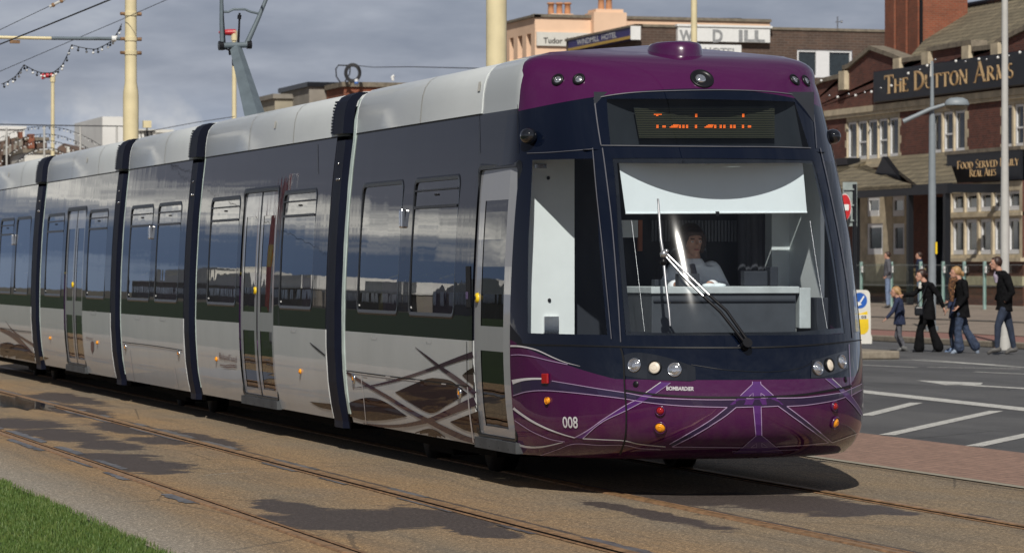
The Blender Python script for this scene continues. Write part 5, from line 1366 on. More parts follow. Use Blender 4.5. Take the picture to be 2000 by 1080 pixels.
# name board
zb0, zb1 = 7.47, 8.60; yA, yB = Y_(1707, PX-.2), YN
mb = MB(); mb.box((PX-.24, yB, zb0), (PX-.06, yA, zb1)); sb = pt(mb, 'name_board', [M['signblack']], pub, bevel=.04)
s_ = 'The Dutton Arms'; X0 = PX-.245; y0_, y1_ = onX(1727, 170, X0).y, onX(1981, 150, X0).y
L = serif_len(s_); capw = (y0_-y1_)/L; caph = .66
# cap height and width are fitted separately so the words span the board as in the photograph
def words(s, fn, name, par, **kw):
    x = 0.0
    for w__ in s.split(' '):
        mb, n_ = serif_text(w__, lambda u, v, h: fn(u+x, v, h), **kw); pt(mb, name, [M['gold']], par); x += n_+.42
words(s_, lambda u, v, h: Vector((X0-h*.6, y0_-u*capw, 7.74+v*caph)), 'name_lettering', sb)
mb = MB(); rnd = random.Random(2)      # bulkhead bulbs strung along the board
for k, (x_, y_) in enumerate(((1604,158),(1620,187),(1636,190),(1658,184.6),(1671,187),(1689.5,181),(1702,180),(1721,172.5),(1741,168),(1759.5,157),(1774,144),(1797,137),(1811,129),(1827,117),(1867,120),(1886,121),(1912,116),(1927,117),(1949,113),(1971,110),(1992,103))):
    p = onX(x_, y_, PX-.45); mb.ball(p, .05, 0 if k % 2 == 0 else 1, 10)
tag(mb.build('festoon_bulbs', [M['whitepaint'], M['steel']]), 'loose row of small round bulbs strung in front of the gold lettered board', 'light string')
# bay window
BX = 45.6; Yb = lambda px: onX(px, 400, BX).y
ycol = [(1863,1881.5),(1889.5,1908),(1917,1935.5),(1944.5,1963),(1971.5,1991)]
zt0, zt1 = onX(1900, 414, BX).z, onX(1900, 376, BX).z; zl0, zl1 = onX(1900, 497, BX).z, onX(1900, 428, BX).z
mb = MB(); HB = [(Yb(b_), Yb(a-5.5), zt0, zt1) for a, b_ in ycol]+[(Yb(b_), Yb(a-5.5), zl0, zl1) for a, b_ in ycol]
yb0, yb1 = Yb(1997), Yb(1853); zsill = onX(1900, 504, BX).z; zhead = onX(1900, 358, BX).z
wall_holes(mb, BX, [yb0, yb1], [zsill, zhead], HB, 1, .12, 1)
mb.box((BX+.3, yb0, .3), (PX, yb1, zhead), 2); mb.box((BX+.02, yb0+.01, .3), (PX, yb1-.01, zsill-.12), 0)
mb.quad((BX+.02, yb0, .3), (PX, yb0, .3), (PX, yb0, zhead), (BX, yb0, zhead), 0); mb.quad((BX, yb1, zsill), (PX, yb1, zsill), (PX, yb1, zhead), (BX, yb1, zhead), 1)
mb.box((BX-.12, yb0-.1, zsill-.12), (BX+.3, yb1+.1, zsill), 1); mb.box((BX-.02, yb0-.02, 1.0), (BX+.3, yb1+.02, 1.3), 1); mb.box((BX-.05, yb0, zt0-.17), (BX+.1, yb1, zt0-.05), 1) 
bay = pt(mb, 'bay_window', [M['rbrick'], M['stone'], M['idark']], pub)
for (a, b_, z0, z1) in HB: sash(BX+.07, a+.01, b_-.01, z0+.01, z1-.01, pub, None, .10)
zs0, zs1 = zhead+.03, onX(1860, 303, BX).z
mb = MB(); mb.box((BX-.08, yb0-.05, zs0), (BX+.0, yb1-.02, zs1)); mb.box((BX-.11, yb0-.1, zs1+.003), (PX, yb1+.1, zs1+.12), 1)
s2 = pt(mb, 'menu_board', [M['signblack'], M['capstone']], pub)
X0 = BX-.085
for txt, xa, xb, za, hh in (('Food Served Daily', 1869.5, 1984, onX(1870, 331, X0).z, .27), ('Real Ales', 1894, 1944, onX(1894, 346, X0).z, .25)):
    y0_, y1_ = onX(xa, 300, X0).y, onX(xb, 300, X0).y; cw = (y0_-y1_)/serif_len(txt)
    words(txt, lambda u, v, h: Vector((X0-h*.3, y0_-u*cw, za+v*hh)), 'menu_lettering', s2, small=.8)
# porch roofs on dark posts
mb = MB(); EX = 43.6; zE = onX(1760, 361, EX).z; zW = onX(1740, 306, PX).z
def slab3(m_, pts, th=.12, mi=0): m_.prism([Vector(p) for p in pts], (0, 0, -th), mi)
yl0, yr0 = onX(1560, 360, EX).y, onX(1780, 360, EX).y; yrr = onX(1849, 360, EX).y
slab3(mb, [(EX, yl0, zE), (EX, yr0, zE), (PX, onX(1637, 318, PX).y, zW-.1), (PX, yl0+2, zW-.1)])
mb.prism([(EX+.6, yr0+.9, zE), (EX+.4, yrr+.1, zE), (PX-.05, onX(1852, 306, PX).y, zW), (PX-.05, onX(1724, 306, PX).y, zW)], (0, 0, -.12), 0)
pt(mb, 'porch_roof', [M['slate']], pub)
mb = MB(); g0, g1, g2 = onX(1701, 334, 45.4), onX(1724, 306, 45.4), onX(1763, 352, 45.4); mb.prism([g0+Vector((0,0,-.4)), g1, g2+Vector((0,0,-.1))], (.2, 0, 0), 0)
mb.box((EX+.02, yrr, zE-.36), (EX+.2, yl0, zE-.03)); mb.box((EX+.2, yrr, zE-.33), (PX, yrr+.15, zE-.05))
q = onX(1640, 312, PX); mb.box((PX-.5, onX(1680, 312, PX).y, q.z-.25), (PX, YF, q.z), 0)
for px_ in (1776, 1848, 1672, 1610): yy = onX(px_, 400, EX+.1).y; mb.box((EX+.03, yy-.09, .35), (EX+.21, yy+.09, zE-.365))
pt(mb, 'porch_frame', [M['signblack']], pub)
# ---- glass windbreak
X_ = 41.3; gy0, gy1 = onX(2120, 560, X_).y, onX(1600, 560, X_).y
gr = root('glass_windbreak', (X_, (gy0+gy1)/2, .35), 'low clear glass windbreak screen with pale green posts before the pub terrace', 'glass screen')
M['screen'] = glassy('screen_glass', (.88, .93, .91), 1.45, .0, boost=.7); M['pgreen'] = plain('pale_green_posts', (.26, .37, .34), .5)
mb = MB(); mb.box((X_-.006, gy0, .50), (X_+.006, gy1, 1.70)); pt(mb, 'glass_panel', [M['screen']], gr)
for px_ in (1682, 1741, 1798, 1842, 1883, 1923, 1966, 2010):
    yy = onX(px_, 560, X_).y; mb = MB(); mb.box((X_-.04, yy-.035, .3), (X_+.04, yy+.035, 1.76), 0); mb.box((X_-.05, yy-.20, 1.42), (X_-.02, yy-.10, 1.62), 1); mb.box((X_-.04, yy-.2, 1.50), (X_-.01, yy, 1.53), 0)
    pt(mb, 'post', [M['pgreen'], M['whitepaint']], gr)
mb = MB(); n = 190
for k in range(n):
    yy = gy0+(gy1-gy0)*k/n
    for zz_ in (1.64, 1.02): mb.add([(X_-.012, yy, zz_), (X_-.012, yy+.05, zz_), (X_-.012, yy+.05, zz_+.022), (X_-.012, yy, zz_+.022)], [(0, 3, 2, 1)])
mk = pt(mb, 'dot_marking', [plain('dot_grey', (.34, .36, .36), .6)], gr); mk['kind'] = 'stuff'
# bench and table on the terrace
b0 = onX(1765, 590, 44.5); b0.z = .36
bn = root('garden_bench', b0, 'slatted wooden garden bench behind the glass screen near the pub door', 'bench')
M['wood'] = plain('bench_wood', (.30, .20, .10), .7, nscale=10, var=.3)
mb = MB()
for k in range(7): mb.box((b0.x+.42, b0.y-.7+k*.2, .85), (b0.x+.46, b0.y-.58+k*.2, 1.5))
mb.box((b0.x+.40, b0.y-.75, 1.45), (b0.x+.48, b0.y+.75, 1.55)); pt(mb, 'backrest', [M['wood']], bn)
mb = MB(); 
for k in range(4): mb.box((b0.x+k*.11, b0.y-.75, .80), (b0.x+.09+k*.11, b0.y+.75, .84))
pt(mb, 'seat', [M['wood']], bn)
for sy in (-.68, .62):
    for sx_ in (.0, .4): mb = MB(); mb.box((b0.x+sx_, b0.y+sy, .35), (b0.x+sx_+.06, b0.y+sy+.06, .8)); pt(mb, 'leg', [M['wood']], bn)
# ---- hotel block in brown brick
hc = atZ(1242, 52, 150); zt = 12.4; HX = hc.x; HYY = hc.y
hot = root('hotel_block', (HX, HYY, 0), 'flat-roofed brown brick hotel with white lettered fascia and blue side sign', 'building')
fx = onY(1850, 52, HYY).x; by = onX(1106, 80, HX).y-30
mb = MB(); st = onY(1290, 50, HYY).x
wx0, wx1 = onY(1557, 100, HYY).x, onY(1664, 100, HYY).x; wz0, wz1 = zt-3.4, onY(1600, 98, HYY).z
def front(m_, x0, x1, z0, z1, hs, mi=0, Yf=None):
    Yf = Yf or HYY; xs_ = sorted({x0, x1, *[h[0] for h in hs], *[h[1] for h in hs]}); zs_ = sorted({z0, z1, *[h[2] for h in hs], *[h[3] for h in hs]})
    for a, b_ in zip(xs_, xs_[1:]):
        for c, d in zip(zs_, zs_[1:]):
            if any(h[0] < (a+b_)/2 < h[1] and h[2] < (c+d)/2 < h[3] for h in hs): continue
            m_.quad((a, Yf, c), (b_, Yf, c), (b_, Yf, d), (a, Yf, d), mi)
zwin = onY(1600, 152, HYY).z
front(mb, HX, fx, 0, zt, [(wx0, wx1, zwin, wz1)])
mb.quad((HX, HYY, 0), (HX, HYY, zt), (HX, by+30, zt), (HX, by+30, 0)); mb.quad((HX, HYY, zt), (fx, HYY, zt), (fx, by+30, zt), (HX, by+30, zt), 1)
mb.box((HX-.05, HYY-.06, zt+.003), (fx, HYY+.3, zt+.12), 1); mb.box((HX-.08, HYY-.06, zt+.003), (HX+.3, by+30, zt+.12), 1)
mb.box((wx0, HYY+.25, zwin), (wx1, HYY+.3, wz1), 2)
pt(mb, 'wall', [M['bbrick'], M['capstone'], M['idark']], hot)
m1, m2 = onY(1598, 100, HYY).x, onY(1617, 100, HYY).x
for a, b_ in ((wx0, m1), (m2, wx1)):
    mb = MB(); mb.box((a+.08, HYY+.14, zwin+.1), (b_-.08, HYY+.16, wz1-.09)); o = pt(mb, 'window', [M['pane']], hot)
    mb = MB(); mb.box((a, HYY+.05, zwin), (a+.09, HYY+.18, wz1)); mb.box((b_-.09, HYY+.05, zwin), (b_, HYY+.18, wz1)); mb.box((a+.09, HYY+.05, wz1-.1), (b_-.09, HYY+.18, wz1)); mb.box((a+.09, HYY+.05, zwin), (b_-.09, HYY+.18, zwin+.1)); pt(mb, 'window_frame', [M['sash']], o)
mb = MB(); mb.box((m1, HYY+.04, zwin), (m2, HYY+.2, wz1)); pt(mb, 'window_panel', [M['sash']], hot)
for zq in (7.0, 3.6):
    for kx in range(7):
        xa = HX+1.6+kx*3.1; mb = MB(); mb.box((xa, HYY-.02, zq-1.5), (xa+1.5, HYY-.005, zq)); o = pt(mb, 'window', [M['pane']], hot)
        mb = MB(); mb.box((xa-.1, HYY-.05, zq+.002), (xa+1.6, HYY-.003, zq+.1)); mb.box((xa-.1, HYY-.05, zq-1.6), (xa+1.6, HYY-.003, zq-1.502)); mb.box((xa+.7, HYY-.05, zq-1.5), (xa+.8, HYY-.021, zq)); pt(mb, 'window_frame', [M['sash']], o)
# white fascia with grey letters
a, b_ = onY(1324, 52, HYY-.3), onY(1504, 84, HYY-.3); mb = MB(); mb.box((a.x, HYY-.3, b_.z), (b_.x, HYY-.05, a.z)); mb.box((a.x-.05, HYY-.36, a.z+.003), (b_.x+.1, HYY, a.z+.10)); fa = pt(mb, 'fascia_board', [M['whitepaint']], hot)
M['gletter'] = plain('weathered_grey_letters', (.27, .275, .28), .6, var=.3, nscale=8)
def ytext(s, x0, y0, x1, y1, Yp_, name, mat, par, bold=.02):
    a, b_ = onY(x0, y0, Yp_), onY(x1, y1, Yp_); o = text_map(s, lambda u, v: Vector((a.x+(b_.x-a.x)*u, Yp_, b_.z+(a.z-b_.z)*v)), mat, name, bold=bold, world=True); o.parent = par; o.matrix_parent_inverse = Matrix.Translation(-Vector(par.location)) if par.type == 'EMPTY' else Matrix.Identity(4); return o
ytext('W', 1327, 59, 1354, 82, HYY-.31, 'hotel_lettering', M['gletter'], fa, .04); ytext('D', 1392, 58, 1412, 84, HYY-.31, 'hotel_lettering', M['gletter'], fa, .04); ytext('ILL', 1443, 59, 1494, 83, HYY-.31, 'hotel_lettering', M['gletter'], fa, .04)
a, b_ = onY(1366, 87, HYY-.3), onY(1448, 110, HYY-.3); mb = MB(); mb.box((a.x, HYY-.3, b_.z), (b_.x, HYY-.02, a.z)); f2_ = pt(mb, 'fascia_board', [M['whitepaint']], hot)
ytext('HOTEL', 1376, 93.5, 1440, 108, HYY-.31, 'hotel_lettering', M['gletter'], f2_, .03)
# blue side sign
SX = HX-.5; mb = MB(); ys0, ys1 = onX(1110, 80, SX).y, onX(1232, 70, SX).y; z1_, z0_ = onX(1110, 80, SX).z, onX(1110, 101, SX).z
mb.box((SX, ys1, z0_+.0), (SX+.45, ys0, z1_), 0); mb.box((SX-.02, ys1, z0_-.0), (SX-.003, ys0, z0_+.13), 1); mb.box((SX-.02, ys1-.06, z0_-.05), (SX+.45, ys1-.003, z1_+.05), 2); mb.box((SX-.04, ys1, z1_+.003), (SX+.5, ys0, z1_+.08), 3)
ss = pt(mb, 'side_sign', [plain('blue_sign', (.045, .035, .16), .5), plain('yellow_sign_band', (.55, .35, .06), .5), M['whitepaint'], M['capstone']], hot)
def xtext(s, x0, x1, z0, z1, Xp, name, mat, par, bold=.02):
    a, b_ = onX(x0, 80, Xp).y, onX(x1, 80, Xp).y
    o = text_map(s, lambda u, v: Vector((Xp, a+(b_-a)*u, z0+(z1-z0)*v)), mat, name, bold=bold, world=True); o.parent = par; o.matrix_parent_inverse = Matrix.Translation(-Vector(par.location)) if par.type == 'EMPTY' else Matrix.Identity(4)
xtext('WINDMILL', 1127, 1170, z0_+.19, z1_-.07, SX-.015, 'sign_lettering', M['whitepaint'], ss, .01); xtext('HOTEL', 1175, 1204, z0_+.19, z1_-.07, SX-.015, 'sign_lettering', M['whitepaint'], ss, .01)
# aerial
p = onY(1652, 52, HYY); mb = MB(); mb.tube([(p.x, HYY+1, zt), (p.x, HYY+1, zt+.75)], .03, 6); mb.tube([(p.x-.1, HYY+1, zt+.5), (p.x+.25, HYY+1, zt+.52)], .02, 6); mb.ball((p.x+.2, HYY+1, zt+.52), .06, 0, 8); pt(mb, 'aerial', [M['steel']], hot)
# ---- peach guest house behind
pc = atZ(1045, 34, 178); QX, QY, QZ = pc.x, pc.y, pc.z
ph = root('guest_house', (QX, QY, 0), 'peach rendered guest house with chimney pots and a cream sign', 'building')
fx2 = onY(1504, 40, QY).x; by2 = onX(972, 50, QX).y-20
mb = MB(); lz1, lz0 = onX(1010, 72, QX).z, onX(1010, 118, QX).z
LW = [(onX(b_, 80, QX).y, onX(a, 80, QX).y, lz0, lz1) for a, b_ in ((995,1003),(1011,1020),(1028,1037))]
front(mb, QX, fx2, 0, QZ, [], 0, QY)
wall_holes(mb, QX, [QY, by2+20], [0, QZ], LW, 0, .4, 0)
mb.quad((QX, QY, QZ), (fx2, QY, QZ), (fx2, by2+20, QZ), (QX, by2+20, QZ), 1)
mb.box((QX-.1, QY-.12, QZ+.003), (fx2+.05, QY+.4, QZ+.16), 1); mb.box((QX-.14, QY-.12, QZ+.003), (QX+.3, by2+20, QZ+.13), 1); mb.box((QX+.5, QY+.4, 0), (QX+.6, by2+19, QZ-.2), 2)
mb.quad((fx2, QY, 0), (fx2, by2+20, 0), (fx2, by2+20, QZ), (fx2, QY, QZ), 0)
pt(mb, 'wall', [M['peach'], M['capstone'], M['idark']], ph)
for (a, b_, z0, z1) in LW:
    mb = MB(); mb.box((QX+.3, a+.05, z0), (QX+.34, b_-.05, z1)); o = pt(mb, 'window', [M['pane']], ph)
    mb = MB(); mb.box((QX+.22, (a+b_)/2-.12, z0), (QX+.29, (a+b_)/2+.12, z1)); pt(mb, 'window_frame', [M['sash']], o)
def pots(x0, x1, y0, y1, Yb2, pxs, wd, pt_top, name='chimney'):
    a, b_ = onY(x0, y0, Yb2), onY(x1, y1, Yb2); mb = MB(); mb.box((a.x, Yb2, b_.z-.8), (b_.x, Yb2+1.6, a.z)); mb.box((a.x+.15, Yb2+.12, a.z), (b_.x-.15, Yb2+1.5, a.z+.18))
    o = pt(mb, name, [M['peach']], ph)
    for q in pxs:
        c = onY(q, y0, Yb2); mb = MB(); h = onY(q, pt_top, Yb2).z-c.z; r = wd
        mb.lathe([(r*.9, .1), (r*.85, h*.5), (r*.8, h*.85), (r*1.15, h*.88), (r*1.15, h*.97), (r*.8, h), (r*.6, h)], (c.x, Yb2+.6, c.z), 14); pt(mb, 'chimney_pot', [plain('clay_pot', (.50, .24, .12), .9)] if 'clay_pot' not in bpy.data.materials else [bpy.data.materials['clay_pot']], o)
pots(1072, 1126, 33, 40, QY+.6, (1082.5, 1099, 1115), .19, 4)
pots(1160, 1224, 24, 60, QY-.55, (1181, 1196), .20, -9)
a, b_ = onY(1048, 63, QY-.1), onY(1160, 92, QY-.1); mb = MB(); mb.box((a.x, QY-.15, b_.z), (b_.x, QY-.02, a.z)); sg = pt(mb, 'sign_board', [M['offwhite']], ph)
M['dletter'] = plain('dark_letter', (.035, .03, .03), .6); ytext('Tudor', 1061.5, 74, 1099, 86, QY-.16, 'sign_lettering', M['dletter'], sg, .02); ytext('Hotel', 1107, 74, 1142, 86, QY-.16, 'sign_lettering', M['dletter'], sg, .02)
mb = MB(); a = onY(1385, 34, QY+1); b_ = onY(1448, 30, QY+1); mb.prism([Vector((a.x, QY+1, QZ+.1)), Vector((b_.x, QY+1, QZ+.1)), Vector((b_.x, QY+1, QZ+.28)), Vector((a.x+.6, QY+1, QZ+.25))], (0, 2, 0)); pt(mb, 'skylight', [M['signblack']], ph)
# ---- low grey roofscape left of the hotel (boxes with copings, windows below stay hidden)
def block(name, label, px0, px1, ytop, Z, mats, depthm=12, cop=True, cat='building', left=True, extra=None):
    a = atZ(px0, ytop, Z); b_ = onY(px1, ytop, a.y); r = root(name, (a.x, a.y, 0), label, cat)
    mb = MB(); mb.box((a.x, a.y, 0), (b_.x, a.y+depthm, a.z)); pt(mb, 'wall', [mats[0]], r)
    if cop: mb = MB(); mb.box((a.x-.12, a.y-.12, a.z+.003), (b_.x+.12, a.y+depthm, a.z+.22)); pt(mb, 'coping', [mats[1]], r)
    return r, a, b_
M['grender'] = plain('grey_render', (.26, .235, .20), .9, nscale=1.2, var=.2); M['tanrender'] = plain('tan_render', (.36, .32, .24), .9, nscale=1.2, var=.15)
r, a, b_ = block('terrace_roof_block', 'red brick and grey rendered roof block with a coil of cable', 672, 800, 170, 150, (M['chbrick'], M['capstone']), 5)
c = onX(690, 143, a.x); c = atZ(689, 143, 149.5); mb = MB(); R_ = .36
for k in range(4): mb.tube([c+Vector((cos(2*pi*j/20)*(R_-.03*k)*CP, -cos(2*pi*j/20)*(R_-.03*k)*SP, sin(2*pi*j/20)*(R_-.03*k)*1.15)) for j in range(21)], .035, 6)
q0 = atZ(665, 162, 149.5); mb.tube([q0, atZ(657, 150, 149.5), atZ(656, 135, 149.5), atZ(661, 128, 149.5), atZ(700, 129, 149.5)], .03, 6); mb.tube([atZ(674, 160, 149.5), atZ(683, 145, 149.5), atZ(684, 130, 149.5)], .03, 6)
pt(mb, 'cable_coil', [M['rubber']], r)
mb = MB(); mb.cyl(atZ(696, 168, 149.5), atZ(696, 155, 149.5), .09, 10, 0); mb.cyl(atZ(696, 164, 149.4), atZ(696, 160, 149.4), .095, 10, 1); pt(mb, 'insulator', [M['whitepaint'], plain('blue_plastic', (.05, .15, .45), .4)], r)
mb = MB(); mb.tube([atZ(768, 158, 149.5), atZ(766, 151, 149.5), atZ(770, 148, 149.5)], .07, 8); pt(mb, 'vent_cowl', [M['whitepaint']], r)
r, a, b_ = block('rendered_outhouse', 'pale rendered flat-roofed upper storey with dark felt roof edge', 604, 671.5, 170, 153, (M['grender'], M['signblack']), 6)
r, a, b_ = block('parapet_block', 'low tan parapet wall block beyond the middle of the tram roof', 537, 603, 193, 156, (M['tanrender'], M['grender']), 6)
r, a, b_ = block('small_grey_roof', 'small grey roof end peeping out left of the tan parapet', 523, 536, 206, 160, (M['grender'], M['capstone']), 4)
r, a, b_ = block('white_tower_block', 'plain white rendered tower block behind the cream tram pole', 200, 269, 228, 230, (M['white_render'], M['white_render']), 12, False)
r, a, b_ = block('white_low_building', 'low white building with flat roof right of the white tower', 269, 335, 259, 235, (M['white_render'], M['offwhite']), 12)
mb = MB(); q = atZ(288, 243, 234); mb.box((q.x-.28, q.y, q.z-.25), (q.x+.28, q.y+.4, q.z+.25), 0); mb.tube([(q.x, q.y+.2, q.z-.25), (q.x, q.y+.2, q.z-1.6)], .06, 6, 1); mb.tube([(q.x-.8, q.y+.2, q.z-.5), (q.x+.6, q.y+.2, q.z-.5)], .05, 6, 1)
for k in range(5): mb.tube([(q.x-.7+.25*k, q.y+.2, q.z-.5), (q.x-.6+.25*k, q.y+.2, q.z-1.3)], .04, 5, 1)
pt(mb, 'roof_floodlight', [M['cream'], M['black']], r)
r, a, b_ = block('white_seafront_building', 'white rendered building at the far left edge behind light arches', -60, 48, 252, 225, (M['white_render'], M['white_render']), 14)
M['oldbrick'] = brick('old_dark_brick', (.17, .10, .07), (.12, .075, .055), (.15, .12, .1), 1.4)
r, a, b_ = block('old_brick_house', 'old brown brick house with chimney stacks at far left', 36, 92, 275, 205, (M['oldbrick'], M['capstone']), 8)
for (x0, x1, yt) in ((38, 45, 257), (56, 68, 262)): a = atZ(x0, yt, 204.5); b_ = atZ(x1, 290, 204.5); mb = MB(); mb.box((a.x, a.y, b_.z), (b_.x, a.y+.9, a.z)); pt(mb, 'chimney', [M['chbrick']], r)
r = root('gabled_brick_house', atZ(130, 300, 200), 'red brick gabled house beside the old brown house', 'building'); mb = MB()
P = [atZ(107, 300, 200), atZ(113, 288, 200), atZ(125, 280, 200), atZ(158, 295, 200)]; zb = 0
mb.prism([Vector((P[0].x, P[0].y, 0)), Vector((P[3].x, P[3].y, 0)), P[3], P[2], P[1], P[0]], (2, 6, 0)); pt(mb, 'wall', [M['oldbrick']], r)
mb = MB(); a = atZ(131, 286, 199.5); b_ = atZ(137, 298, 199.5); mb.box((a.x, a.y, b_.z), (b_.x, a.y+.3, a.z)); pt(mb, 'window', [M['offwhite']], r)
r, a, b_ = block('cream_shop_block', 'cream low shop block at far left just above the tram roof', 48, 112, 299, 190, (M['offwhite'], M['capstone']), 8)
r, a, b_ = block('grey_shop_roofs', 'jumble of grey rooftops at the far left picture edge', -60, 47, 292, 195, (M['oldbrick'], M['grender']), 8)
for k in range(9): 
    q = atZ(2+5*k, 293, 194.5); mb = MB(); h = random.uniform(.2, 1.1); mb.box((q.x, q.y, q.z-.3), (q.x+.22, q.y+.5, q.z+h)); pt(mb, 'chimney', [M['grender'] if k % 2 else M['oldbrick']], r)
# ---- seafront buildings across the promenade, seen mirrored in the tram's windows
def pavilion(x0, y0, L, h, label, mat, curved=False):
    r = root('seafront_pavilion', (x0, y0, 0), label, 'building')
    mb = MB(); mb.box((x0-10, y0, 0), (x0, y0+L, h*.55), 0)
    n = 14
    if curved:
        prof = [(x0-10*0, y0+L*k/n, h*.56+h*.44*sin(pi*k/n)**.6) for k in range(n+1)]
        mb.prism([Vector((x0-.5, y0, h*.553))]+[Vector(p)-Vector((.5, 0, 0)) for p in prof]+[Vector((x0-.5, y0+L, h*.553))], (-8, 0, 0), 1)
    else: mb.box((x0-9, y0+L*.15, h*.553), (x0-1, y0+L*.7, h), 1)
    pt(mb, 'wall', [M['grender'], mat], r)
    for k in range(int(L/3)):
        m2_ = MB(); m2_.box((x0+.01, y0+1+3*k, 1.2), (x0+.06, y0+3+3*k, 2.8)); pt(m2_, 'window', [M['pane']], r)
    mb = MB(); mb.box((x0-10.2, y0-.2, h*.55+.003), (x0+.3, y0+L+.2, h*.55+.3) if not curved else (x0-.45, y0+L+.2, h*.55+.2)); pt(mb, 'roof', [M['white_render']], r)
pavilion(-40, 175, 22, 4.6, 'cream pavilion with curved roof mirrored in front windows of tram', M['white_render'], True)
pavilion(-46, 222, 26, 4.4, 'long white pavilion mirrored in leading tram windows near the single door', M['white_render'])
pavilion(-52, 280, 30, 5.6, 'pale grey amusement hall mirrored beside the double doors', M['white_render'])
pavilion(-62, 345, 34, 6.5, 'white round-ended hall mirrored in second section of tram', M['white_render'], True)
pavilion(-72, 420, 60, 8, 'tall cream terrace mirrored in rear sections of tram', M['offwhite'])
pavilion(-100, 520, 90, 11, 'distant cream hotels mirrored far along the tram side', M['offwhite'], True)
# feather banners on the lawn, mirrored in the double doors
for k, (fx_, fy_) in enumerate(((2.3, 51.0), (1.7, 53.6))):
    fr_ = root('feather_banner', (fx_, fy_, 0), ('tall dark red feather banner with yellow patch on the lawn, nearer the tram nose', 'tall dark red feather banner with yellow patch on the lawn, farther from the nose')[k], 'banner', 'feather banners on the lawn')
    mb = MB(); mb.tube([(fx_, fy_, 0), (fx_, fy_, 3.6), (fx_, fy_+.15, 4.1)], .02, 8); pt(mb, 'pole', [M['steel']], fr_)
    mb = MB(); pr = [(0, 1.0), (.5, 1.1), (.62, 2.2), (.58, 3.3), (.35, 3.95), (.12, 4.1), (0, 3.6)]; mb.prism([Vector((fx_+.02, fy_+.02+a, z)) for a, z in pr], (.01, 0, 0), 0); mb.box((fx_-.01, fy_+.08, 2.0), (fx_+.04, fy_+.5, 2.5), 1)
    pt(mb, 'flag', [M['red'], M['yellow']], fr_)
# ================================================================== STREET FURNITURE
def pole(name, label, px, Z, r0, z1, mat, group=None, steps=None, cat='pole', base=None, ztop=None):
    c = atZ(px, 500, Z); c.z = base or 0
    r = root(name, (c.x, c.y, c.z), label, cat, group)
    mb = MB(); prof = steps or [(r0, 0), (r0*.9, z1)]
    pts = [(c.x, c.y, c.z+h) for _, h in prof]; mb.tube(pts, [q for q, _ in prof], 18); pt(mb, 'mast', [mat], r)
    mb = MB(); mb.tube([(c.x, c.y, c.z-.02), (c.x, c.y, c.z+.25)], r0*1.6, 16); pt(mb, 'base_collar', [mat], r)
    return r, c
# cream overhead-line masts between the tracks and the road
gpole = 'cream overhead line masts beside the far track'
zj = 1.6+(521-178)*62/6500
r, c = pole('traction_pole', 'cream overhead line mast rising behind the second rearmost tram section', 255.5, 62, .15, 9, M['cream'], gpole, [(.150, 0), (.145, zj-.10), (.138, zj), (.112, zj+.16), (.108, zj+2.0), (.103, 9.5)])
for (py, s) in ((28, 1), (77, 1), (104, 1)):
    z = 1.6+(521-py)*62/6500; mb = MB(); mb.tube([(c.x, c.y, z-.035), (c.x, c.y, z+.035)], .125, 16, 0)
    mb.tube([(c.x+.12, c.y, z), (c.x+.2, c.y-.02, z)], .035, 8, 1); mb.tube([(c.x-.12, c.y-.02, z), (c.x-.2, c.y-.04, z)], .03, 8, 1); pt(mb, 'clamp', [M['cream'], M['rustrail']], r)
mb = MB(); z = 1.6+(521-77)*62/6500; A = Vector((c.x-.16, c.y, z)); ux = Vector((-1, 0, 0)); e0 = onY(221, 77, c.y); e1 = onY(100, 75.5, c.y); e2 = onY(-90, 72, c.y)
mb.tube([A, Vector((e0.x, c.y, z))], .03, 8, 1); mb.tube([Vector((e0.x+.05, c.y, z)), Vector((e0.x-.03, c.y, z))], .055, 10, 3); mb.tube([Vector((e0.x, c.y, z)), e1], .032, 10, 1); mb.tube([e1, e2], .030, 10, 0)
q = onY(30, 79, c.y); mb.box((q.x-.1, c.y-.04, q.z-.06), (q.x+.08, c.y+.04, q.z), 2); pt(mb, 'bracket_arm', [M['cream'], M['greymetal'], M['rustrail'], M['whitepaint']], r)
r, c = pole('traction_pole', 'thick cream overhead line mast behind the white roof of the leading tram section', 969.5, 39, .15, 9, M['cream'], gpole, [(.130, 0), (.128, 3.2), (.122, 3.9), (.120, 9.5)])
for (px, Z, ytop, lab) in ((103, 128, 148, 'thin cream lamp post with red lamp head at the far left'), (457.5, 104, 64, 'thin cream lamp post with red lamp head right behind the pantograph')):
    zt_ = 1.6+(521-ytop)*Z/6500
    r, c = pole('lamp_post', lab, px, Z, .085, zt_, M['cream'], 'cream lamp posts with red heads along the road', [(.085, 0), (.075, zt_*.6), (.068, zt_)], 'lamp post')
    mb = MB(); u = Vector((-CP, SP, 0)); t0 = Vector((c.x, c.y, zt_))
    mb.tube([t0-u*.05, t0+u*.15, t0+u*.38, t0+u*.48], [(.10, .10), (.10, .12), (.085, .11), (.03, .05)], 12, 0); mb.tube([t0+u*.30+Vector((0, 0, -.06)), t0+u*.42+Vector((0, 0, -.12))], .05, 8, 0)
    pt(mb, 'lamp_head', [M['red']], r)
    mb = MB(); mb.tube([t0-Vector((0, 0, .25)), t0+Vector((0, 0, .05))], .10, 12); pt(mb, 'collar', [M['cream']], r)
pole('road_mast', 'slim cream mast standing in front of the white lettered hotel fascia', 1355.5, 62, .058, 9.5, M['cream'], None, [(.075, 0), (.06, 4), (.056, 9.5)])
pole('flag_mast', 'slim pale grey mast rising beside the walking man at the right', 1962.5, 64, .07, 9.5, M['palepole'], None, [(.088, 0), (.082, 2.5), (.066, 4.2), (.055, 9.5)])
Z = 76; zt_ = 1.6+(521-120)*Z/6500
M['lampgrey'] = plain('lamp_post_grey', (.22, .25, .27), .5, var=.08)
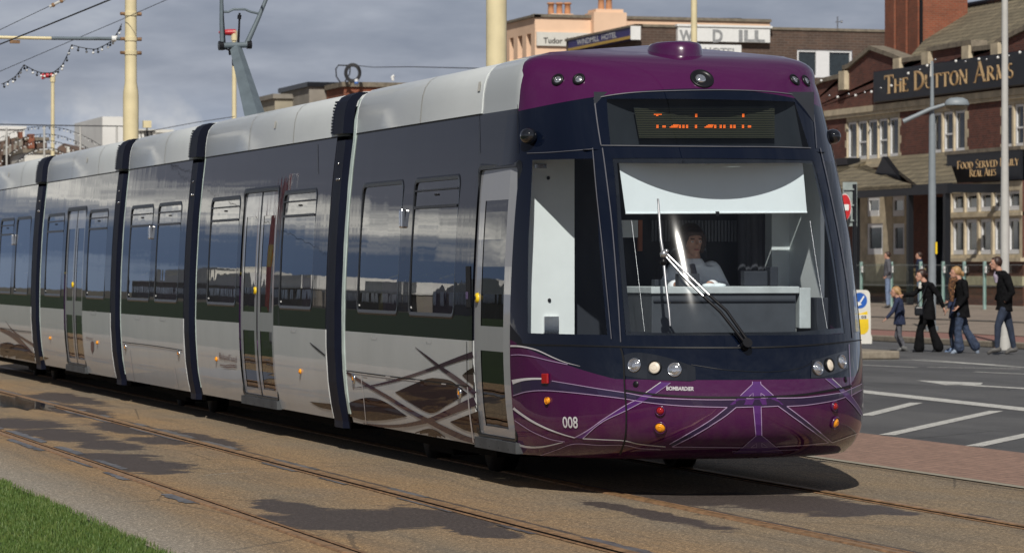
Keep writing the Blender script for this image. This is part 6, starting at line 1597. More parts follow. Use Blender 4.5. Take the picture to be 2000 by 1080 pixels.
r, c = pole('street_lamp', 'grey street lamp with bowl lantern on side arm before the pub', 1820.5, Z, .09, zt_, M['lampgrey'], None, [(.09, 0), (.088, 3.4), (.082, 3.6), (.070, 5.0), (.05, 5.15), (.03, zt_)], 'lamp post')
mb = MB(); z_ = lambda y_: 1.6+(521-y_)*Z/6500
J = lambda x_, y_: atZ(x_, y_, Z-.12)
mb.tube([J(1764, 238), J(1790, 226), J(1816, 214), J(1845, 205)], [.055, .05, .048, .04], 10); pt(mb, 'side_arm', [M['lampgrey']], r)
mb = MB(); h = J(1869, 205); Sx = Matrix.Rotation(-PHI, 4, 'Z') @ Matrix.Diagonal((1.55, 1, 1, 1))
mb.lathe([(.0001, .17), (.10, .155), (.16, .10), (.185, .02), (.18, -.01)], h, 20, 0, Sx); mb.lathe([(.178, -.012), (.15, -.09), (.08, -.14), (.0001, -.15)], h, 20, 1, Sx); pt(mb, 'lantern', [M['lampgrey'], glassy('lantern_bowl', (.8, .8, .78), 1.5, .1)], r)
mb = MB(); q = J(1828, 487); mb.box((q.x-.02, q.y-.03, z_(496)), (q.x+.02, q.y+.01, z_(473)), 0); pt(mb, 'number_plate', [M['yellow']], r)
mb = MB(); q = J(1821, 120); mb.lathe([(.035, -.35), (.012, 0), (.0001, .02)], q+Vector((.02, .12, 0)), 10); pt(mb, 'finial', [M['palepole']], r)
# keep-left bollard
Z = 62.0; c = atZ(1679.5, 672, Z); c.z = .15
Rb = Matrix.Translation(c) @ Matrix.Rotation(-PHI, 4, 'Z')
r = root('traffic_bollard', tuple(c), 'white bollard with blue keep-left arrow and yellow panel on the traffic island', 'bollard')
mb = MB(); w0, w1, hh = .21, .175, 1.02; poly = []
for (x_, z__) in ((-w0, .02), (w0, .02), (w0+.005, .14), (w0-.02, .2), (w1+.015, .5), (w1, .9)): poly.append(Vector((x_, -.12, z__)))
for k in range(1, 8): a = pi/2*k/8; poly.append(Vector((w1-.09+.09*cos(a), -.12, .93+.09*sin(a))))
for k in range(0, 8): a = pi/2+pi/2*k/8; poly.append(Vector((-w1+.09+.09*cos(a), -.12, .93+.09*sin(a))))
poly += [Vector((-w1, -.12, .9)), Vector((-w1-.015, -.12, .5)), Vector((-w0+.02, -.12, .2)), Vector((-w0-.005, -.12, .14))]
mb.prism([Rb @ p for p in poly], (Rb.to_3x3() @ Vector((0, .24, 0))), 0); pt(mb, 'shell', [M['offwhite']], r, bevel=.015)
def loc2(px, py, out): p = atZ(px, py, Z-.12-out); return p
mb = MB(); k3 = 28; cc_ = loc2(1679, 587, .004); mb.add([loc2(1679+14.6*cos(2*pi*k/k3), 587+15.5*sin(2*pi*k/k3), .004) for k in range(k3)][::-1], [tuple(range(k3))]); sg = pt(mb, 'arrow_sign', [plain('sign_blue', (.015, .10, .42), .4)], r)
mb = MB(); ar = [(1686.8,577),(1688.6,579.5),(1680.5,592.5),(1683.5,594.5),(1674,598.5),(1674.8,588.5),(1678,590.5)]; mb.add([loc2(x_, y_, .010) for x_, y_ in ar], [tuple(range(len(ar)))[::-1]]); pt(mb, 'arrow', [M['whitepaint']], sg)
mb = MB(); yl_ = [(1660,612),(1668,612.5),(1680,612),(1690,609),(1694,607.5),(1696,625),(1697,640),(1694,648),(1688,652.5),(1676,653.5),(1662,651)]; mb.add([loc2(x_, y_, .004) for x_, y_ in yl_], [tuple(range(len(yl_)))[::-1]], 0)
mb.add([loc2(x_, y_, .008) for x_, y_ in [(1660,614.5),(1694.5,614.5),(1695,623),(1660,623)]], [(3, 2, 1, 0)], 1); yp = pt(mb, 'yellow_panel', [M['yellow'], M['offwhite']], r)
def ztext(s, x0, y0, x1, y1, Zq, name, mat, par, bold=.02):
    o = text_map(s, lambda u, v: atZ(x0+(x1-x0)*u, y1+(y0-y1)*v, Zq), mat, name, bold=bold, world=True); o.parent = par
ztext('05', 1682, 616.2, 1692.3, 621.6, Z-.135, 'bollard_number', M['dletter'], yp)
# no-entry sign and the grey sign back behind it
Z = 72; c = atZ(1669, 590, Z); c.z = .12
r = root('no_entry_sign', tuple(c), 'round red no-entry sign on a dark post beside the tram nose', 'sign'); mb = MB(); mb.tube([tuple(c), (c.x, c.y, atZ(1669, 360, Z).z)], .045, 12); mb.box((c.x-.09, c.y-.06, .1), (c.x+.09, c.y+.12, 1.55)); pt(mb, 'post', [M['signblack']], r)
mb = MB(); n = 28; mb.prism([atZ(1650+12*cos(2*pi*k/n), 405+25*sin(2*pi*k/n), Z-.25) for k in range(n)], (SP*.02, CP*.02, 0), 0); ds = pt(mb, 'sign_disc', [plain('sign_red', (.50, .015, .02), .4)], r)
mb = MB(); mb.add([atZ(1650+12*cos(2*pi*k/n)*1.06, 405+25*1.05*sin(2*pi*k/n), Z-.235) for k in range(n)][::-1], [tuple(range(n))]); mb.add([atZ(x_, y_, Z-.26) for x_, y_ in ((1641,399.5),(1658,399.5),(1658,411),(1641,411))][::-1], [(0, 1, 2, 3)]); pt(mb, 'white_bar', [M['whitepaint']], ds)
mb = MB(); a, b_ = atZ(1648, 356, Z), atZ(1673, 442, Z); mb.prism([atZ(x_, y_, Z) for x_, y_ in ((1646,356),(1674,356),(1674,442),(1646,442))], (SP*.03, CP*.03, 0), 0)
for y_ in (370, 401, 431): mb.prism([atZ(x_, q_, Z-.04) for x_, q_ in ((1648,y_-1.5),(1671,y_-1.5),(1671,y_+1.5),(1648,y_+1.5))], (SP*.03, CP*.03, 0), 0)
pt(mb, 'sign_back', [plain('sign_back_grey', (.26, .30, .29), .5)], r)
mb = MB(); a = atZ(1655, 452, Z); b_ = atZ(1682, 443, Z)
# ---- overhead wires
def wire(pts, r_, label, mat='rubber', name='overhead_wire', group=None):
    mb = MB(); mb.tube(pts, r_, 6); tag(mb.build(name, M[mat]), label, 'wire', group)
wire([Vector((XC, 110, 5.5)), onX(-40, 103, XC), onX(90, 51, XC), onX(225, -4, XC), onX(320, -45, XC), Vector((XC, 20, 5.7)), Vector((XC, -15, 5.7))], .013, 'thick dark contact wire crossing the upper left corner')
wire([atZ(-900, 520-3.4*102, 66), atZ(-40, 157, 63), atZ(100, 97, 62.5), atZ(237, 39, 62), atZ(335, -4, 60), atZ(900, -300, 52)], .006, 'thin wire passing the cream mast high on the left')
wire([atZ(-900, 440, 52), atZ(-40, 78, 50), atZ(60, 30, 50), atZ(130, -3, 50), atZ(900, -330, 50)], .005, 'faint thin wire with small insulator in the top left corner')
mb = MB(); mb.tube([atZ(97, 14, 50), atZ(112, 6, 50), atZ(127, -1, 50)], .022, 8); mb.ball(atZ(104, 10.5, 50), .035, 1, 8); mb.ball(atZ(120, 2.5, 50), .035, 1, 8); tag(mb.build('wire_insulator', [M['palepole'], M['rustrail']]), 'small pale insulator clipped on the thin wire top left', 'insulator')
wire([atZ(290, 257, 95), atZ(380, 240, 95), atZ(459, 228, 95)], .010, 'thin cable running from the lamp post towards the white tower')
wire([atZ(700, 129, 149.5), atZ(730, 132, 145), atZ(800, 131, 130), atZ(930, 134, 110), atZ(1000, 137, 100)], .016, 'slack black cable running right from the coil on the brick roof')
wire([atZ(-20, 243, 110), atZ(150, 246, 110), atZ(245, 247, 110)], .018, 'straight wire above the festoon arches at far left')
# ---- festoons
def festoon(label, anchors, Z, sag, nb, br, group, per=None):
    mb = MB(); pts = []
    for (a, b_) in zip(anchors, anchors[1:]):
        for k in range(11):
            u = k/10; pts.append(atZ(a[0]+(b_[0]-a[0])*u, a[1]+(b_[1]-a[1])*u+sag*4*u*(1-u)*(math.hypot(b_[0]-a[0], b_[1]-a[1])/60), Z))
    mb.tube(pts, br*.3, 5, 0); tot = len(pts)-1
    for k in range(nb):
        f = (k+.5)/nb*tot; i = min(int(f), tot-1); p = pts[i]+(pts[i+1]-pts[i])*(f-i); d = Vector(((k % 2)*.3-.15, 0, -1))*br*1.3
        mb.tube([p, p+d], br*.65, 6, 0); mb.ball(p+d*1.9, br*.95, 1 if k % 3 else 2, 8)
    o = mb.build('festoon_lights', [M['rubber'], M['whitepaint'], M['signblack']]); tag(o, label, 'light string', group)
gf = 'strings of festoon bulbs at the left'
festoon('festoon of bulbs dipping from the cream mast down to the left edge', [(238,47),(226,70),(216,82),(186,97),(140,88),(122,127),(104,142),(78,142),(47,127),(30,150),(3,165)], 62, 2.2, 34, .026, gf)
lab = ['widest', 'second widest', 'third', 'innermost']
for i, (cx0, top_, hwid, drop) in enumerate(((86, 247, 140, 60), (88, 262, 118, 55), (88, 274, 96, 50), (90, 288, 66, 38))):
    an = [(cx0+hwid*(k/6-1), top_+drop*((k/6-1)**2)*1.0) for k in range(13)]
    festoon(lab[i]+' of the nested bulb arches over the road at far left', an, 112, 0, 40, .027, 'nested arches of bulbs over the road')
for px_, yt, Z_ in ((86.5, 247, 112), (13, 250, 112), (157, 248, 112), (228, 246, 112)):
    c = atZ(px_, 300, Z_); mb = MB(); mb.tube([(c.x, c.y, 0), (c.x, c.y, atZ(px_, yt, Z_).z)], .035, 8); 
    o = mb.build('arch_support', M['palepole']); tag(o, {86.5: 'slender grey support at the middle of the bulb arches', 13: 'slender grey support at the left end of the bulb arches', 157: 'slender grey support between the lamp post and the cream mast', 228: 'slender grey support in front of the white tower block'}[px_], 'pole', 'supports of the bulb arches')
# ================================================================== PEOPLE
FW = Vector((SP, CP, 0)); LF = Vector((-CP, SP, 0))
def soft(mb, name, mats, parent, vox=.013, smooth=3):
    me = bpy.data.meshes.new(name); me.from_pydata(mb.v, [], mb.f); me.update()
    ob = bpy.data.objects.new(name, me); COL.objects.link(ob)
    rm = ob.modifiers.new('r', 'REMESH'); rm.mode = 'VOXEL'; rm.voxel_size = vox; rm.use_smooth_shade = True
    sm = ob.modifiers.new('s', 'SMOOTH'); sm.factor = .5; sm.iterations = smooth
    dg = bpy.context.evaluated_depsgraph_get(); me2 = bpy.data.meshes.new_from_object(ob.evaluated_get(dg)); me2.name = name
    ob.modifiers.clear(); ob.data = me2; bpy.data.meshes.remove(me)
    me2.materials.clear()
    for m in (mats if isinstance(mats, list) else [mats]): me2.materials.append(m)
    for p in me2.polygons: p.use_smooth = True
    ob.parent = parent; ob.matrix_parent_inverse = Matrix.Translation(-Vector(parent.location)) if parent.type == 'EMPTY' else Matrix.Identity(4)
    return ob
def capsule(mb, pts, rs, n=12, up=None):
    mb.tube(pts, rs, n, up=up)
    for p, r in ((pts[0], rs[0]), (pts[-1], rs[-1])):
        q = r if not hasattr(r, '__len__') else min(r); mb.ball(p, q*.98, 0, 10)
def headmesh(mb, c, f, s, chin=1.0):
    """skull, jaw, nose, ears; c centre, f facing unit vector, s = head half height in metres"""
    u = Vector((0, 0, 1)); sd_ = u.cross(f).normalized()
    R = Matrix((f, sd_, u)).transposed().to_4x4()
    mb.ball(c+u*s*.12, s, 0, 18, (.82, .66, .88), R); mb.ball(c+f*s*.28-u*s*.42, s, 0, 14, (.50, .48, .55), R)
    mb.ball(c+f*s*.60-u*s*.84, s*.20, 0, 10); mb.ball(c+f*s*.70+u*s*.20, s*.25, 0, 10, (.5, 1.6, .6), R)
    mb.tube([c+f*s*.72+u*s*.12, c+f*s*.95-u*s*.20, c+f*s*.80-u*s*.26], [s*.09, s*.14, s*.10], 8); mb.ball(c+f*s*.76-u*s*.50, s*.13, 0, 8, (.7, 1.5, .6), R)
    for k in (-1, 1): mb.ball(c+sd_*s*.66*k-u*s*.05-f*s*.05, s*.15, 0, 8, (.6, .35, 1), R)
def eyes(c, f, s, parent, lip=True):
    u = Vector((0, 0, 1)); sd_ = u.cross(f).normalized(); R = Matrix((f, sd_, u)).transposed().to_4x4(); mb = MB()
    for k in (-1, 1):
        mb.ball(c+f*s*.745+sd_*s*.27*k+u*s*.03, s*.085, 0, 10, (.6, 1.2, .7), R); mb.ball(c+f*s*.79+sd_*s*.27*k+u*s*.03, s*.045, 1, 8, (.6, 1, 1), R)
        mb.tube([c+f*s*.80+sd_*s*.14*k+u*s*.22, c+f*s*.78+sd_*s*.42*k+u*s*.22], s*.035, 6, 1)
    mb.tube([c+f*s*.83-u*s*.50-sd_*s*.20, c+f*s*.87-u*s*.51, c+f*s*.83-u*s*.50+sd_*s*.20], s*.04, 6, 2)
    o = mb.build('face_features', [M['whitepaint'], M['hair_dark'], plain('lips', (.35, .10, .09), .5) if 'lips' not in bpy.data.materials else bpy.data.materials['lips']]); o.parent = parent
def hand(mb, w_, d, palm_n, s=1.0, curl=.6):
    """w_ wrist, d pointing direction, palm_n palm normal"""
    d = d.normalized(); side = d.cross(palm_n).normalized(); n_ = side.cross(d).normalized()
    mb.tube([w_, w_+d*.05*s, w_+d*.09*s], [(.016*s, .028*s), (.015*s, .038*s), (.012*s, .036*s)], 10, up=n_)
    for k, L in enumerate((.062, .072, .068, .052)):
        b0 = w_+d*.085*s+side*(.027-.018*k)*s; k1 = b0+(d*cos(curl*.5)+n_*sin(curl*.5))*L*.5*s; k2 = k1+(d*cos(curl*1.3)+n_*sin(curl*1.3))*L*.5*s; mb.tube([b0, k1, k2], [.0095*s, .009*s, .0075*s], 7)
    t0 = w_+d*.03*s+side*.030*s; mb.tube([t0, t0+(d*.6+side*.6+n_*.3)*.035*s, t0+(d+side*.5+n_*.6)*.055*s], [.013*s, .011*s, .009*s], 7)
def Pp(Z): return lambda x_, y_, dz=0.0: atZ(x_, y_, Z+dz)
def walker(label, Z, head, hr, neck, torso, legs, arms, hem, coat, trous, shoes, hairmat, hairfn, group, extras=None, flare=.0, face=None, bodyw=1.0):
    P = Pp(Z); g = P(head[0], 690); g.z = 0
    gx = sum(l[-1][0] for l in legs)/len(legs)
    r = root('person', (P(gx, 600).x, P(gx, 600).y, 0), label, 'person', group)
    f = face or LF.copy(); c = P(*head)
    body = MB(); headmesh(body, c, f, hr)
    body.tube([c-Vector((0, 0, hr*.35))-f*hr*.15, P(*neck)], [hr*.42, hr*.52], 12)
    T = [P(x_, y_) for x_, y_, _, _ in torso]; TR = [(d_*bodyw*.93, w__*bodyw*.93) for _, _, d_, w__ in torso]
    body.tube(T, TR, 16, up=FW)
    for L in legs:
        capsule(body, [P(x_, y_, dz) for x_, y_, dz, r_ in L[:-1]], [r_*.85 for *_, r_ in L[:-1]])
        body.tube([P(L[-2][0], L[-2][1], L[-2][2]), P(L[-1][0], L[-1][1]-2, L[-2][2])*.5+P(L[-2][0], L[-2][1], L[-2][2])*.5], .020, 8)
    for A in arms:
        capsule(body, [P(x_, y_, dz) for x_, y_, dz in A['p']], A.get('r', [.045, .038, .028]))
        if A.get('hand', True):
            w_ = P(*A['p'][-1]); d = (w_-P(*A['p'][-2])).normalized(); hand(body, w_, d, LF if abs(d.z) > .5 else Vector((0, 0, -1)), A.get('hs', 1.0), .7)
    bo = soft(body, 'body', M['skin'], r, .0085, 2)
    eyes(c, f, hr, bo)
    ct = MB(); ct.tube(T, [(d_*bodyw*1.05, w__*bodyw*1.08) for _, _, d_, w__ in torso], 18, up=FW); ct.ball(T[0], torso[0][3]*.9, 0, 12)
    n0 = P(*neck); ct.tube([n0+Vector((0, 0, .015)), n0-Vector((0, 0, .05))], [hr*.62, hr*.85], 12)
    for A in arms: 
        pp = [P(x_, y_, dz) for x_, y_, dz in A['p']]; ra = A.get('r', [.045, .038, .028]); pe = pp[1]+(pp[2]-pp[1])*.88; capsule(ct, [pp[0], pp[0]+(pp[1]-pp[0])*.5, pp[1], pe], [ra[0]*1.6, ra[0]*1.45, ra[1]*1.5, ra[2]*1.55])
    if hem: ct.tube([T[-1], P(*hem[:2])], [(torso[-1][2]*1.05, torso[-1][3]*1.08), (hem[2], hem[3])], 18, up=FW)
    soft(ct, 'coat', coat, bo, .011, 2)
    tr = MB()
    for L in legs:
        pp = [P(x_, y_, dz) for x_, y_, dz, r_ in L[:-1]]; rr = [r_ for *_, r_ in L[:-1]]; rr = rr[:-1]+[rr[-1]+flare]
        capsule(tr, pp, rr)
    tr.ball(P(legs[0][0][0], legs[0][0][1]), legs[0][0][3]*1.15, 0, 14)
    soft(tr, 'trousers', trous, bo, .011, 2)
    for L in legs:
        a = P(L[-2][0], L[-2][1], L[-2][2]); b_ = P(L[-1][0], L[-1][1], L[-2][2]); hl = a+(a-b_)*.25; hl.z = min(a.z, b_.z+(a.z-b_.z)*.6)
        sh = MB(); capsule(sh, [hl+Vector((0, 0, .00)), a*.4+b_*.6, b_], [.048, .046, .036], 10); sh.tube([a, hl], [.045, .045], 10); soft(sh, 'shoe', shoes, bo, .009, 2)
    hm = MB(); hairfn(hm, c, f, hr); soft(hm, 'hair', hairmat, bo, .008, 1)
    if extras: extras(r, bo, P, c, f, hr)
    return r
U3 = Vector((0, 0, 1))
def short_hair(hm, c, f, s):
    R = Matrix((f, U3.cross(f), U3)).transposed().to_4x4(); hm.ball(c+U3*s*.26-f*s*.18, s*1.02, 0, 16, (.82, .74, .84), R); hm.ball(c+U3*s*.72+f*s*.35, s*.36, 0, 10, (1, 1.4, .6), R); hm.tube([c-f*s*.5+U3*s*.2, c-f*s*.55-U3*s*.5], [s*.45, s*.28], 10)
    for k in (-1, 1): hm.tube([c+U3.cross(f)*s*.6*k+U3*s*.35, c+U3.cross(f)*s*.62*k-U3*s*.15], s*.14, 8)
def tied_hair(hm, c, f, s):
    short_hair(hm, c, f, s); hm.tube([c-f*s*.7+U3*s*.1, c-f*s*1.15-U3*s*.15, c-f*s*1.25-U3*s*.65], [s*.38, s*.36, s*.16], 10)
def loose_hair(hm, c, f, s):
    short_hair(hm, c, f, s)
    for k in (-1, 0, 1): hm.tube([c-f*s*.35+U3.cross(f)*s*.42*k+U3*s*.3, c-f*s*(.75)+U3.cross(f)*s*.5*k-U3*s*.4, c-f*s*(.95+.15*k)+U3.cross(f)*s*.45*k-U3*s*1.15], [s*.42, s*.38, s*.12], 10)
gw = 'family walking left across the side road'
M['navy_denim'] = plain('navy_denim', (.022, .032, .058), .85, var=.35, nscale=12)
# man
def man_x(r, bo, P, c, f, s):
    mb = MB(); n0 = P(1950, 531); mb.tube([n0+f*.02, n0+f*.05-U3*.08, n0+f*.03-U3*.2], [.05, .05, .03], 8); soft(mb, 'shirt', plain('checked_shirt', (.35, .30, .38), .8, nscale=40, var=.6), bo, .012, 1)
walker('man in black jacket and dark jeans walking left at the right edge, hand in pocket', 60.5, (1945.5, 514.5), .118, (1952, 530), [(1960,536,.19,.085),(1961,550,.20,.12),(1962,575,.19,.135),(1962,598,.17,.13)],
  [[(1961,603,-.09,.095),(1949,637,-.09,.066),(1947.5,678,-.09,.048),(1931,688.5,-.09,0)], [(1963,603,.09,.095),(1973,641,.09,.066),(1980,678,.09,.048),(1966,688.5,.09,0)]],
  [{'p': [(1966,541,-.20),(1977,571,-.24),(1964,588,-.20)], 'r': [.05,.042,.032], 'hand': False}, {'p': [(1958,541,.2),(1955,568,.24),(1946,586,.22)], 'r': [.05,.042,.032], 'hand': False}],
  (1961,607,.18,.165), M['black_cloth'], M['navy_denim'], M['shoe'], M['hair_dark'], short_hair, gw, man_x)
# blonde woman
def w2_x(r, bo, P, c, f, s):
    mb = MB(); n0 = P(1867, 545); mb.tube([n0-f*.03, n0+f*.06-U3*.03, n0+f*.09-U3*.16, n0+f*.07-U3*.42], [.075, .08, .06, .035], 10); t_ = NT('patterned_scarf'); t_.col(t_.ramp(t_.noise(38, 2, .5), [(.44, (.03, .015, .012)), (.52, (.30, .14, .05)), (.6, (.05, .02, .015))])); t_.p(Roughness=.9); soft(mb, 'scarf', t_.mat, bo, .011, 1)
walker('blonde woman in black coat, patterned scarf and flared blue jeans walking left', 61.5, (1866.5, 532.5), .112, (1873, 547), [(1878,550,.17,.075),(1878,563,.175,.105),(1879,582,.15,.10),(1878,600,.16,.125)],
  [[(1877,612,.08,.09),(1887,645,.08,.068),(1905,676,.08,.052),(1909,688.5,.08,0)], [(1876,612,-.08,.09),(1871,648,-.08,.068),(1873.5,680,-.08,.055),(1860,689.5,-.08,0)]],
  [{'p': [(1884,552,-.17),(1888,579,-.22),(1872,598,-.2)], 'r': [.04,.034,.026]}, {'p': [(1874,552,.17),(1868,575,.22),(1856,585,.22)], 'r': [.04,.034,.026]}],
  (1878,620,.18,.165), M['black_cloth'], M['denim'], plain('pale_trainer', (.25, .30, .38), .6), M['hair_blonde'], tied_hair, gw, w2_x, flare=.045)
# dark-haired woman
fdown = (LF*.85-FW*.35-U3*.25).normalized()
def w1_x(r, bo, P, c, f, s):
    mb = MB(); n0 = P(1799, 553); mb.tube([n0, n0+f*.03-U3*.1], [.05, .03], 8); soft(mb, 'scarf', M['offwhite'], bo, .012, 1)
walker('dark-haired woman in black coat reaching towards the child in front', 62.4, (1798.5, 538), .110, (1806, 552), [(1812,556,.17,.075),(1812,568,.175,.105),(1813,588,.145,.095),(1813,604,.16,.12)],
  [[(1808,616,-.07,.09),(1797,645,-.07,.070),(1795,680,-.07,.055),(1785,686.5,-.07,0)], [(1814,616,.07,.09),(1822,648,.07,.070),(1833,678,.07,.055),(1822,688,.07,0)]],
  [{'p': [(1818,557,-.17),(1834,578,-.20),(1843,601,-.20)], 'r': [.038,.034,.026]}, {'p': [(1804,557,.16),(1783,575,.16),(1763,577,.1)], 'r': [.038,.034,.026]}],
  (1811,624,.18,.165), M['black_cloth'], M['black_cloth'], M['signblack'], M['hair_dark'], tied_hair, gw, w1_x, flare=.05, face=(LF*.93-FW*.3-U3*.18).normalized())
bg_ = root('shoulder_bag', Pp(62.1)(1795, 612), 'small black shoulder bag hanging at hip of the dark-haired woman', 'bag')
mb = MB(); c = Pp(62.1)(1795, 606); mb.box((-.085, -.04, -.10), (.085, .04, .07), 0, Matrix.Translation(c) @ Matrix.Rotation(-PHI, 4, 'Z')); pt(mb, 'bag_body', [M['signblack']], bg_, bevel=.03)
mb = MB(); mb.tube([c+LF*.07+U3*.06, Pp(62.1)(1799, 585), Pp(62.15)(1810, 556), Pp(62.4)(1816, 570), c-LF*.07+U3*.06], .008, 6); pt(mb, 'strap', [M['signblack']], bg_)
# child
walker('light-haired child in navy jacket and grey trousers leading the group', 63, (1749, 570.5), .104, (1754, 582), [(1756,585,.13,.06),(1756,596,.135,.085),(1757,614,.125,.085),(1757,622,.13,.095)],
  [[(1756,632,-.055,.06),(1757,655,-.055,.045),(1766,676,-.055,.036),(1771,684,-.055,0)], [(1757,632,.055,.06),(1751,656,.055,.045),(1762,678,.055,.036),(1754,685.5,.055,0)]],
  [{'p': [(1752,588,-.14),(1743,609,-.17),(1731,622,-.17)], 'r': [.030,.026,.020], 'hs': .75}, {'p': [(1758,588,.13),(1764,608,.16),(1761,630,.16)], 'r': [.030,.026,.020], 'hs': .75}],
  (1757,634,.145,.12), M['navy_cloth'], M['grey_cloth'], plain('black_white_trainer', (.12, .12, .12), .6), M['hair_blonde'], loose_hair, gw)
# girl half hidden behind the blonde woman
walker('slim person in dark jeans half hidden between the two women', 62.6, (1861, 562), .095, (1863, 574), [(1864,578,.12,.06),(1864,588,.125,.08),(1864,604,.115,.08),(1864,612,.12,.09)],
  [[(1863,620,-.05,.06),(1857,650,-.05,.045),(1861,680,-.05,.036),(1848,687.5,-.05,0)], [(1864,620,.05,.06),(1866,650,.05,.045),(1872,678,.05,.036),(1866,687.5,.05,0)]],
  [{'p': [(1860,580,-.12),(1855,596,-.14),(1852,602,-.14)], 'r': [.028,.024,.018], 'hs': .75}, {'p': [(1866,580,.12),(1870,596,.14),(1870,608,.14)], 'r': [.028,.024,.018], 'hs': .75}],
  (1864,622,.13,.11), M['navy_cloth'], M['navy_denim'], plain('blue_shoe', (.15, .22, .36), .6), M['hair_blonde'], loose_hair, gw)
# two people standing by the pub door
gb_ = 'people standing outside the pub'
def stander(label, px, top_, Z, coat, trous, hairm, shade=1):
    h = 1.70; zg = .36; k = 6500/Z; c0 = atZ(px, 521, Z)
    yg = 521+(1.6-zg)*k; Y = lambda z: yg-z*k*1.0
    hz = h-.115
    walker(label, Z, (px-1, Y(hz)), .112, (px, Y(h-.23)), [(px,Y(1.42),.19,.08),(px,Y(1.3),.19,.11),(px,Y(1.1),.16,.11),(px,Y(.96),.17,.12)],
      [[(px,Y(.88),-.09,.085),(px-1,Y(.47),-.1,.062),(px,Y(.08),-.1,.05),(px-4,Y(.02),-.1,0)], [(px,Y(.88),.09,.085),(px+2,Y(.47),.1,.062),(px+2,Y(.08),.1,.05),(px-2,Y(.02),.1,0)]],
      [{'p': [(px+1,Y(1.40),-.19),(px+3,Y(1.1),-.24),(px-2,Y(.98),-.16)], 'r': [.042,.036,.028]}, {'p': [(px,Y(1.40),.19),(px-1,Y(1.1),.24),(px-4,Y(1.02),.18)], 'r': [.042,.036,.028]}],
      (px, Y(.88), .18, .13), coat, trous, M['shoe'], hairm, short_hair, gb_)
stander('person in grey top and pale jeans standing behind the glass screen', 1734, 485, 102, M['grey_cloth'], M['denim_light'], M['hair_dark'])
stander('person in dark jacket standing in the shade by the pub door', 1796, 479, 104, M['navy_cloth'], M['denim_light'], M['hair_dark'])
# ---- driver
def Dd(x_, y_, dy=0.0): return onY(x_, y_, 22.95+dy)
hd = Dd(1352, 470); fdir = (ORG-hd); fdir.z = 0; fdir = (fdir.normalized()*.93+Vector((.35, -.1, -.15))).normalized()
r = root('person', (hd.x, 23.0, 1.06), 'tram driver with brown fringe in white shirt and dark tie at the windscreen', 'person')
body = MB(); s_ = .108; headmesh(body, hd, fdir, s_)
body.tube([hd-U3*.05+Vector((0, .02, 0)), Dd(1354, 507, .04)], [.052, .056], 12)
tor = [Dd(1355, 520, .05), Dd(1355, 540, .05), Vector((hd.x+.02, 23.0, 1.3)), Vector((hd.x+.02, 23.02, 1.1))]
body.tube(tor, [(.18, .08), (.19, .11), (.17, .12), (.19, .14)], 16, up=Vector((1, 0, 0)))
armsD = ([Dd(1322, 527, .05), Dd(1298, 566, -.02), Dd(1325, 556, -.35)], [Dd(1389, 527, .05), Dd(1412, 566, -.02), Dd(1385, 556, -.35)])
for A in armsD: capsule(body, A, [.048, .040, .028]); hand(body, A[2], Vector((0, -1, -.1)), Vector((0, 0, -1)), .95, .8)
for k in (-1, 1): capsule(body, [Vector((hd.x+.1*k, 23.0, 1.1)), Vector((hd.x+.12*k, 22.62, 1.12)), Vector((hd.x+.12*k, 22.6, .75)), Vector((hd.x+.12*k, 22.5, .55))], [.085, .065, .05, .04])
bo = soft(body, 'body', M['skin'], r, .008, 2); eyes(hd, fdir, s_, bo)
sh = MB(); sh.tube(tor, [(.20, .095), (.205, .125), (.185, .135), (.2, .15)], 18, up=Vector((1, 0, 0))); n0 = Dd(1354, 508, .04); sh.tube([n0+U3*.012, n0-U3*.04], [.064, .10], 12)
for A in armsD: capsule(sh, [A[0], A[1], A[1]+(A[2]-A[1])*.8], [.072, .060, .045])
soft(sh, 'shirt', M['shirt'], bo, .010, 2)
tie = MB(); a = Dd(1352, 517, -.075); tie.tube([a, a-U3*.04+Vector((0, -.03, 0)), a-U3*.12+Vector((.004, -.04, 0)), a-U3*.24+Vector((.01, -.04, 0))], [(.012, .022), (.012, .020), (.012, .034), (.012, .040)], 10, up=Vector((0, -1, 0))); pt(tie, 'tie', [plain('patterned_tie', (.07, .07, .10), .7, nscale=90, var=.9)], bo)
hm = MB(); Rr = Matrix((fdir, U3.cross(fdir), U3)).transposed().to_4x4(); hm.ball(hd+U3*s_*.28-fdir*s_*.22, s_*1.08, 0, 18, (.86, .84, .84), Rr); hm.ball(hd+U3*s_*.62+fdir*s_*.42, s_*.45, 0, 12, (.9, 1.5, .6), Rr)
for k in (-1, 1): hm.tube([hd+U3.cross(fdir)*s_*.66*k+U3*s_*.45+fdir*s_*.1, hd+U3.cross(fdir)*s_*.78*k-U3*s_*.2, hd+U3.cross(fdir)*s_*.66*k-U3*s_*.85-fdir*s_*.1], [s_*.26, s_*.28, s_*.16], 10)
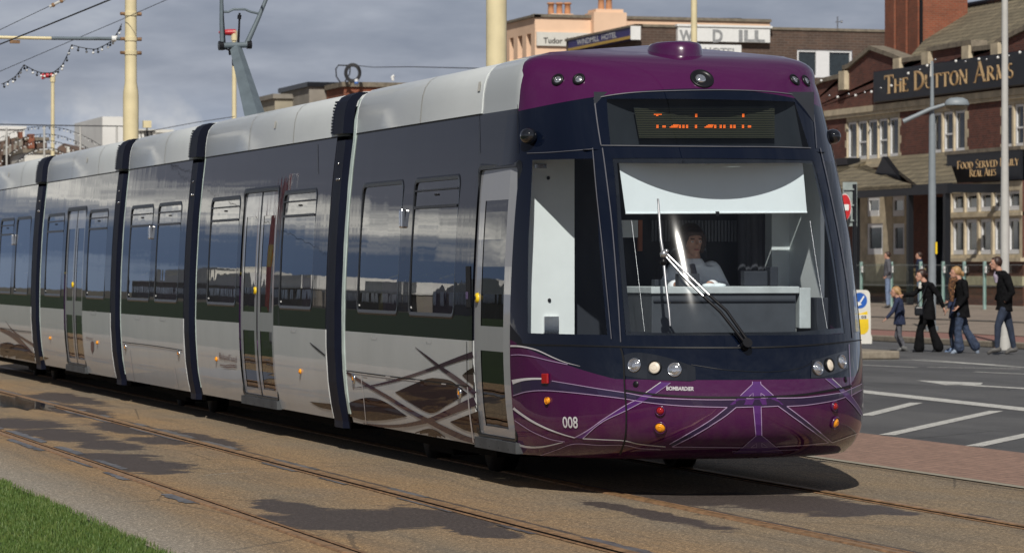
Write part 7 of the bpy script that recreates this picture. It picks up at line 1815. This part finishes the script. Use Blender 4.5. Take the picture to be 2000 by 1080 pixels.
hm.tube([hd-fdir*s_*.6, hd-fdir*s_*.6-U3*s_*.8], [s_*.6, s_*.4], 10); soft(hm, 'hair', M['hair_dark'], bo, .008, 1)
# ---- passengers
def passenger(label, px, Y, coat, hairm):
    c = onX(px, 540, 7.35); yy = c.y if Y is None else Y; hz = 1.58
    r = root('person', (7.35, yy, .85), label, 'person', 'seated tram passengers'); f = Vector((0, -1, 0)); h = Vector((7.22, yy, hz)); body = MB(); headmesh(body, h, f, .11); body.tube([h-U3*.05, h-U3*.2+Vector((0, .03, 0))], [.05, .055], 10)
    T = [h-U3*.22+Vector((0, .04, 0)), h-U3*.35+Vector((0, .06, 0)), h-U3*.6+Vector((0, .08, 0)), h-U3*.72+Vector((0, .08, 0))]; body.tube(T, [(.18, .08), (.19, .11), (.16, .12), (.17, .13)], 14, up=Vector((1, 0, 0)))
    for k in (-1, 1): 
        capsule(body, [T[0]+Vector((.19*k, 0, -.02)), T[1]+Vector((.23*k, -.05, -.2)), T[2]+Vector((.12*k, -.3, .02))], [.045, .038, .03]); hand(body, T[2]+Vector((.12*k, -.3, .02)), Vector((0, -1, 0)), Vector((0, 0, -1)), .9, .8); capsule(body, [T[3]+Vector((.09*k, 0, 0)), T[3]+Vector((.11*k, -.42, .02)), T[3]+Vector((.11*k, -.4, -.42))], [.08, .06, .045])
    bo = soft(body, 'body', M['skin'], r, .011, 1); ct = MB(); ct.tube(T, [(.2, .10), (.21, .13), (.18, .14), (.19, .15)], 14, up=Vector((1, 0, 0)))
    for k in (-1, 1): capsule(ct, [T[0]+Vector((.19*k, 0, -.02)), T[1]+Vector((.23*k, -.05, -.2)), T[2]+Vector((.12*k, -.26, .02))], [.07, .06, .05])
    soft(ct, 'coat', coat, bo, .013, 1); hm = MB(); short_hair(hm, h, f, .11); soft(hm, 'hair', hairm, bo, .012, 1)
passenger('seated passenger with dark hair and grey top inside the middle tram section', 281, None, plain('grey_blue_top', (.25, .29, .36), .8), M['hair_dark'])
passenger('seated passenger in yellow jacket inside the leading tram section', 830, None, plain('yellow_jacket', (.55, .38, .03), .7), M['hair_dark'])
